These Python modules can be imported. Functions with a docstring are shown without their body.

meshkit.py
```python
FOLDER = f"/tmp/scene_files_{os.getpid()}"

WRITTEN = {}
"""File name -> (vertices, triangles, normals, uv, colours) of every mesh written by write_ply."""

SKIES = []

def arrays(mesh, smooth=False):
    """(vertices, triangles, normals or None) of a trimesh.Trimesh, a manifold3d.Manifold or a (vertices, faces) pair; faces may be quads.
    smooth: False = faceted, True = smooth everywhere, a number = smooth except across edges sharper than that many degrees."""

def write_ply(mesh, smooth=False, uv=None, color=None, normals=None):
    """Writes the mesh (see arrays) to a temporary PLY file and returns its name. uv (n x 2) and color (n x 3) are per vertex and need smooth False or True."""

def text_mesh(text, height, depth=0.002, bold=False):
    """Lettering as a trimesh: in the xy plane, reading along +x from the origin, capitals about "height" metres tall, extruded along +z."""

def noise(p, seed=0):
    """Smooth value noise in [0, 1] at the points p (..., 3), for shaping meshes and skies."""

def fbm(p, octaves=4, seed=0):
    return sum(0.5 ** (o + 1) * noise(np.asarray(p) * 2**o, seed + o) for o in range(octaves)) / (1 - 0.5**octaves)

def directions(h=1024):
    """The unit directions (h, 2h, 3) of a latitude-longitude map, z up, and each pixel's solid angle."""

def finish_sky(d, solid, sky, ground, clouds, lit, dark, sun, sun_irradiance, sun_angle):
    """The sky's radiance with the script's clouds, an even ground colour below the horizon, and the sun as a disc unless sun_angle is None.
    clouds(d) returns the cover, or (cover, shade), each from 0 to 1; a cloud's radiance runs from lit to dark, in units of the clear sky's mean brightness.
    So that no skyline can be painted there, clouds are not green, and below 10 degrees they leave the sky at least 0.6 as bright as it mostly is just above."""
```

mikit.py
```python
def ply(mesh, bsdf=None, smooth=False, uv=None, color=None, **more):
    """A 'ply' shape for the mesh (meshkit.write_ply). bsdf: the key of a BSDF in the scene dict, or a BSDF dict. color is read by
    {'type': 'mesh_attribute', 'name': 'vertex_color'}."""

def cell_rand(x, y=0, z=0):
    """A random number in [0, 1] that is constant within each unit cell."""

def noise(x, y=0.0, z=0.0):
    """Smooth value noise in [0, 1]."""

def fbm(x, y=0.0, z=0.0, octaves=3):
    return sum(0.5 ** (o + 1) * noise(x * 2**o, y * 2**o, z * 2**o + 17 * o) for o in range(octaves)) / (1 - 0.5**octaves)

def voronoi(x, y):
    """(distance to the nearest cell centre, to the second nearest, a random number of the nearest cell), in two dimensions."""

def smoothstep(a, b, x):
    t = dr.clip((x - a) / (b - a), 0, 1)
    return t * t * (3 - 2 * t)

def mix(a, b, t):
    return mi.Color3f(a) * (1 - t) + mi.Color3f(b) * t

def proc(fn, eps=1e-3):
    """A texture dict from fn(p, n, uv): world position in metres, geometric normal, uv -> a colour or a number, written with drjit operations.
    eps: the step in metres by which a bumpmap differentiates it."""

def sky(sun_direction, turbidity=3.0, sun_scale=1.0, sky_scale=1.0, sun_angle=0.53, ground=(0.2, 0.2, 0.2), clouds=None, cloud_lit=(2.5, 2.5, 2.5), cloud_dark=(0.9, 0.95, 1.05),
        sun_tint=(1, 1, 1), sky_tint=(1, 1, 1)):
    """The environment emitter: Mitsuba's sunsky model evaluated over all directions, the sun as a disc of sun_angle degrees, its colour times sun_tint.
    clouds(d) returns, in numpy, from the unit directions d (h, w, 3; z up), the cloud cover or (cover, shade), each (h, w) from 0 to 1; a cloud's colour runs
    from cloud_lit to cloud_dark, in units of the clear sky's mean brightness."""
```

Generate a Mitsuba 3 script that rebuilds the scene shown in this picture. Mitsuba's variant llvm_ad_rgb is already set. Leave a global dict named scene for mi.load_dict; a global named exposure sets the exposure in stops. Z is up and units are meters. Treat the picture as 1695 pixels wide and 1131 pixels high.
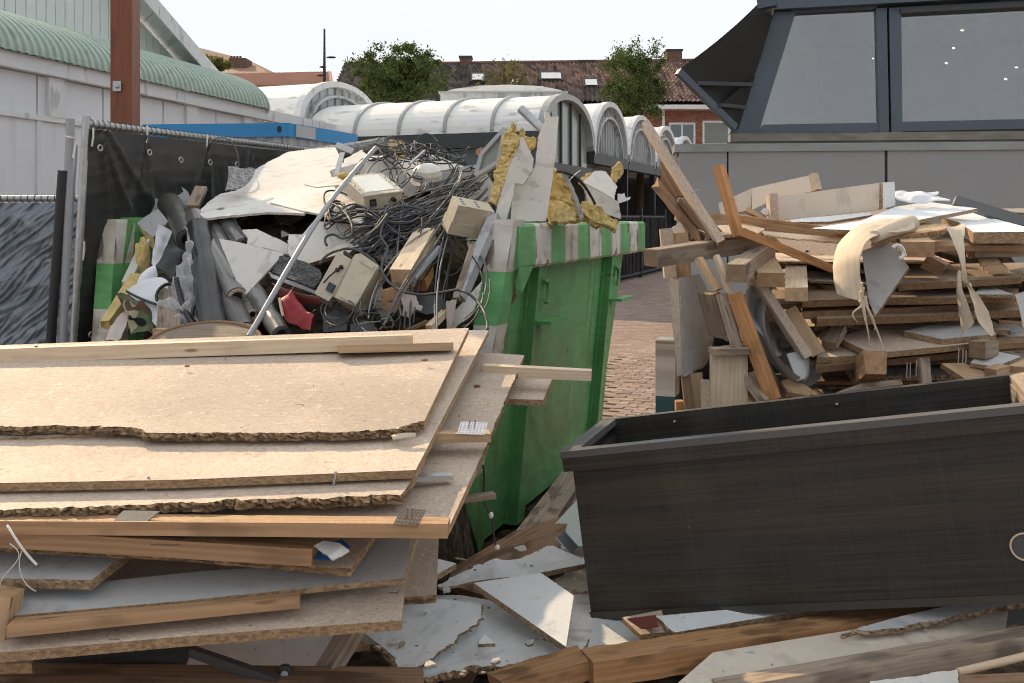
import math, random
import numpy as np, trimesh, drjit as dr, mitsuba as mi
import mikit, meshkit
from mikit import noise, fbm, voronoi, cell_rand, smoothstep, mix, proc
from scipy.interpolate import CubicSpline
from scipy.optimize import least_squares
from scipy.spatial import Delaunay
import mapbox_earcut
from shapely.geometry import Polygon, Point, box as sbox
T = mi.ScalarTransform4f

# ---------------------------------------------------------------- camera, sky, exposure
FPX, CX, HY, EYE = 1600.0, 847.5, 360.0, 1.7
scene, labels = {}, {}
scene['camera'] = {'type': 'perspective', 'fov': math.degrees(2 * math.atan(847.5 / FPX)), 'fov_axis': 'x',
                   'to_world': T().look_at([0, 0, EYE], [0, 1, EYE], [0, 0, 1]),
                   'principal_point_offset_y': (565.5 - HY) / 1131.0, 'near_clip': 0.1, 'far_clip': 1000.0}
SUN = (-1.1, 1.5, 1.12)
_s = np.array(SUN) / np.linalg.norm(SUN)
def haze_cover(d):                                  # summer haze: thick and white around the sun, thinner blue away from it
    c = d @ _s; t = np.clip((c + .55) / 1.0, 0, 1); t = t * t * (3 - 2 * t)
    return np.clip(.78 + .20 * t + .10 * (meshkit.fbm(d * 3.0, 3) - .5), 0, 1)
scene['sky_light'] = mikit.sky(SUN, turbidity=3.0, sun_scale=1.48, clouds=haze_cover, cloud_lit=(4.15, 4.28, 4.42), sun_tint=(1.0, 0.96, 0.9))
exposure = 1.52

# ---------------------------------------------------------------- helpers
rng = np.random.default_rng(11)
rnd = random.Random(7)
def crop(x0, y0, s): return lambda x, y: (x0 + x / s, y0 + y / s)
cA, cB, cC, cD = crop(0, 160, 2.8275), crop(300, 200, 3.1425), crop(600, 160, 2.827), crop(760, 340, 2.02)
cE, cF, cG, cH = crop(1050, 180, 2.2175), crop(1350, 260, 2.693), crop(0, 530, 3.427), crop(440, 530, 3.427)
cI, cJ, cK, cL = crop(0, 800, 3.417), crop(400, 800, 3.417), crop(780, 760, 3.048), crop(1195, 760, 3.048)
c1, c2, c3, c4 = crop(0, 0, 3.386), crop(400, 0, 3.386), crop(800, 0, 3.386), crop(1195, 0, 3.386)
def unit(v): v = np.asarray(v, float); return v / np.linalg.norm(v)
def ray(px): return np.array([(px[0] - CX) / FPX, 1.0, (HY - px[1]) / FPX])
EYEV = np.array([0, 0, EYE])
def V(px, Y): return EYEV + ray(px) * Y            # a point of the place from its bearing and its distance in metres
def on_plane(px, p0, n): r = ray(px); return EYEV + r * (np.dot(n, p0 - EYEV) / np.dot(n, r))

used = {}
def fresh(name):
    k = used.get(name, 0); used[name] = k + 1
    return name if k == 0 else f'{name}_{k:03d}'
def tag(key, label, cat=None, group=None, kind=None):
    d = {}
    if label: d['label'] = label
    if cat: d['category'] = cat
    if group: d['group'] = group
    if kind: d['kind'] = kind
    if d: labels[key] = d
    return key
def thing(name, label, cat, group=None): return tag(fresh(name), label, cat, group)
def put(name, mesh, mat, parent=None, smooth=False, uv=None, label=None, cat=None, group=None, kind=None, **kw):
    key = fresh((parent + '__' if parent else '') + name)
    scene[key] = mikit.ply(mesh, 'mat_' + mat if isinstance(mat, str) else mat, smooth, uv=uv, **kw)
    return tag(key, label, cat, group, kind)

class MB:                                          # collects triangles with uv
    def __init__(s): s.v, s.f, s.t, s.n = [], [], [], 0
    def add(s, v, f, t=None):
        v = np.asarray(v, float); f = np.asarray(f, int)
        if f.shape[1] == 4: f = np.vstack([f[:, [0, 1, 2]], f[:, [0, 2, 3]]])
        s.v.append(v); s.f.append(f + s.n); s.t.append(np.zeros((len(v), 2)) if t is None else np.asarray(t, float)); s.n += len(v)
        return s
    def quad(s, a, b, c, d, t=None): return s.add([a, b, c, d], [[0, 1, 2, 3]], t)
    def box(s, o, ex, ey, ez):                     # corner o, three edge vectors
        o, ex, ey, ez = (np.asarray(x, float) for x in (o, ex, ey, ez))
        if np.dot(np.cross(ex, ey), ez) < 0: ex, ey = ey, ex
        for a, b, c in ((ex, ey, ez), (ey, ez, ex), (ez, ex, ey)):
            la, lb = np.linalg.norm(a), np.linalg.norm(b)
            t = [[0, 0], [la, 0], [la, lb], [0, lb]]
            s.quad(o + c, o + c + a, o + c + a + b, o + c + b, t)
            s.quad(o, o + b, o + a + b, o + a, [[0, 0], [0, lb], [la, lb], [la, 0]])
        return s
    def mesh(s): return np.vstack(s.v), np.vstack(s.f)
    def uv(s): return np.vstack(s.t)
    def put(s, name, mat, parent=None, smooth=False, **kw):
        return put(name, s.mesh(), mat, parent, smooth, uv=s.uv() if smooth in (False, True) else None, **kw)
def abox(p, q): p, q = np.array(p, float), np.array(q, float); d = q - p; return p, [d[0], 0, 0], [0, d[1], 0], [0, 0, d[2]]

def seed_uv(): return float(int(rng.integers(0, 95)) * 10 + 5)
def ear(p): return mapbox_earcut.triangulate_float64(np.asarray(p, float), np.array([len(p)], np.uint32)).reshape(-1, 3).astype(int)
def ragged(p2, rough, step=0.006):
    """The outline with its rough edges broken into small uneven steps; returns points and a per-segment roughness."""
    out, flag = [], []
    n = len(p2)
    for i in range(n):
        a, b = p2[i], p2[(i + 1) % n]
        amp = rough.get(i, 0)
        L = np.linalg.norm(b - a)
        if not amp: out.append(a); flag.append(0); continue
        k = int(np.clip(L / step, 4, 300)); nn = np.array([-(b - a)[1], (b - a)[0]]) / L
        sd = int(rng.integers(0, 1000))
        for j in range(k):
            t = j / k; w = min(1, 8 * min(t, 1 - t))
            x = t * L
            o = (meshkit.fbm(np.array([x * 9, sd, .5]), 3) - .5) * 2.2 + (meshkit.noise(np.array([x * 75, sd, 2.5])) - .5) * 1.0 + (rng.random() - .5) * .45
            o += .9 * (meshkit.noise(np.array([math.floor(x * 18) * 1.7, sd, 7.5])) - .5)
            out.append(a + (b - a) * t + nn * o * amp * w); flag.append(amp)
    return np.array(out), flag
def slab(name, label, cat, pts, Y, n=(0, -.1, 1), th=.018, mat='chipboard', rough=None, group=None, at=0, warp=0, wf=3.0, parent=None, depths=None, layers=4, smooth=False):
    """A sheet of real thickness: its face outline seen along bearings pts, lying in the plane with normal n (or through three depths)."""
    if depths is not None:
        q = [V(pts[i], d) for i, d in depths]; nn = unit(np.cross(q[1] - q[0], q[2] - q[0])); p0 = q[0]
    else:
        nn = unit(n); p0 = V(pts[at], Y)
    if np.dot(nn, EYEV - p0) < 0: nn = -nn
    w = np.array([on_plane(p, p0, nn) for p in pts])
    return sheet(name, label, cat, w, nn, th, mat, rough or {}, group, warp, wf, parent, layers, smooth)
def sheet(name, label, cat, w, nn, th, mat, rough, group=None, warp=0, wf=3.0, parent=None, layers=4, smooth=False):
    ed = [np.linalg.norm(w[(i + 1) % len(w)] - w[i]) for i in range(len(w))]
    i = int(np.argmax(ed)); ex = unit(w[(i + 1) % len(w)] - w[i]); ey = np.cross(nn, ex); o = w.mean(0)
    p2 = np.stack([(w - o) @ ex, (w - o) @ ey], 1)
    area = 0.5 * np.sum(p2[:, 0] * np.roll(p2[:, 1], -1) - np.roll(p2[:, 0], -1) * p2[:, 1])
    N = len(p2)
    if area < 0:
        p2 = p2[::-1]; rough = {(N - 2 - k) % N: a for k, a in rough.items()}
    p2, fl = ragged(p2, rough)
    s0 = seed_uv(); nb = len(p2)
    pos = lambda q, d: o + q[:, :1] * ex + q[:, 1:2] * ey + nn * np.asarray(d).reshape(-1, 1)
    tri = None
    if warp:
        bd = []
        for a, b in zip(p2, np.roll(p2, -1, 0)):
            k = max(1, int(np.linalg.norm(b - a) / .05))
            bd += [a + (b - a) * j / k for j in range(k)]
        fl = []
        for kf, (a, b) in enumerate(zip(p2, np.roll(p2, -1, 0))): fl += [1e-9] * max(1, int(np.linalg.norm(b - a) / .05))
        bd = np.array(bd); lo, hi = bd.min(0), bd.max(0); st = max(.03, math.sqrt((hi - lo).prod() / 500))
        gx, gy = np.meshgrid(np.arange(lo[0], hi[0], st), np.arange(lo[1], hi[1], st)); g = np.stack([gx.ravel(), gy.ravel()], 1)
        P = Polygon(bd).buffer(0); Pi = P.buffer(-st * .45)
        g = np.array([q for q in g if Pi.contains(Point(q))]).reshape(-1, 2)
        allp = np.vstack([bd, g]); tri = Delaunay(allp).simplices
        cen = allp[tri].mean(1); tri = tri[[P.contains(Point(q)) for q in cen]]
        a = allp[tri]; cr = (a[:, 1, 0] - a[:, 0, 0]) * (a[:, 2, 1] - a[:, 0, 1]) - (a[:, 1, 1] - a[:, 0, 1]) * (a[:, 2, 0] - a[:, 0, 0])
        tri[cr < 0] = tri[cr < 0][:, ::-1]
        sd = rng.integers(0, 99)
        dz = lambda q: warp * 2 * (meshkit.fbm(np.column_stack([q * wf, np.full(len(q), sd)]), 3) - .5)
        p2 = bd; top = allp
    else:
        top = p2; tri = ear(p2); dz = lambda q: np.zeros(len(q))
    mb = MB()
    d0 = dz(top)
    tuv = top * 1.0; tuv[:, 0] += s0
    mb.add(pos(top, d0), tri, tuv); mb.add(pos(top, d0 - th), tri[:, ::-1], tuv + [[10, 0]])
    # side walls
    nb = len(p2); e0 = dz(p2); cen = np.roll(p2, -1, 0) - p2; L = np.linalg.norm(cen, axis=1, keepdims=True) + 1e-9
    out = np.stack([cen[:, 1], -cen[:, 0]], 1) / L; vn = out + np.roll(out, 1, 0); vn /= np.linalg.norm(vn, axis=1, keepdims=True) + 1e-9
    run = np.concatenate([[0], np.cumsum(L[:, 0])])
    for j in range(nb):
        k = (j + 1) % nb; a = fl[j] if len(fl) > j else 0
        if a and a > 1e-6: continue
        u0, u1 = 1000 + s0 - 5 + (run[j] % 8), 1000 + s0 - 5 + (run[j] % 8) + L[j, 0]
        mb.quad(pos(p2[[j]], e0[[j]])[0], pos(p2[[j]], e0[[j]] - th)[0], pos(p2[[k]], e0[[k]] - th)[0], pos(p2[[k]], e0[[k]])[0], [[u0, 0], [u0, th], [u1, th], [u1, 0]])
    if any(a and a > 1e-6 for a in fl):
        rows = []
        for l in range(layers + 1):
            a = np.array([max(fl[j], fl[j - 1]) for j in range(nb)])
            jit = (rng.random(nb) - .35) * a * (1.0 if 0 < l < layers else .25) * (np.array(fl) > 0)
            rows.append(pos(p2 + vn * jit[:, None], e0 - th * l / layers + (rng.random(nb) - .5) * th * .25 * (0 < l < layers)))
        v = np.vstack(rows); f = []
        for l in range(layers):
            for j in range(nb):
                if fl[j] > 1e-6:
                    k = (j + 1) % nb; f.append([l * nb + j, (l + 1) * nb + j, (l + 1) * nb + k, l * nb + k])
        uv = np.column_stack([2000 + s0 - 5 + np.tile(run[:-1] % 8, layers + 1), np.repeat(np.arange(layers + 1), nb) * th / layers])
        mb.add(v, f, uv)
    kw = {} if parent else dict(label=label, cat=cat, group=group)
    return mb.put(name, mat, parent, smooth, **kw)

def beam_w(name, label, cat, A, B, w, h, mat='pine', up=(0, 0, 1), group=None, parent=None, jag=0, jit=.0015, roll=0, rough=0):
    d = unit(B - A); L = np.linalg.norm(B - A); up = np.asarray(up, float)
    if abs(np.dot(d, unit(up))) > .96: up = np.array([0, -1, 0.0])
    x = unit(np.cross(d, up)); z = np.cross(x, d)
    if roll: c, s = math.cos(roll), math.sin(roll); x, z = x * c + z * s, z * c - x * s
    cs = [(-w / 2, -h / 2), (w / 2, -h / 2), (w / 2, h / 2), (-w / 2, h / 2)]
    q = lambda e, k: (A if e == 0 else B) + x * cs[k][0] + z * cs[k][1]
    P = {(e, k): q(e, k) + (rng.random(3) - .5) * 2 * jit + (d * (rng.random() - .5) * 2 * jag) for e in (0, 1) for k in range(4)}
    s0 = seed_uv(); mb = MB(); vv = 0; o = rng.random() * 2 - 1
    for k in range(4):
        m = (k + 1) % 4; wd = w if k % 2 == 0 else h
        mb.quad(P[0, k], P[0, m], P[1, m], P[1, k], [[s0 + o, vv], [s0 + o, vv + wd], [s0 + o + min(L, 3.5), vv + wd], [s0 + o + min(L, 3.5), vv]]); vv += wd + .02
    for e, order in ((0, (0, 3, 2, 1)), (1, (0, 1, 2, 3))):
        if jag:
            c = sum(P[e, k] for k in range(4)) / 4 + d * (rng.random() - .5) * jag
            pts = [P[e, k] for k in order]
            for i in range(4): mb.add([pts[i], pts[(i + 1) % 4], c], [[0, 1, 2]], [[1000 + s0, 0], [1000 + s0 + w, 0], [1000 + s0, h]])
        else:
            mb.quad(*[P[e, k] for k in order], [[1000 + s0 + cs[k][0], cs[k][1]] for k in order])
    kw = {} if parent else dict(label=label, cat=cat, group=group)
    if rough:                                      # worn surface: every face becomes a fine grid, dented by noise
        m2 = MB()
        for (vv_, tt_) in zip(mb.v, mb.t):
            if len(vv_) != 4: m2.add(vv_, [[0, 1, 2]], tt_); continue
            n1, n2 = (int(np.clip(np.linalg.norm(vv_[b] - vv_[0]) / .02, 2, 70)) for b in (3, 1))
            a_, b_ = np.meshgrid(np.linspace(0, 1, n1 + 1), np.linspace(0, 1, n2 + 1), indexing='ij'); a_, b_ = a_.reshape(-1, 1), b_.reshape(-1, 1)
            bl = lambda q: q[0] * (1 - a_) * (1 - b_) + q[1] * (1 - a_) * b_ + q[2] * a_ * b_ + q[3] * a_ * (1 - b_)
            m2.add(bl(vv_), [[i * (n2 + 1) + j, i * (n2 + 1) + j + 1, (i + 1) * (n2 + 1) + j + 1, (i + 1) * (n2 + 1) + j] for i in range(n1) for j in range(n2)], bl(tt_))
        mb = m2; v, f = mb.mesh()
        c_ = np.clip((v - A) @ d, 0, L); ax = A + c_[:, None] * d
        v = ax + (v - ax) * (1 + rough * 40 * (meshkit.fbm(v * 22, 4) - .55) * .5)[:, None]; mb.v = [v]
    v, f = mb.mesh()
    return put(name, (v, f[:, ::-1] if np.dot(np.cross(v[1] - v[0], v[2] - v[0]), (v[0] + v[2]) / 2 - (A + B) / 2) < 0 else f), mat, parent, uv=mb.uv(), **kw)
def beam(name, label, cat, a, Ya, b, Yb, w, h, mat='pine', **kw): return beam_w(name, label, cat, V(a, Ya), V(b, Yb), w, h, mat, **kw)

def spline(pts, n):
    p = np.asarray(pts, float)
    if len(p) == 2: return p[0] + (p[1] - p[0]) * np.linspace(0, 1, n)[:, None]
    t = np.concatenate([[0], np.cumsum(np.maximum(np.linalg.norm(np.diff(p, axis=0), axis=1), 1e-6))])
    return CubicSpline(t, p)(np.linspace(0, t[-1], n))
def tube_mesh(c, r, sides=8, cap=True):
    c = np.asarray(c, float); n = len(c); r = np.broadcast_to(r, n)
    d = np.gradient(c, axis=0); d /= np.linalg.norm(d, axis=1, keepdims=True) + 1e-12
    u = np.cross(d[0], [0.3, 0.1, .95]); u = unit(u); rows = []
    for i in range(n):
        u = unit(u - d[i] * np.dot(u, d[i])); w = np.cross(d[i], u)
        a = np.arange(sides) * 2 * np.pi / sides
        rows.append(c[i] + r[i] * (np.cos(a)[:, None] * u + np.sin(a)[:, None] * w))
    v = np.vstack(rows); f = []
    for i in range(n - 1):
        for j in range(sides):
            k = (j + 1) % sides; f.append([i * sides + j, i * sides + k, (i + 1) * sides + k, (i + 1) * sides + j])
    f = np.array(f); f = np.vstack([f[:, [0, 1, 2]], f[:, [0, 2, 3]]])
    if cap:
        m = len(v); v = np.vstack([v, c[:1], c[-1:]])
        f = np.vstack([f, [[m, (j + 1) % sides, j] for j in range(sides)], [[m + 1, (n - 1) * sides + j, (n - 1) * sides + (j + 1) % sides] for j in range(sides)]])
    return v, f
def tube(name, label, cat, c, r, mat, sides=8, group=None, parent=None, smooth=40, **kw):
    k2 = {} if parent else dict(label=label, cat=cat, group=group)
    return put(name, tube_mesh(c, r, sides), mat, parent, smooth, **k2, **kw)
def ribbon(name, label, cat, ea, eb, mat, n=26, m=7, th=.002, group=None, parent=None, bulge=0, crinkle=0, cf=12, smooth=True, closed=True):
    """A bent sheet between two edge curves; ea, eb: lists of (px, Y)."""
    a, b = spline([V(p, y) for p, y in ea], n), spline([V(p, y) for p, y in eb], n)
    s = np.linspace(0, 1, m)[None, :, None]
    g = a[:, None] * (1 - s) + b[:, None] * s
    du, dv = np.gradient(g, axis=0), np.gradient(g, axis=1)
    nn = np.cross(du, dv); nn /= np.linalg.norm(nn, axis=2, keepdims=True) + 1e-12
    if np.mean(np.sum(nn * (EYEV - g), 2)) < 0: nn = -nn
    sd = rng.integers(0, 99)
    g = g + nn * (bulge * 4 * s * (1 - s))
    if crinkle: g = g + nn * (crinkle * 2 * (meshkit.fbm(np.dstack([g * cf + sd]), 3) - .5))[..., None]
    L = np.linalg.norm(a[-1] - a[0]); W = np.linalg.norm(b[0] - a[0]); s0 = seed_uv()
    uu, vv = np.meshgrid(np.linspace(0, max(L, .1), n), np.linspace(0, max(W, .02), m), indexing='ij')
    uv = np.column_stack([np.clip(uu.ravel(), 0, 4) + s0 - 2, vv.ravel()])
    f = np.array([[i * m + j, (i + 1) * m + j, (i + 1) * m + j + 1, i * m + j + 1] for i in range(n - 1) for j in range(m - 1)])
    f = np.vstack([f[:, [0, 1, 2]], f[:, [0, 2, 3]]])
    N = n * m; top, bot = g.reshape(-1, 3), (g - nn * th).reshape(-1, 3)
    c0 = np.cross(top[f[0, 1]] - top[f[0, 0]], top[f[0, 2]] - top[f[0, 0]])
    if np.dot(c0, nn.reshape(-1, 3)[f[0, 0]]) < 0: f = f[:, ::-1]
    rim = [i * m for i in range(n)] + [(n - 1) * m + j for j in range(1, m)] + [i * m + m - 1 for i in range(n - 2, -1, -1)] + [j for j in range(m - 2, 0, -1)]
    rf = np.array([[rim[i], rim[(i + 1) % len(rim)], rim[(i + 1) % len(rim)] + N, rim[i] + N] for i in range(len(rim))])
    rf = np.vstack([rf[:, [0, 1, 2]], rf[:, [0, 2, 3]]])
    v = np.vstack([top, bot]); ff = np.vstack([f, f[:, ::-1] + N, rf])
    kw = {} if parent else dict(label=label, cat=cat, group=group)
    return put(name, (v, ff), mat, parent, smooth, uv=np.vstack([uv, uv + [[10, 0]]]), **kw)
def corner_box(o, u, v, w, Y, guess=(0, 0, 0)):
    """Real rectangular box from the bearings of one corner and its three neighbours: finds the depths that make the edges square."""
    O = V(o, Y)
    def err(d):
        e = [V(p, Y + x) - O for p, x in zip((u, v, w), d)]
        e = [x / (np.linalg.norm(x) + 1e-6) for x in e]
        return [e[0] @ e[1], e[1] @ e[2], e[2] @ e[0]] + [x * .02 for x in d]
    d = least_squares(err, guess).x
    e = [V(p, Y + x) - O for p, x in zip((u, v, w), d)]
    a = e[0]; b = e[1] - unit(a) * (e[1] @ unit(a)); n = np.cross(unit(a), unit(b)); c = n * (e[2] @ n)
    return O, a, b, c
def lump(c, r, seed, sub=3, amp=.35, fr=1.4):
    m = trimesh.creation.icosphere(sub); v = m.vertices
    v = v * (1 + amp * 2 * (meshkit.fbm(v * fr + seed * 7.3, 4) - .5))[:, None]
    return np.asarray(c) + v * np.asarray(r), m.faces
# ---------------------------------------------------------------- materials
def dec(uv):
    u = mi.Float(uv.x); e = dr.floor(u / 1000 + 1e-4); r = u - 1000 * e
    sd = dr.floor(r / 10); return e, sd, r - 10 * sd - 5, mi.Float(uv.y)
def P(rgb): return mi.Color3f(*rgb)
def principled(tex, rough=.7, spec=.3, two=False, **kw):
    d = {'type': 'principled', 'base_color': tex if isinstance(tex, dict) else {'type': 'rgb', 'value': list(tex)}, 'roughness': rough, 'specular': spec, **kw}
    return {'type': 'twosided', 'bsdf': d} if two else d
def mat(name, tex, rough=.7, spec=.3, two=False, bump=None, bs=1.0, **kw):
    d = principled(tex, rough, spec, False, **kw)
    if bump: d = {'type': 'bumpmap', 'arbitrary': bump, 'scale': bs, 'bsdf': d}
    scene['mat_' + name] = {'type': 'twosided', 'bsdf': d}

def t_chip(p, n, uv):
    e, sd, u, v = dec(uv)
    k = cell_rand(sd, 3)
    a = noise(u * 330, v * 330, sd); b = noise(u * 140, v * 200, sd + 5); c = fbm(u * 5, v * 5, sd)
    face = mix((.415, .325, .25), (.585, .48, .385), a * .5 + b * .5) * (.86 + .26 * c) * (.86 + .2 * k)
    fl = noise(u * 75 + 9, v * 110, sd); face = mix(face, (.33, .235, .15), smoothstep(.80, .95, fl) * .45); face = mix(face, (.68, .59, .47), smoothstep(.2, .06, fl) * .4)
    face = face * (1 - .12 * smoothstep(.56, .74, fbm(u * 3.3, v * 2.1, sd + 8)))
    face = mix(face, (.12, .08, .05), smoothstep(.965, .985, noise(u * 60, v * 60, sd + 3)) * .7)
    g = noise(u * 120, v * 260, sd + 2) * .6 + noise(u * 300, v * 420, sd) * .4
    edge = mix((.19, .12, .068), (.37, .255, .15), smoothstep(.1, .9, g))
    edge = dr.select(e > 1.5, edge * (.35 + .75 * noise(u * 55, v * 200, sd)), edge)
    return mix(face, edge, dr.select(e > .5, 1.0, 0.0))
mat('chipboard', proc(t_chip), .75, .25)
mat('aged_chipboard', proc(lambda p, n, uv: t_chip(p, n, uv) * mi.Color3f(.62, .58, .54)), .8, .2)  # chipboard darkened: shade between the stacked sheets put into the colour
def board(c0, c1, edge0=(.18, .12, .07), edge1=(.35, .245, .15), dirt=.3):
    def t(p, n, uv):
        e, sd, u, v = dec(uv)
        k = cell_rand(sd, 3); c = fbm(u * 6, v * 6, sd); s = smoothstep(.62, .8, fbm(u * 26, v * 11, sd + 3)); d = smoothstep(.93, .97, noise(u * 120, v * 120, sd))
        face = mix(c0, c1, c * .7 + .3 * noise(u * 45, v * 45, sd)) * (.88 + .2 * k)
        face = face * (1 - dirt * .55 * s) * (1 - .4 * d)
        g = noise(u * 120, v * 260, sd + 2) * .6 + noise(u * 300, v * 420, sd) * .4
        ed = mix(edge0, edge1, smoothstep(.2, .7, g)); ed = dr.select(e > 1.5, ed * (.45 + .7 * noise(u * 55, v * 200, sd)), ed)
        return mix(face, ed, dr.select(e > .5, 1.0, 0.0))
    return proc(t)
mat('laminate', board((.64, .655, .655), (.72, .735, .735)), .42, .45)
mat('cream_laminate', board((.62, .54, .44), (.70, .62, .52)), .45, .4)
mat('grey_laminate', board((.38, .375, .37), (.45, .445, .44)), .5, .4)
mat('gypsum', board((.55, .53, .49), (.64, .62, .58), (.40, .38, .35), (.62, .6, .56), .5), .85, .2)
mat('foam_board', board((.33, .345, .36), (.42, .43, .44), (.3, .3, .3), (.4, .4, .4), .5), .8, .2)
def wood(c0, c1, end0, end1, wear=.25):
    def t(p, n, uv):
        e, sd, u, v = dec(uv)
        k = cell_rand(sd, 3)
        w = fbm(u * 1.3 + sd, v * 9, sd) * 5
        l = .5 + .5 * dr.sin(v * 330 + w * 5 + 9 * noise(u * .8, v * 20, sd))
        g = fbm(u * 5, v * 160, sd) * .65 + .35 * l
        col = mix(c0, c1, g) * (.8 + .36 * k) * (1 - wear * smoothstep(.5, .8, fbm(u * 9, v * 25, sd + 4)))
        kd, _, kr = voronoi(u * 3.1, v * 11 + sd)
        col = mix(col, (.16, .08, .035), smoothstep(.085, .03, kd) * dr.select(kr > .6, .75, 0.0))
        q = fbm(u * 60, v * 60, sd)
        return mix(col, mix(end0, end1, q) * (.8 + .3 * k), dr.select(e > .5, 1.0, 0.0))
    return proc(t)
mat('pine', wood((.36, .235, .13), (.53, .38, .24), (.27, .16, .085), (.42, .27, .155)), .65, .25)
mat('pale_pine', wood((.50, .38, .255), (.66, .53, .385), (.36, .235, .13), (.6, .42, .26), .15), .6, .3)
mat('orange_wood', wood((.38, .17, .065), (.55, .29, .13), (.3, .13, .06), (.45, .22, .1), .3), .65, .25)
mat('brown_wood', wood((.26, .15, .08), (.42, .265, .15), (.24, .13, .07), (.4, .25, .14), .3), .65, .25)
mat('old_wood', wood((.17, .10, .06), (.33, .21, .13), (.15, .09, .05), (.3, .19, .11), .5), .75, .2)
mat('grey_wood', wood((.215, .165, .125), (.36, .29, .225), (.2, .14, .09), (.34, .24, .15), .5), .75, .2)
mat('veneer', proc(lambda p, n, uv: mix((.47, .385, .285), (.62, .53, .41), fbm(mi.Float(uv.x) * 2, mi.Float(uv.y) * 70, 2) * .7 + .3 * fbm(p.x * 9, p.y * 9, p.z * 9))), .65, .25, two=True)
mat('beam_wood', wood((.28, .145, .066), (.44, .255, .13), (.2, .1, .05), (.35, .2, .11), .5), .75, .2)
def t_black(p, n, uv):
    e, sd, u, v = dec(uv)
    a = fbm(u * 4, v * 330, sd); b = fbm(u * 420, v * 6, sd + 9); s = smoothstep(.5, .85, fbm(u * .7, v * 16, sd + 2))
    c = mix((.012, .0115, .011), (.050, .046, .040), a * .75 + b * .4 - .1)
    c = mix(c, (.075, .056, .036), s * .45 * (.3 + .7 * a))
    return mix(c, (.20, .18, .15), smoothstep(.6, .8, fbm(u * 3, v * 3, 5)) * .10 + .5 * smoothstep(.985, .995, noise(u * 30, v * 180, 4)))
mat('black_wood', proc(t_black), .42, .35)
mat('black_rim', proc(lambda p, n, uv: mix((.055, .055, .055), (.10, .10, .10), fbm(uv.x * 3, uv.y * 200, 1))), .4, .5)
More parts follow.
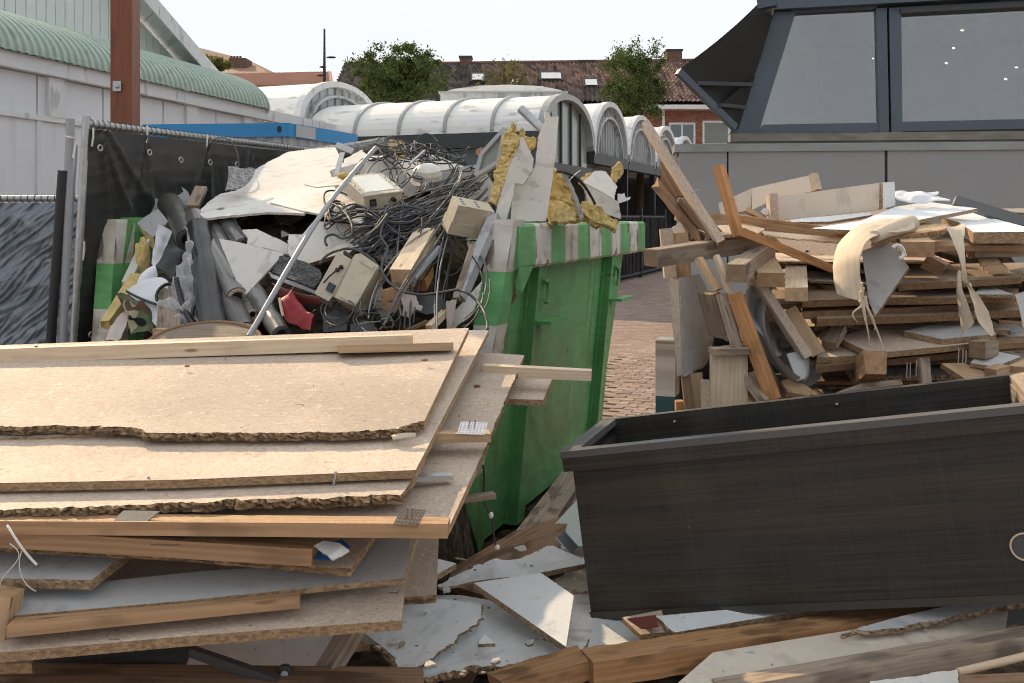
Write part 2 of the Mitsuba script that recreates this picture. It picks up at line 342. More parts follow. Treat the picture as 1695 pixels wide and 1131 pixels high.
# skip paint: uv = (along, height); first digit of u / 1000: 0 plain green, 1 stripes along u, 2 stripes along v
def paint(green, white, per):
    def t(p, n, uv):
        u = mi.Float(uv.x); e = dr.floor(u / 1000 + 1e-4); u = u - 1000 * e; v = mi.Float(uv.y)
        c = fbm(u * 3, v * 5, 3); fine = fbm(u * 9, v * 60, 8)
        g = P(green) * (.72 + .4 * c) * (.86 + .26 * fine)
        g = mix(g, P(green) * .45 + P((.05, .06, .04)), smoothstep(.55, .75, fbm(u * 5 + 3, v * 2, 6)) * .4)
        w = P(white) * (.78 + .3 * fbm(u * 8, v * 14, 5)); w = mix(w, (.36, .27, .17), smoothstep(.52, .78, fbm(u * 7, v * 22, 14)) * .5); w = mix(w, (.10, .06, .04), smoothstep(.62, .66, fbm(u * 16, v * 9, 33)) * smoothstep(.5, .62, fbm(u * 4, v * 3, 35)) * .8)
        k = dr.select(e > 1.5, v, u) / per
        st = dr.select((k - 2 * dr.floor(k / 2)) < 1, 1.0, 0.0)
        col = mix(g, w, dr.select(e > .5, st, 0.0))
        sc = smoothstep(.975, .985, noise(u * 6, v * 190, 3) ) + smoothstep(.978, .99, noise(u * 160 + v * 60, v * 7, 4))
        col = mix(col, (.42, .46, .38), dr.minimum(sc, 1) * .45)
        r = fbm(u * 11 + 5, v * 13, 21, octaves=4) * .75 + .25 * fbm(u * 70, v * 70, 2)
        r2 = smoothstep(.64, .67, r) * smoothstep(.56, .66, fbm(u * 1.7 + 9, v * 2.3, 31))
        d1 = dr.sqrt(dr.square((u - .30) / .09) + dr.square((v - 1.24) / .085)) + 1.3 * (fbm(u * 24, v * 24, 5) - .5)
        d2 = dr.sqrt(dr.square((u - 1.74) / .07) + dr.square((v - 1.30) / .07)) + 1.3 * (fbm(u * 24, v * 24, 9) - .5)
        r2 = dr.maximum(r2, dr.select(e < .5, smoothstep(.8, .6, dr.minimum(d1, d2)), 0.0))
        run = smoothstep(.58, .8, fbm(u * 17, v * 1.3, 51)) * smoothstep(.4, .6, fbm(u * 2.3, v * 2.1, 52)); col = mix(col, (.15, .085, .045), run * .55)
        col = col * (.82 + .26 * fbm(u * 2.2 + 7, v * 3.1, 61)); col = mix(col, (.22, .20, .16), smoothstep(.6, .85, fbm(u * 6, v * 6, 63)) * .25)
        rust = mix((.05, .022, .012), (.20, .085, .035), fbm(u * 60, v * 60, 4))
        return mix(col, rust, r2)
    return proc(t)
mat('green_paint', paint((.135, .40, .14), (.63, .605, .54), .25), .42, .45, bump=proc(lambda p, n, uv: fbm(p.x * 5, p.y * 5, p.z * 4, octaves=2) + .12 * noise(p.x * 26, p.y * 26, p.z * 26)), bs=.03)
mat('teal_paint', paint((.03, .11, .13), (.66, .63, .56), .36), .45, .5)
def t_zinc(p, n, uv): return mix((.33, .34, .35), (.50, .51, .52), fbm(p.x * 30, p.y * 30, p.z * 30))
mat('zinc', proc(t_zinc), .38, .5, metallic=.75)
mat('bright_zinc', proc(lambda p, n, uv: mix((.55, .56, .57), (.70, .71, .72), fbm(p.x * 60, p.y * 60, p.z * 60))), .4, .6, metallic=.2)
mat('dark_steel', (.10, .10, .105), .45, .5, metallic=.5)
mat('rusty_plate', proc(lambda p, n, uv: mix((.09, .08, .07), (.26, .19, .13), fbm(p.x * 40, p.y * 40, p.z * 40))), .5, .5, metallic=.4)
mat('cable_black', (.022, .022, .023), .62, .5)
mat('cable_grey', (.13, .13, .135), .62, .5)
mat('conduit_grey', (.30, .315, .33), .4, .5)
mat('plastic_beige', proc(lambda p, n, uv: mix((.44, .385, .285), (.51, .455, .35), fbm(p.x * 14, p.y * 14, p.z * 14)) * (1 - .12 * smoothstep(.58, .75, fbm(p.x * 40, p.y * 40, p.z * 40 + 3)))), .42, .45)
mat('plastic_lid', proc(lambda p, n, uv: mix((.54, .55, .52), (.64, .65, .62), fbm(p.x * 20, p.y * 20, p.z * 20))), .3, .5)
mat('plastic_white', (.62, .60, .55), .4, .5)
mat('plastic_black', (.012, .012, .013), .4, .5)
def t_wool(p, n, uv):
    a = fbm(p.x * 60, p.y * 60, p.z * 25); b = fbm(p.x * 14, p.y * 14, p.z * 14)
    return mix(mix((.48, .35, .12), (.76, .62, .31), a), (.40, .29, .13), smoothstep(.5, .8, b) * .5)
mat('glass_wool', proc(t_wool), .95, .1, bump=proc(lambda p, n, uv: noise(p.x * 190 + p.z * 60, p.y * 190, p.z * 60) + .6 * noise(p.x * 420, p.y * 420, p.z * 200)), bs=.006)
def t_tarp(p, n, uv):
    a = fbm(p.x * 3, p.y * 3, p.z * 3); weave = noise(p.x * 10, p.y * 10, p.z * 240)
    return mix((.016, .016, .017), (.036, .036, .037), a * .7 + weave * .3)
mat('black_tarp', proc(t_tarp), .42, .45, two=True)
mat('blue_film', proc(lambda p, n, uv: mix((.085, .105, .13), (.16, .19, .225), fbm(p.x * 4, p.y * 4, p.z * 7))), .22, .8, two=True)
mat('roll_black', proc(lambda p, n, uv: mix((.008, .008, .009), (.032, .032, .034), fbm(p.x * 9, p.y * 9, p.z * 9))), .28, .5, two=True)
mat('roll_grey', proc(lambda p, n, uv: mix((.07, .067, .063), (.15, .145, .14), fbm(p.x * 9, p.y * 9, p.z * 9))), .2, .9, two=True)
def t_carpet(p, n, uv):
    a = noise(p.x * 160, p.y * 160, p.z * 160); b = noise(p.x * 70, p.y * 70, p.z * 70)
    return mix((.14, .14, .142), (.42, .415, .41), smoothstep(.3, .75, a * .75 + b * .25))
mat('carpet', proc(t_carpet), .95, .1, two=True)
mat('dark_carpet', proc(lambda p, n, uv: t_carpet(p, n, uv) * .35), .95, .1, two=True)
mat('paper', proc(lambda p, n, uv: mix((.62, .62, .66), (.72, .72, .76), fbm(p.x * 12, p.y * 12, p.z * 12))), .6, .3, two=True)
mat('red_cloth', proc(lambda p, n, uv: mix((.20, .018, .022), (.36, .035, .04), fbm(p.x * 25, p.y * 25, p.z * 25))), .55, .4, two=True)
mat('maroon_cloth', (.10, .018, .016), .5, .4, two=True)
def t_camo(p, n, uv):
    a = fbm(p.x * 9, p.y * 9, p.z * 9); b = fbm(p.x * 11 + 7, p.y * 11, p.z * 11)
    c = mix((.30, .27, .18), (.10, .115, .06), smoothstep(.48, .5, a)); c = mix(c, (.09, .055, .035), smoothstep(.56, .57, b)); return mix(c, (.012, .012, .012), smoothstep(.36, .35, b))
mat('camo_cloth', proc(t_camo), .8, .2, two=True)
scene['mat_clear_film'] = {'type': 'blendbsdf', 'weight': .45, 'a': {'type': 'thindielectric'}, 'b': {'type': 'twosided', 'bsdf': {'type': 'principled', 'base_color': {'type': 'rgb', 'value': [.55, .56, .58]}, 'roughness': .25, 'specular': .8}}}
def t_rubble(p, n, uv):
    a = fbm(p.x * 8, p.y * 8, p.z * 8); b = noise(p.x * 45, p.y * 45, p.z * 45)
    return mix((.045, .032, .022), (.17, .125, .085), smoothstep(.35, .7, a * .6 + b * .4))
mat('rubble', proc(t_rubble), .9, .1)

mat('dark_rubble', proc(lambda p, n, uv: t_rubble(p, n, uv) * .45), .9, .1)  # rubble colour darkened to stand in for shade between the debris
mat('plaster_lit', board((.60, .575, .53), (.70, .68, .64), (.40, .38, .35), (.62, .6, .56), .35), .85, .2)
mat('roll_dark', proc(lambda p, n, uv: mix((.04, .038, .036), (.09, .086, .08), fbm(p.x * 9, p.y * 9, p.z * 9))), .3, .6)
mat('pink_paper', proc(lambda p, n, uv: mix((.50, .42, .38), (.60, .53, .48), fbm(p.x * 12, p.y * 12, p.z * 12))), .7, .2)
mat('pale_board', proc(lambda p, n, uv: mix((.46, .47, .43), (.56, .57, .53), fbm(p.x * 12, p.y * 12, p.z * 12))), .7, .2)
mat('foam_yellow', (.45, .34, .11), .8, .2)
mat('cream_dark', (.30, .26, .19), .5, .4)
mat('plastic_dark', proc(lambda p, n, uv: mix((.025, .027, .03), (.06, .065, .07), fbm(p.x * 9, p.y * 9, p.z * 9))), .35, .5)
mat('cable_dark', (.06, .06, .062), .62, .5)
mat('cable_light', (.26, .26, .25), .45, .5)
mat('gypsum_brown', board((.22, .13, .09), (.34, .22, .16)), .8, .2)
# ---------------------------------------------------------------- setting materials
def t_street(p, n, uv):
    x = p.x * .936 - p.y * .353; y = p.x * .353 + p.y * .936
    r = dr.floor(y / .104); xx = x / .21 + .5 * (r - 2 * dr.floor(r / 2)); fx = xx - dr.floor(xx); fy = y / .104 - r
    k = cell_rand(dr.floor(xx), r, 3)
    c = mix((.205, .145, .12), (.31, .235, .205), k) * (.8 + .35 * fbm(p.x * .7, p.y * .7))
    j = dr.maximum(smoothstep(.06, .02, dr.minimum(fx, 1 - fx)), smoothstep(.11, .05, dr.minimum(fy, 1 - fy)))
    return mix(c, (.13, .11, .095), j * .8)
mat('street_brick', proc(t_street), .85, .2)
def t_brickpiece(p, n, uv):
    k = cell_rand(dr.floor(uv.x), 2, 3)
    return mix((.205, .145, .12), (.31, .235, .205), k) * (.75 + .4 * fbm(p.x * 14, p.y * 14, p.z * 14))
mat('paver', proc(t_brickpiece), .85, .2)
def t_wallwhite(p, n, uv):
    s = smoothstep(.6, .9, fbm(p.x * 6 + p.y * 6, p.z * .7, 3)); k = fbm(p.x * 1.3, p.y * 1.3, p.z * 1.3)
    return mix((.58, .595, .61), (.65, .665, .68), k) * (1 - .12 * s)
mat('white_panel', proc(t_wallwhite), .5, .4)
mat('trim_white', proc(lambda p, n, uv: mix((.56, .57, .57), (.64, .65, .65), fbm(p.x * 5, p.y * 5, p.z * 2)) * (1 - .3 * smoothstep(.6, .8, fbm(p.x * 9 + p.y * 9, p.z * 3)))), .5, .4)
mat('plank_pale', proc(lambda p, n, uv: mix((.55, .60, .58), (.62, .66, .64), fbm(p.x * 4, p.y * 4, p.z * .8))), .55, .35)
mat('green_roof', proc(lambda p, n, uv: mix((.31, .40, .335), (.39, .47, .41), fbm(p.x * 2.5, p.y * 2.5, p.z * 5)) * (1 - .2 * smoothstep(.58, .8, fbm(p.x * 8, p.y * 8, p.z * 8)))), .5, .4, two=True)
mat('vault_white', proc(lambda p, n, uv: mix((.68, .67, .63), (.80, .79, .76), fbm(p.x * .9, p.y * .9, p.z * 2)) * (1 - .35 * smoothstep(.55, .8, fbm(p.x * 3, p.y * 3, p.z * 9 + 4)))), .4, .4, two=True)
mat('vault_rib', (.36, .37, .37), .5, .4)
def t_gable(p, n, uv):
    return mix((.40, .42, .42), (.54, .56, .56), fbm(p.x * 1.5, p.y * 1.5, p.z * 2)) * (1 - .35 * smoothstep(.55, .75, fbm(p.x * 7 + p.y * 7, p.z * 1.2)))
mat('gable_grey', proc(t_gable), .5, .4)
mat('milk_glass', proc(lambda p, n, uv: mix((.13, .145, .12), (.24, .255, .225), fbm(p.x * .8, p.y * .8, p.z * 1.6))), .2, .5)
mat('dark_beam', (.045, .05, .052), .5, .4)
mat('iron_black', (.02, .02, .022), .5, .4)
mat('cabin_blue', proc(lambda p, n, uv: mix((.015, .20, .46), (.025, .25, .54), fbm(p.x * 3, p.y * 3, p.z * 3))), .4, .5)
mat('cabin_grey', (.40, .42, .43), .5, .4)
def t_bricks(p, n, uv):
    a = p.x + p.y * .35; r = dr.floor(p.z / .075); xx = a / .22 + .5 * (r - 2 * dr.floor(r / 2)); fx = xx - dr.floor(xx); fy = p.z / .075 - r
    c = mix((.20, .075, .05), (.33, .14, .10), cell_rand(dr.floor(xx), r, 1)); return mix(c, (.28, .25, .22), smoothstep(.12, .05, dr.minimum(fx * 2.5, fy)) * .6)
mat('brickwork', proc(t_bricks), .85, .2)
def t_tiles(p, n, uv):
    k = cell_rand(dr.floor(uv.x), dr.floor(uv.y), 5); z = smoothstep(.40, .62, fbm(uv.x * .05 + 3, uv.y * .1, 4) + .008 * (uv.x - 54))
    dark = mix((.075, .066, .062), (.19, .165, .15), k); red = mix((.13, .09, .075), (.46, .29, .235), k)
    return mix(dark, red, z * .85 + .15 * k)
mat('roof_tile', proc(t_tiles), .7, .3)
mat('pink_tile', proc(lambda p, n, uv: mix((.45, .28, .22), (.55, .37, .30), fbm(p.x * 2, p.y * 2, p.z * 3))), .7, .3)
mat('brown_tile', proc(lambda p, n, uv: mix((.20, .12, .085), (.30, .19, .14), fbm(p.x * .6, p.y * .6, p.z * 12))), .75, .25)
mat('chimney_brick', proc(lambda p, n, uv: mix((.10, .06, .05), (.19, .12, .10), noise(p.x * 9, p.y * 9, p.z * 14))), .85, .2)
mat('white_paint', (.68, .68, .66), .5, .4)
mat('window_dark', (.10, .12, .13), .08, .8)
mat('frame_blue', proc(lambda p, n, uv: mix((.052, .072, .095), (.066, .088, .112), fbm(p.x * 3, p.y * 3, p.z * 1.5))), .42, .5)
mat('panel_grey', proc(lambda p, n, uv: mix((.26, .265, .265), (.295, .298, .296), fbm(p.x * 1.2, p.y * 1.2, p.z * 1.2))), .5, .35)
mat('cap_metal', proc(lambda p, n, uv: mix((.20, .215, .215), (.33, .34, .335), fbm(p.x * 4, p.y * 4, p.z * 8))), .45, .5, metallic=.4)
mat('flashing', proc(lambda p, n, uv: mix((.13, .115, .09), (.28, .255, .21), fbm(p.x * 5, p.y * 5, p.z * 14))), .7, .3)
mat('awning_cloth', proc(lambda p, n, uv: mix((.020, .0195, .018), (.032, .031, .029), fbm(p.x * 2, p.y * 2, p.z * 2))), .8, .2, two=True)
mat('wood_pole', wood((.12, .035, .014), (.21, .068, .03), (.2, .08, .04), (.2, .08, .04), .2), .45, .4)
mat('room_wall', (.16, .18, .185), .8, .2)
scene['mat_pane_glass'] = {'type': 'thindielectric', 'int_ior': 2.15, 'specular_transmittance': {'type': 'rgb', 'value': [.86, .93, .92]}}
mat('bark', proc(lambda p, n, uv: mix((.05, .035, .025), (.13, .10, .075), fbm(p.x * 20, p.y * 20, p.z * 6))), .9, .1)
def leafmat(name, a, b):
    scene['mat_' + name] = {'type': 'principledthin', 'base_color': proc(lambda p, n, uv: mix(a, b, fbm(p.x * 1.6, p.y * 1.6, p.z * 1.6) * .6 + .4 * cell_rand(dr.floor(uv.x), 1, 1))), 'roughness': .6, 'diff_trans': .7, 'spec_trans': 0.0}
leafmat('leaf_dark', (.045, .07, .024), (.135, .17, .065)); leafmat('leaf_olive', (.09, .095, .03), (.19, .185, .07))

# ---------------------------------------------------------------- ground
g = MB(); N = 40
g.quad([-150, -20, 0], [150, -20, 0], [150, 260, 0], [-150, 260, 0]); g.put('street', 'street_brick', kind='structure')
D2, N2 = np.array([.353, .936, 0]), np.array([.936, -.353, 0])
idx = 0
for r in range(60, 125):
    for c in range(-14, 0):
        x, y = (c + .5 * (r % 2)) * .21, r * .104
        w = N2 * x + D2 * y
        X, Y = w[0], w[1]
        if not (7.6 < Y < 11.8): continue
        px = CX + FPX * X / Y
        if not (985 < px < 1120): continue
        b = trimesh.creation.box((.2, .095, .03)).vertices * [1, 1, 1]
        b = b * np.where(b[:, 2:] > 0, [.985, .97, 1], [1, 1, 1])
        R = np.stack([N2, D2, [0, 0, 1]], 1)
        tl = rng.normal(0, .006, 2); b[:, 2] += b[:, 0] * tl[0] + b[:, 1] * tl[1]
        v = b @ R.T + w + N2 * .105 + D2 * .05 + [0, 0, -.006 + rng.random() * .004]
        put('brick', (v, trimesh.creation.box((1, 1, 1)).faces), 'paver', 'street', uv=np.full((8, 2), idx + .5)); idx += 1

# ---------------------------------------------------------------- left hall with green roof
HD, HN, HO = np.array([.232, .973, 0]), np.array([.973, -.232, 0]), np.array([-6.36, 12, 0])
def Hl(t, s, z): return HO + HD * t + HN * s + [0, 0, z]
hall = thing('market_hall', 'white panelled hall at far left with a corrugated green barrel roof and planked gable', 'building')
def hbox(mb, t0, t1, s0, s1, z0, z1): return mb.box(Hl(t0, s0, z0), HD * (t1 - t0), HN * (s1 - s0), np.array([0, 0, z1 - z0]))
hbox(MB(), -5, 10.5, -7, -.12, 0, 3.6).put('wall', 'white_panel', hall)
ts = [-5, -3.6, -2.2, -.55, .75, 2.1, 3.6, 5.2, 7.0, 8.8, 10.5]
for a, b in zip(ts[:-1], ts[1:]):
    hbox(MB(), a + .02, b - .02, -.12, -.075, .25, 2.98).put('panel', 'white_panel', hall)
    hbox(MB(), a + .02, b - .02, -.12, -.08, 3.05, 3.57).put('panel', 'white_panel', hall)
    hbox(MB(), b - .035, b + .035, -.12, -.045, 0, 2.98).put('mullion', 'trim_white', hall)
hbox(MB(), -5, 10.5, -.12, -.03, 2.98, 3.05).put('rail_trim', 'trim_white', hall)
for a in (.9, 4.2, 6.1): hbox(MB(), a, a + .32, -.1, -.02, 3.05, 3.58).put('pilaster', 'trim_white', hall)
hbox(MB(), -5, 4.0, -.1, .06, 3.585, 3.79).put('fascia', 'trim_white', hall); hbox(MB(), 4.006, 10.5, -.1, .055, 3.58, 3.785).put('fascia', 'trim_white', hall)
# corrugated quarter barrel: ribs follow the curve
ths = np.linspace(0, math.pi / 2, 15); tt = np.linspace(-5, 6.8, 1010)
prof = np.stack([.12 - 1.75 * (1 - np.cos(ths)), 3.78 + .78 * np.sin(ths)], 1)
gv = []
for t in tt:
    w = .038 if (t / .14) % 1 < .42 else 0.0
    nn = np.stack([np.cos(ths) * .9, np.sin(ths) * .9 + .1], 1)
    q = prof + nn * w
    gv.append(HO + HD * t + q[:, :1] * HN + np.array([[0, 0, 1]]) * q[:, 1:])
gv = np.array(gv); m = 15; n = len(tt)
gf = np.array([[i * m + j, (i + 1) * m + j, (i + 1) * m + j + 1, i * m + j + 1] for i in range(n - 1) for j in range(m - 1)])
put('roof', (gv.reshape(-1, 3), gf), 'green_roof', hall)
ep = [Hl(6.8, s, z) for s, z in prof] + [Hl(6.8, -3, 4.5), Hl(6.8, -3, 3.7), Hl(6.8, .1, 3.7)]
MB().add(ep, ear([[s, z] for s, z in prof] + [[-3, 4.5], [-3, 3.7], [.1, 3.7]])).put('end_wall', 'trim_white', hall)
def gz(t): return min(4.56 + (6.75 - t) * .47, 4.68 + .225 * t)
for k in range(52):
    t0 = -4.6 + k * .218
    if t0 > 6.4: break
    hi0, hi1 = gz(t0 + .01) - .02, gz(t0 + .208) - .02
    v = [Hl(t0 + .008, -1.62, 3.5), Hl(t0 + .21, -1.62, 3.5), Hl(t0 + .21, -1.62, hi1), Hl(t0 + .008, -1.62, hi0)]
    mb = MB(); v = np.array(v); bk = v - HN * .03
    mb.quad(*v); [mb.quad(v[i], bk[i], bk[(i + 1) % 4], v[(i + 1) % 4]) for i in range(4)]
    mb.put('plank', 'plank_pale', hall)
MB().add([Hl(-4.6, -1.66, 3.8), Hl(6.75, -1.66, 3.8), Hl(6.75, -1.66, 4.5), Hl(4.4, -1.66, 5.6), Hl(-4.6, -1.66, 3.6)], [[0, 1, 2], [0, 2, 3], [0, 3, 4]]).put('gable_wall', 'gable_grey', hall)
mb = MB(); a, b = np.array([4.4, 4.56 + 2.35 * .47]), np.array([7.1, 4.56 - .35 * .47])
for (s0, s1, z0, z1, nm) in ((-1.95, -1.12, .05, .14, 'roof_slab'), (-1.12, -1.085, -.13, .16, 'bargeboard')):
    q = [Hl(a[0], s0, a[1] + z0), Hl(b[0], s0, b[1] + z0)]
    MB().box(q[0], q[1] - q[0], HN * (s1 - s0), np.array([0, 0, z1 - z0])).put(nm, 'trim_white', hall)
# brown pole
pole = thing('steel_column', 'tall square brown wood-grained column in front of the white hall', 'column')
beam_w('shaft', '', '', np.array([-3.0, 7.5, 0]), np.array([-3.0, 7.5, 6]), .165, .165, 'wood_pole', parent=pole, jit=0)
MB().box(V((186.5, 151), 7.395), [.062, 0, 0], [0, .012, 0], [0, 0, .078]).put('bracket_plate', 'zinc', pole)
put('bolt', lump(V((193.5, 143), 7.388), (.015, .008, .015), 1, 1, 0), 'zinc', pole)

# ---------------------------------------------------------------- site cabin
cab = thing('site_cabin', 'blue and grey site cabin standing behind the tarpaulined fence', 'cabin')
c0, c1_, c2_ = V((478, 203), 9.2), V((235, 205), 9.35), V((592, 223), 10.5)
for q in (c0, c1_, c2_): q[2] = 2.6
ex, ey = c1_ - c0, c2_ - c0
dn = lambda a: np.array([0, 0, a])
MB().box(c0 - dn(.13), ex, ey, dn(.13)).put('top_frame', 'cabin_blue', cab)
MB().box(c0 - dn(2.6), ex, ey, dn(.15)).put('base_frame', 'cabin_blue', cab)
mb = MB()
for A, E, Nn in ((c0, ex, -unit(ey)), (c0, ey, -unit(ex))):
    k = int(np.linalg.norm(E) / .085); pts = []
    for i in range(k + 1):
        o = .02 if i % 2 else 0.0
        pts += [A + E * (i / k) - Nn * (.05 - o)] if i in (0, k) else [A + E * (i / k - .12 / k) - Nn * (.03 + .02 * (i % 2)), A + E * (i / k + .12 / k) - Nn * (.05 - .02 * (i % 2))]
    for p, q in zip(pts[:-1], pts[1:]): mb.quad(p - dn(2.45), q - dn(2.45), q - dn(.13), p - dn(.13))
mb.put('corrugated_wall', 'cabin_grey', cab)
MB().box(c0 + ey * .08 - unit(ex) * .006 - dn(.125), ey * .26, -unit(ex) * .008, dn(.115)).put('sign_plate', 'cabin_grey', cab)
put('casting_hole', (np.array([c0 + unit(ex) * .09 - unit(ey) * .004 + .022 * np.array([math.cos(a), 0, math.sin(a) * 1.5]) - dn(.06) for a in np.linspace(0, 2 * np.pi, 17)[:-1]]), np.array([[0, i, i + 1] for i in range(1, 15)])), 'iron_black', cab)

# ---------------------------------------------------------------- vaulted market halls
FO = np.array([.737, 20.5, 0])
def Fm(t, s, z): return FO + D2 * t + N2 * s + [0, 0, z]
def arch(w, z0, z1, k=22, t0=0): return [(t0 + w * (1 - math.cos(a)) / 2, z0 + (z1 - z0) * math.sin(a) ** .9) for a in np.linspace(0, math.pi, k)]
def sweep_arch(mb, pr, fn, s0, s1, th):
    k = len(pr); c = np.mean(pr, 0)
    inn = [(a + (c[0] - a) * th / 1.7, z - th) for a, z in pr]
    for i in range(k - 1):
        (a, z), (b, y) = pr[i], pr[i + 1]; (a2, z2), (b2, y2) = inn[i], inn[i + 1]
        mb.quad(fn(a, s0, z), fn(b, s0, y), fn(b, s1, y), fn(a, s1, z)); mb.quad(fn(a2, s0, z2), fn(a2, s1, z2), fn(b2, s1, y2), fn(b2, s0, y2))
        mb.quad(fn(a, s0, z), fn(a2, s0, z2), fn(b2, s0, y2), fn(b, s0, y)); mb.quad(fn(a, s1, z), fn(b, s1, y), fn(b2, s1, y2), fn(a2, s1, z2))
    return mb
def fill_arch(mb, pr, fn, s):
    v = [fn(a, s, z) for a, z in pr]; return mb.add(v, ear([[a, z] for a, z in pr]))
def vault(name, label, fn, t0, w, L, z0, z1, ribs, glazed, panels=0):
    k = thing(name, label, 'building'); pr = arch(w, z0, z1, 24, t0)
    sweep_arch(MB(), pr, fn, -L, 0, .06).put('roof', 'vault_white', k, smooth=30)
    for s in ribs: sweep_arch(MB(), [(t0 + w / 2 + (a - t0 - w / 2) * 1.02, z + .04) for a, z in pr], fn, s - .035, s + .035, .06).put('rib', 'vault_rib', k)
    sweep_arch(MB(), [(t0 + w / 2 + (a - t0 - w / 2) * 1.015, z + .03) for a, z in pr], fn, -.02, .14, .13).put('arch_rim', 'vault_rib' if glazed else 'trim_white', k)
    ins = [(t0 + w / 2 + (a - t0 - w / 2) * .93, z0 + (z - z0) * .9) for a, z in pr]
    if glazed: ins = [(ins[0][0], 2.85)] + ins + [(ins[-1][0], 2.85)]
    fill_arch(MB(), ins, fn, -.02).put('gable', 'milk_glass' if glazed else 'gable_grey', k)
    if not glazed: sweep_arch(MB(), [(t0 + w / 2 + (a - t0 - w / 2) * .74, z0 - .05 + (z - z0) * .78) for a, z in pr], fn, .0, .1, .06).put('arch_moulding', 'gable_grey', k)
    tops = lambda t: z0 + (z1 - z0) * max(0, 1 - ((t - t0 - w / 2) / (w / 2)) ** 2) ** .45 * .93
    for j in range(1, panels):
        t = t0 + w * j / panels
        zb = 2.85 if glazed else z0; MB().box(fn(t - (.03 if glazed else .012), -.02, zb), D2 * (.06 if glazed else .024), N2 * .05, np.array([0, 0, max(.05, tops(t) - zb)])).put('mullion', 'dark_beam' if glazed else 'gable_grey', k)
    return k
lab = 'milky barrel-vaulted hall with grey ribs and glazed arched gable, longest of the vaults'
v1 = vault('vaulted_hall', lab, Fm, -.5, 3.7, 5.6, 3.5, 4.42, (-1.05, -2.15, -3.25, -4.35), True, 5)
def fbox(mb, t0, t1, s0, s1, z0, z1): return mb.box(Fm(t0, s0, z0), D2 * (t1 - t0), N2 * (s1 - s0), np.array([0, 0, z1 - z0]))
fbox(MB(), -.56, -.4, -5.6, .1, 3.18, 3.49).put('eaves_beam', 'dark_beam', v1); fbox(MB(), -.4, 3.2, -.08, .1, 2.62, 2.88).put('front_beam', 'dark_beam', v1)
for s in np.linspace(-5.4, 0, 6): fbox(MB(), -.54, -.44, s - .05, s + .05, 0, 3.18).put('post', 'dark_beam', v1)
MB().quad(Fm(-.4, -5.6, 0), Fm(-.4, 0, 0), Fm(-.4, 0, 3.2), Fm(-.4, -5.6, 3.2)).put('side_glazing', 'window_dark', v1)
for i, (t0, w, z0, z1) in enumerate(((3.25, 3.45, 3.3, 4.66), (6.75, 3.5, 3.3, 4.66), (10.3, 3.4, 3.3, 4.66), (13.75, 3.4, 3.3, 4.6))):
    nm = ('second', 'third', 'fourth', 'fifth')[i]
    kv = vault('vaulted_hall', f'white vaulted hall with a solid grey arched gable, {nm} in the row', Fm, t0, w, 9, z0, z1, (), False, 14)
    fbox(MB(), t0, t0 + w, -.1, .12, 3.02, 3.29).put('front_beam', 'dark_beam', kv)
    fbox(MB(), t0 + w - .06, t0 + w + .06, -.06, .1, 0, 3.0).put('post', 'iron_black', kv)
    MB().quad(Fm(t0, -3.2, 0), Fm(t0 + w, -3.2, 0), Fm(t0 + w, -3.2, 3.3), Fm(t0, -3.2, 3.3)).put('inner_wall', ('dark_beam', 'window_dark', 'dark_beam', 'gable_grey')[i], kv)
    fbox(MB(), t0 + w - .1, t0 + w + .12, .06, .2, 3.3, 3.42).put('gutter_outlet', 'vault_rib', kv)
MB().quad(Fm(17.3, -12, 0), Fm(17.3, .1, 0), Fm(17.3, .1, 3.3), Fm(17.3, -12, 3.3)).put('end_wall', 'dark_beam', kv)
MB().quad(Fm(3.3, -3.25, 0), Fm(17.3, -3.25, 0), Fm(17.3, -3.25, 3.3), Fm(3.3, -3.25, 3.3)).put('rear_wall', 'dark_beam', kv)
gate = thing('bar_gate', 'black iron bar gate under the front beam of the vaulted halls', 'gate')
for k in range(40):
    t = 4.4 + k * .16
    fbox(MB(), t, t + .03, .28, .31, .05, 1.75).put('bar', 'iron_black', gate)
for z in (.12, 1.7): fbox(MB(), 4.4, 10.7, .27, .32, z, z + .05).put('rail', 'iron_black', gate)
for t in (4.3, 7.4, 10.7): fbox(MB(), t, t + .1, .24, .34, 0, 1.95).put('post', 'iron_black', gate)
for j, (t, z0, z1, c) in enumerate(((6.2, 1.3, 2.3, (.03, .10, .28)), (7.6, 1.2, 2.2, (.30, .34, .40)), (9.4, 1.3, 2.35, (.035, .12, .34)), (11.0, 1.0, 2.2, (.25, .27, .33)))):
    k = ('deep blue poster board inside the vaulted halls behind the gate', 'pale grey notice board inside the vaulted halls', 'bright blue poster board farther along inside the vaulted halls', 'light grey display board at the far end of the gate')[j]
    p = fbox(MB(), t, t + .85, -2.4, -2.36, z0, z1).put('poster_board', principled(c, .5, two=True), label=k, cat='board')
# big vault on the left with panelled gable
LO = np.array([-4.82, 22, 0])
def Lm(t, s, z): return LO + D2 * t + N2 * s + [0, 0, z]
vl = vault('vaulted_hall', 'wide white vault with a stained panelled gable joining the green-roofed hall', Lm, -.2, 3.8, 7.5, 3.85, 4.95, (-3.1,), False, 11)
MB().quad(Lm(-.2, 0, 0), Lm(3.6, 0, 0), Lm(3.6, 0, 3.87), Lm(-.2, 0, 3.87)).put('lower_wall', 'gable_grey', vl)
MB().quad(Lm(-.2, -7.5, 0), Lm(-.2, 0, 0), Lm(-.2, 0, 3.87), Lm(-.2, -7.5, 3.87)).put('side_wall', 'trim_white', vl)
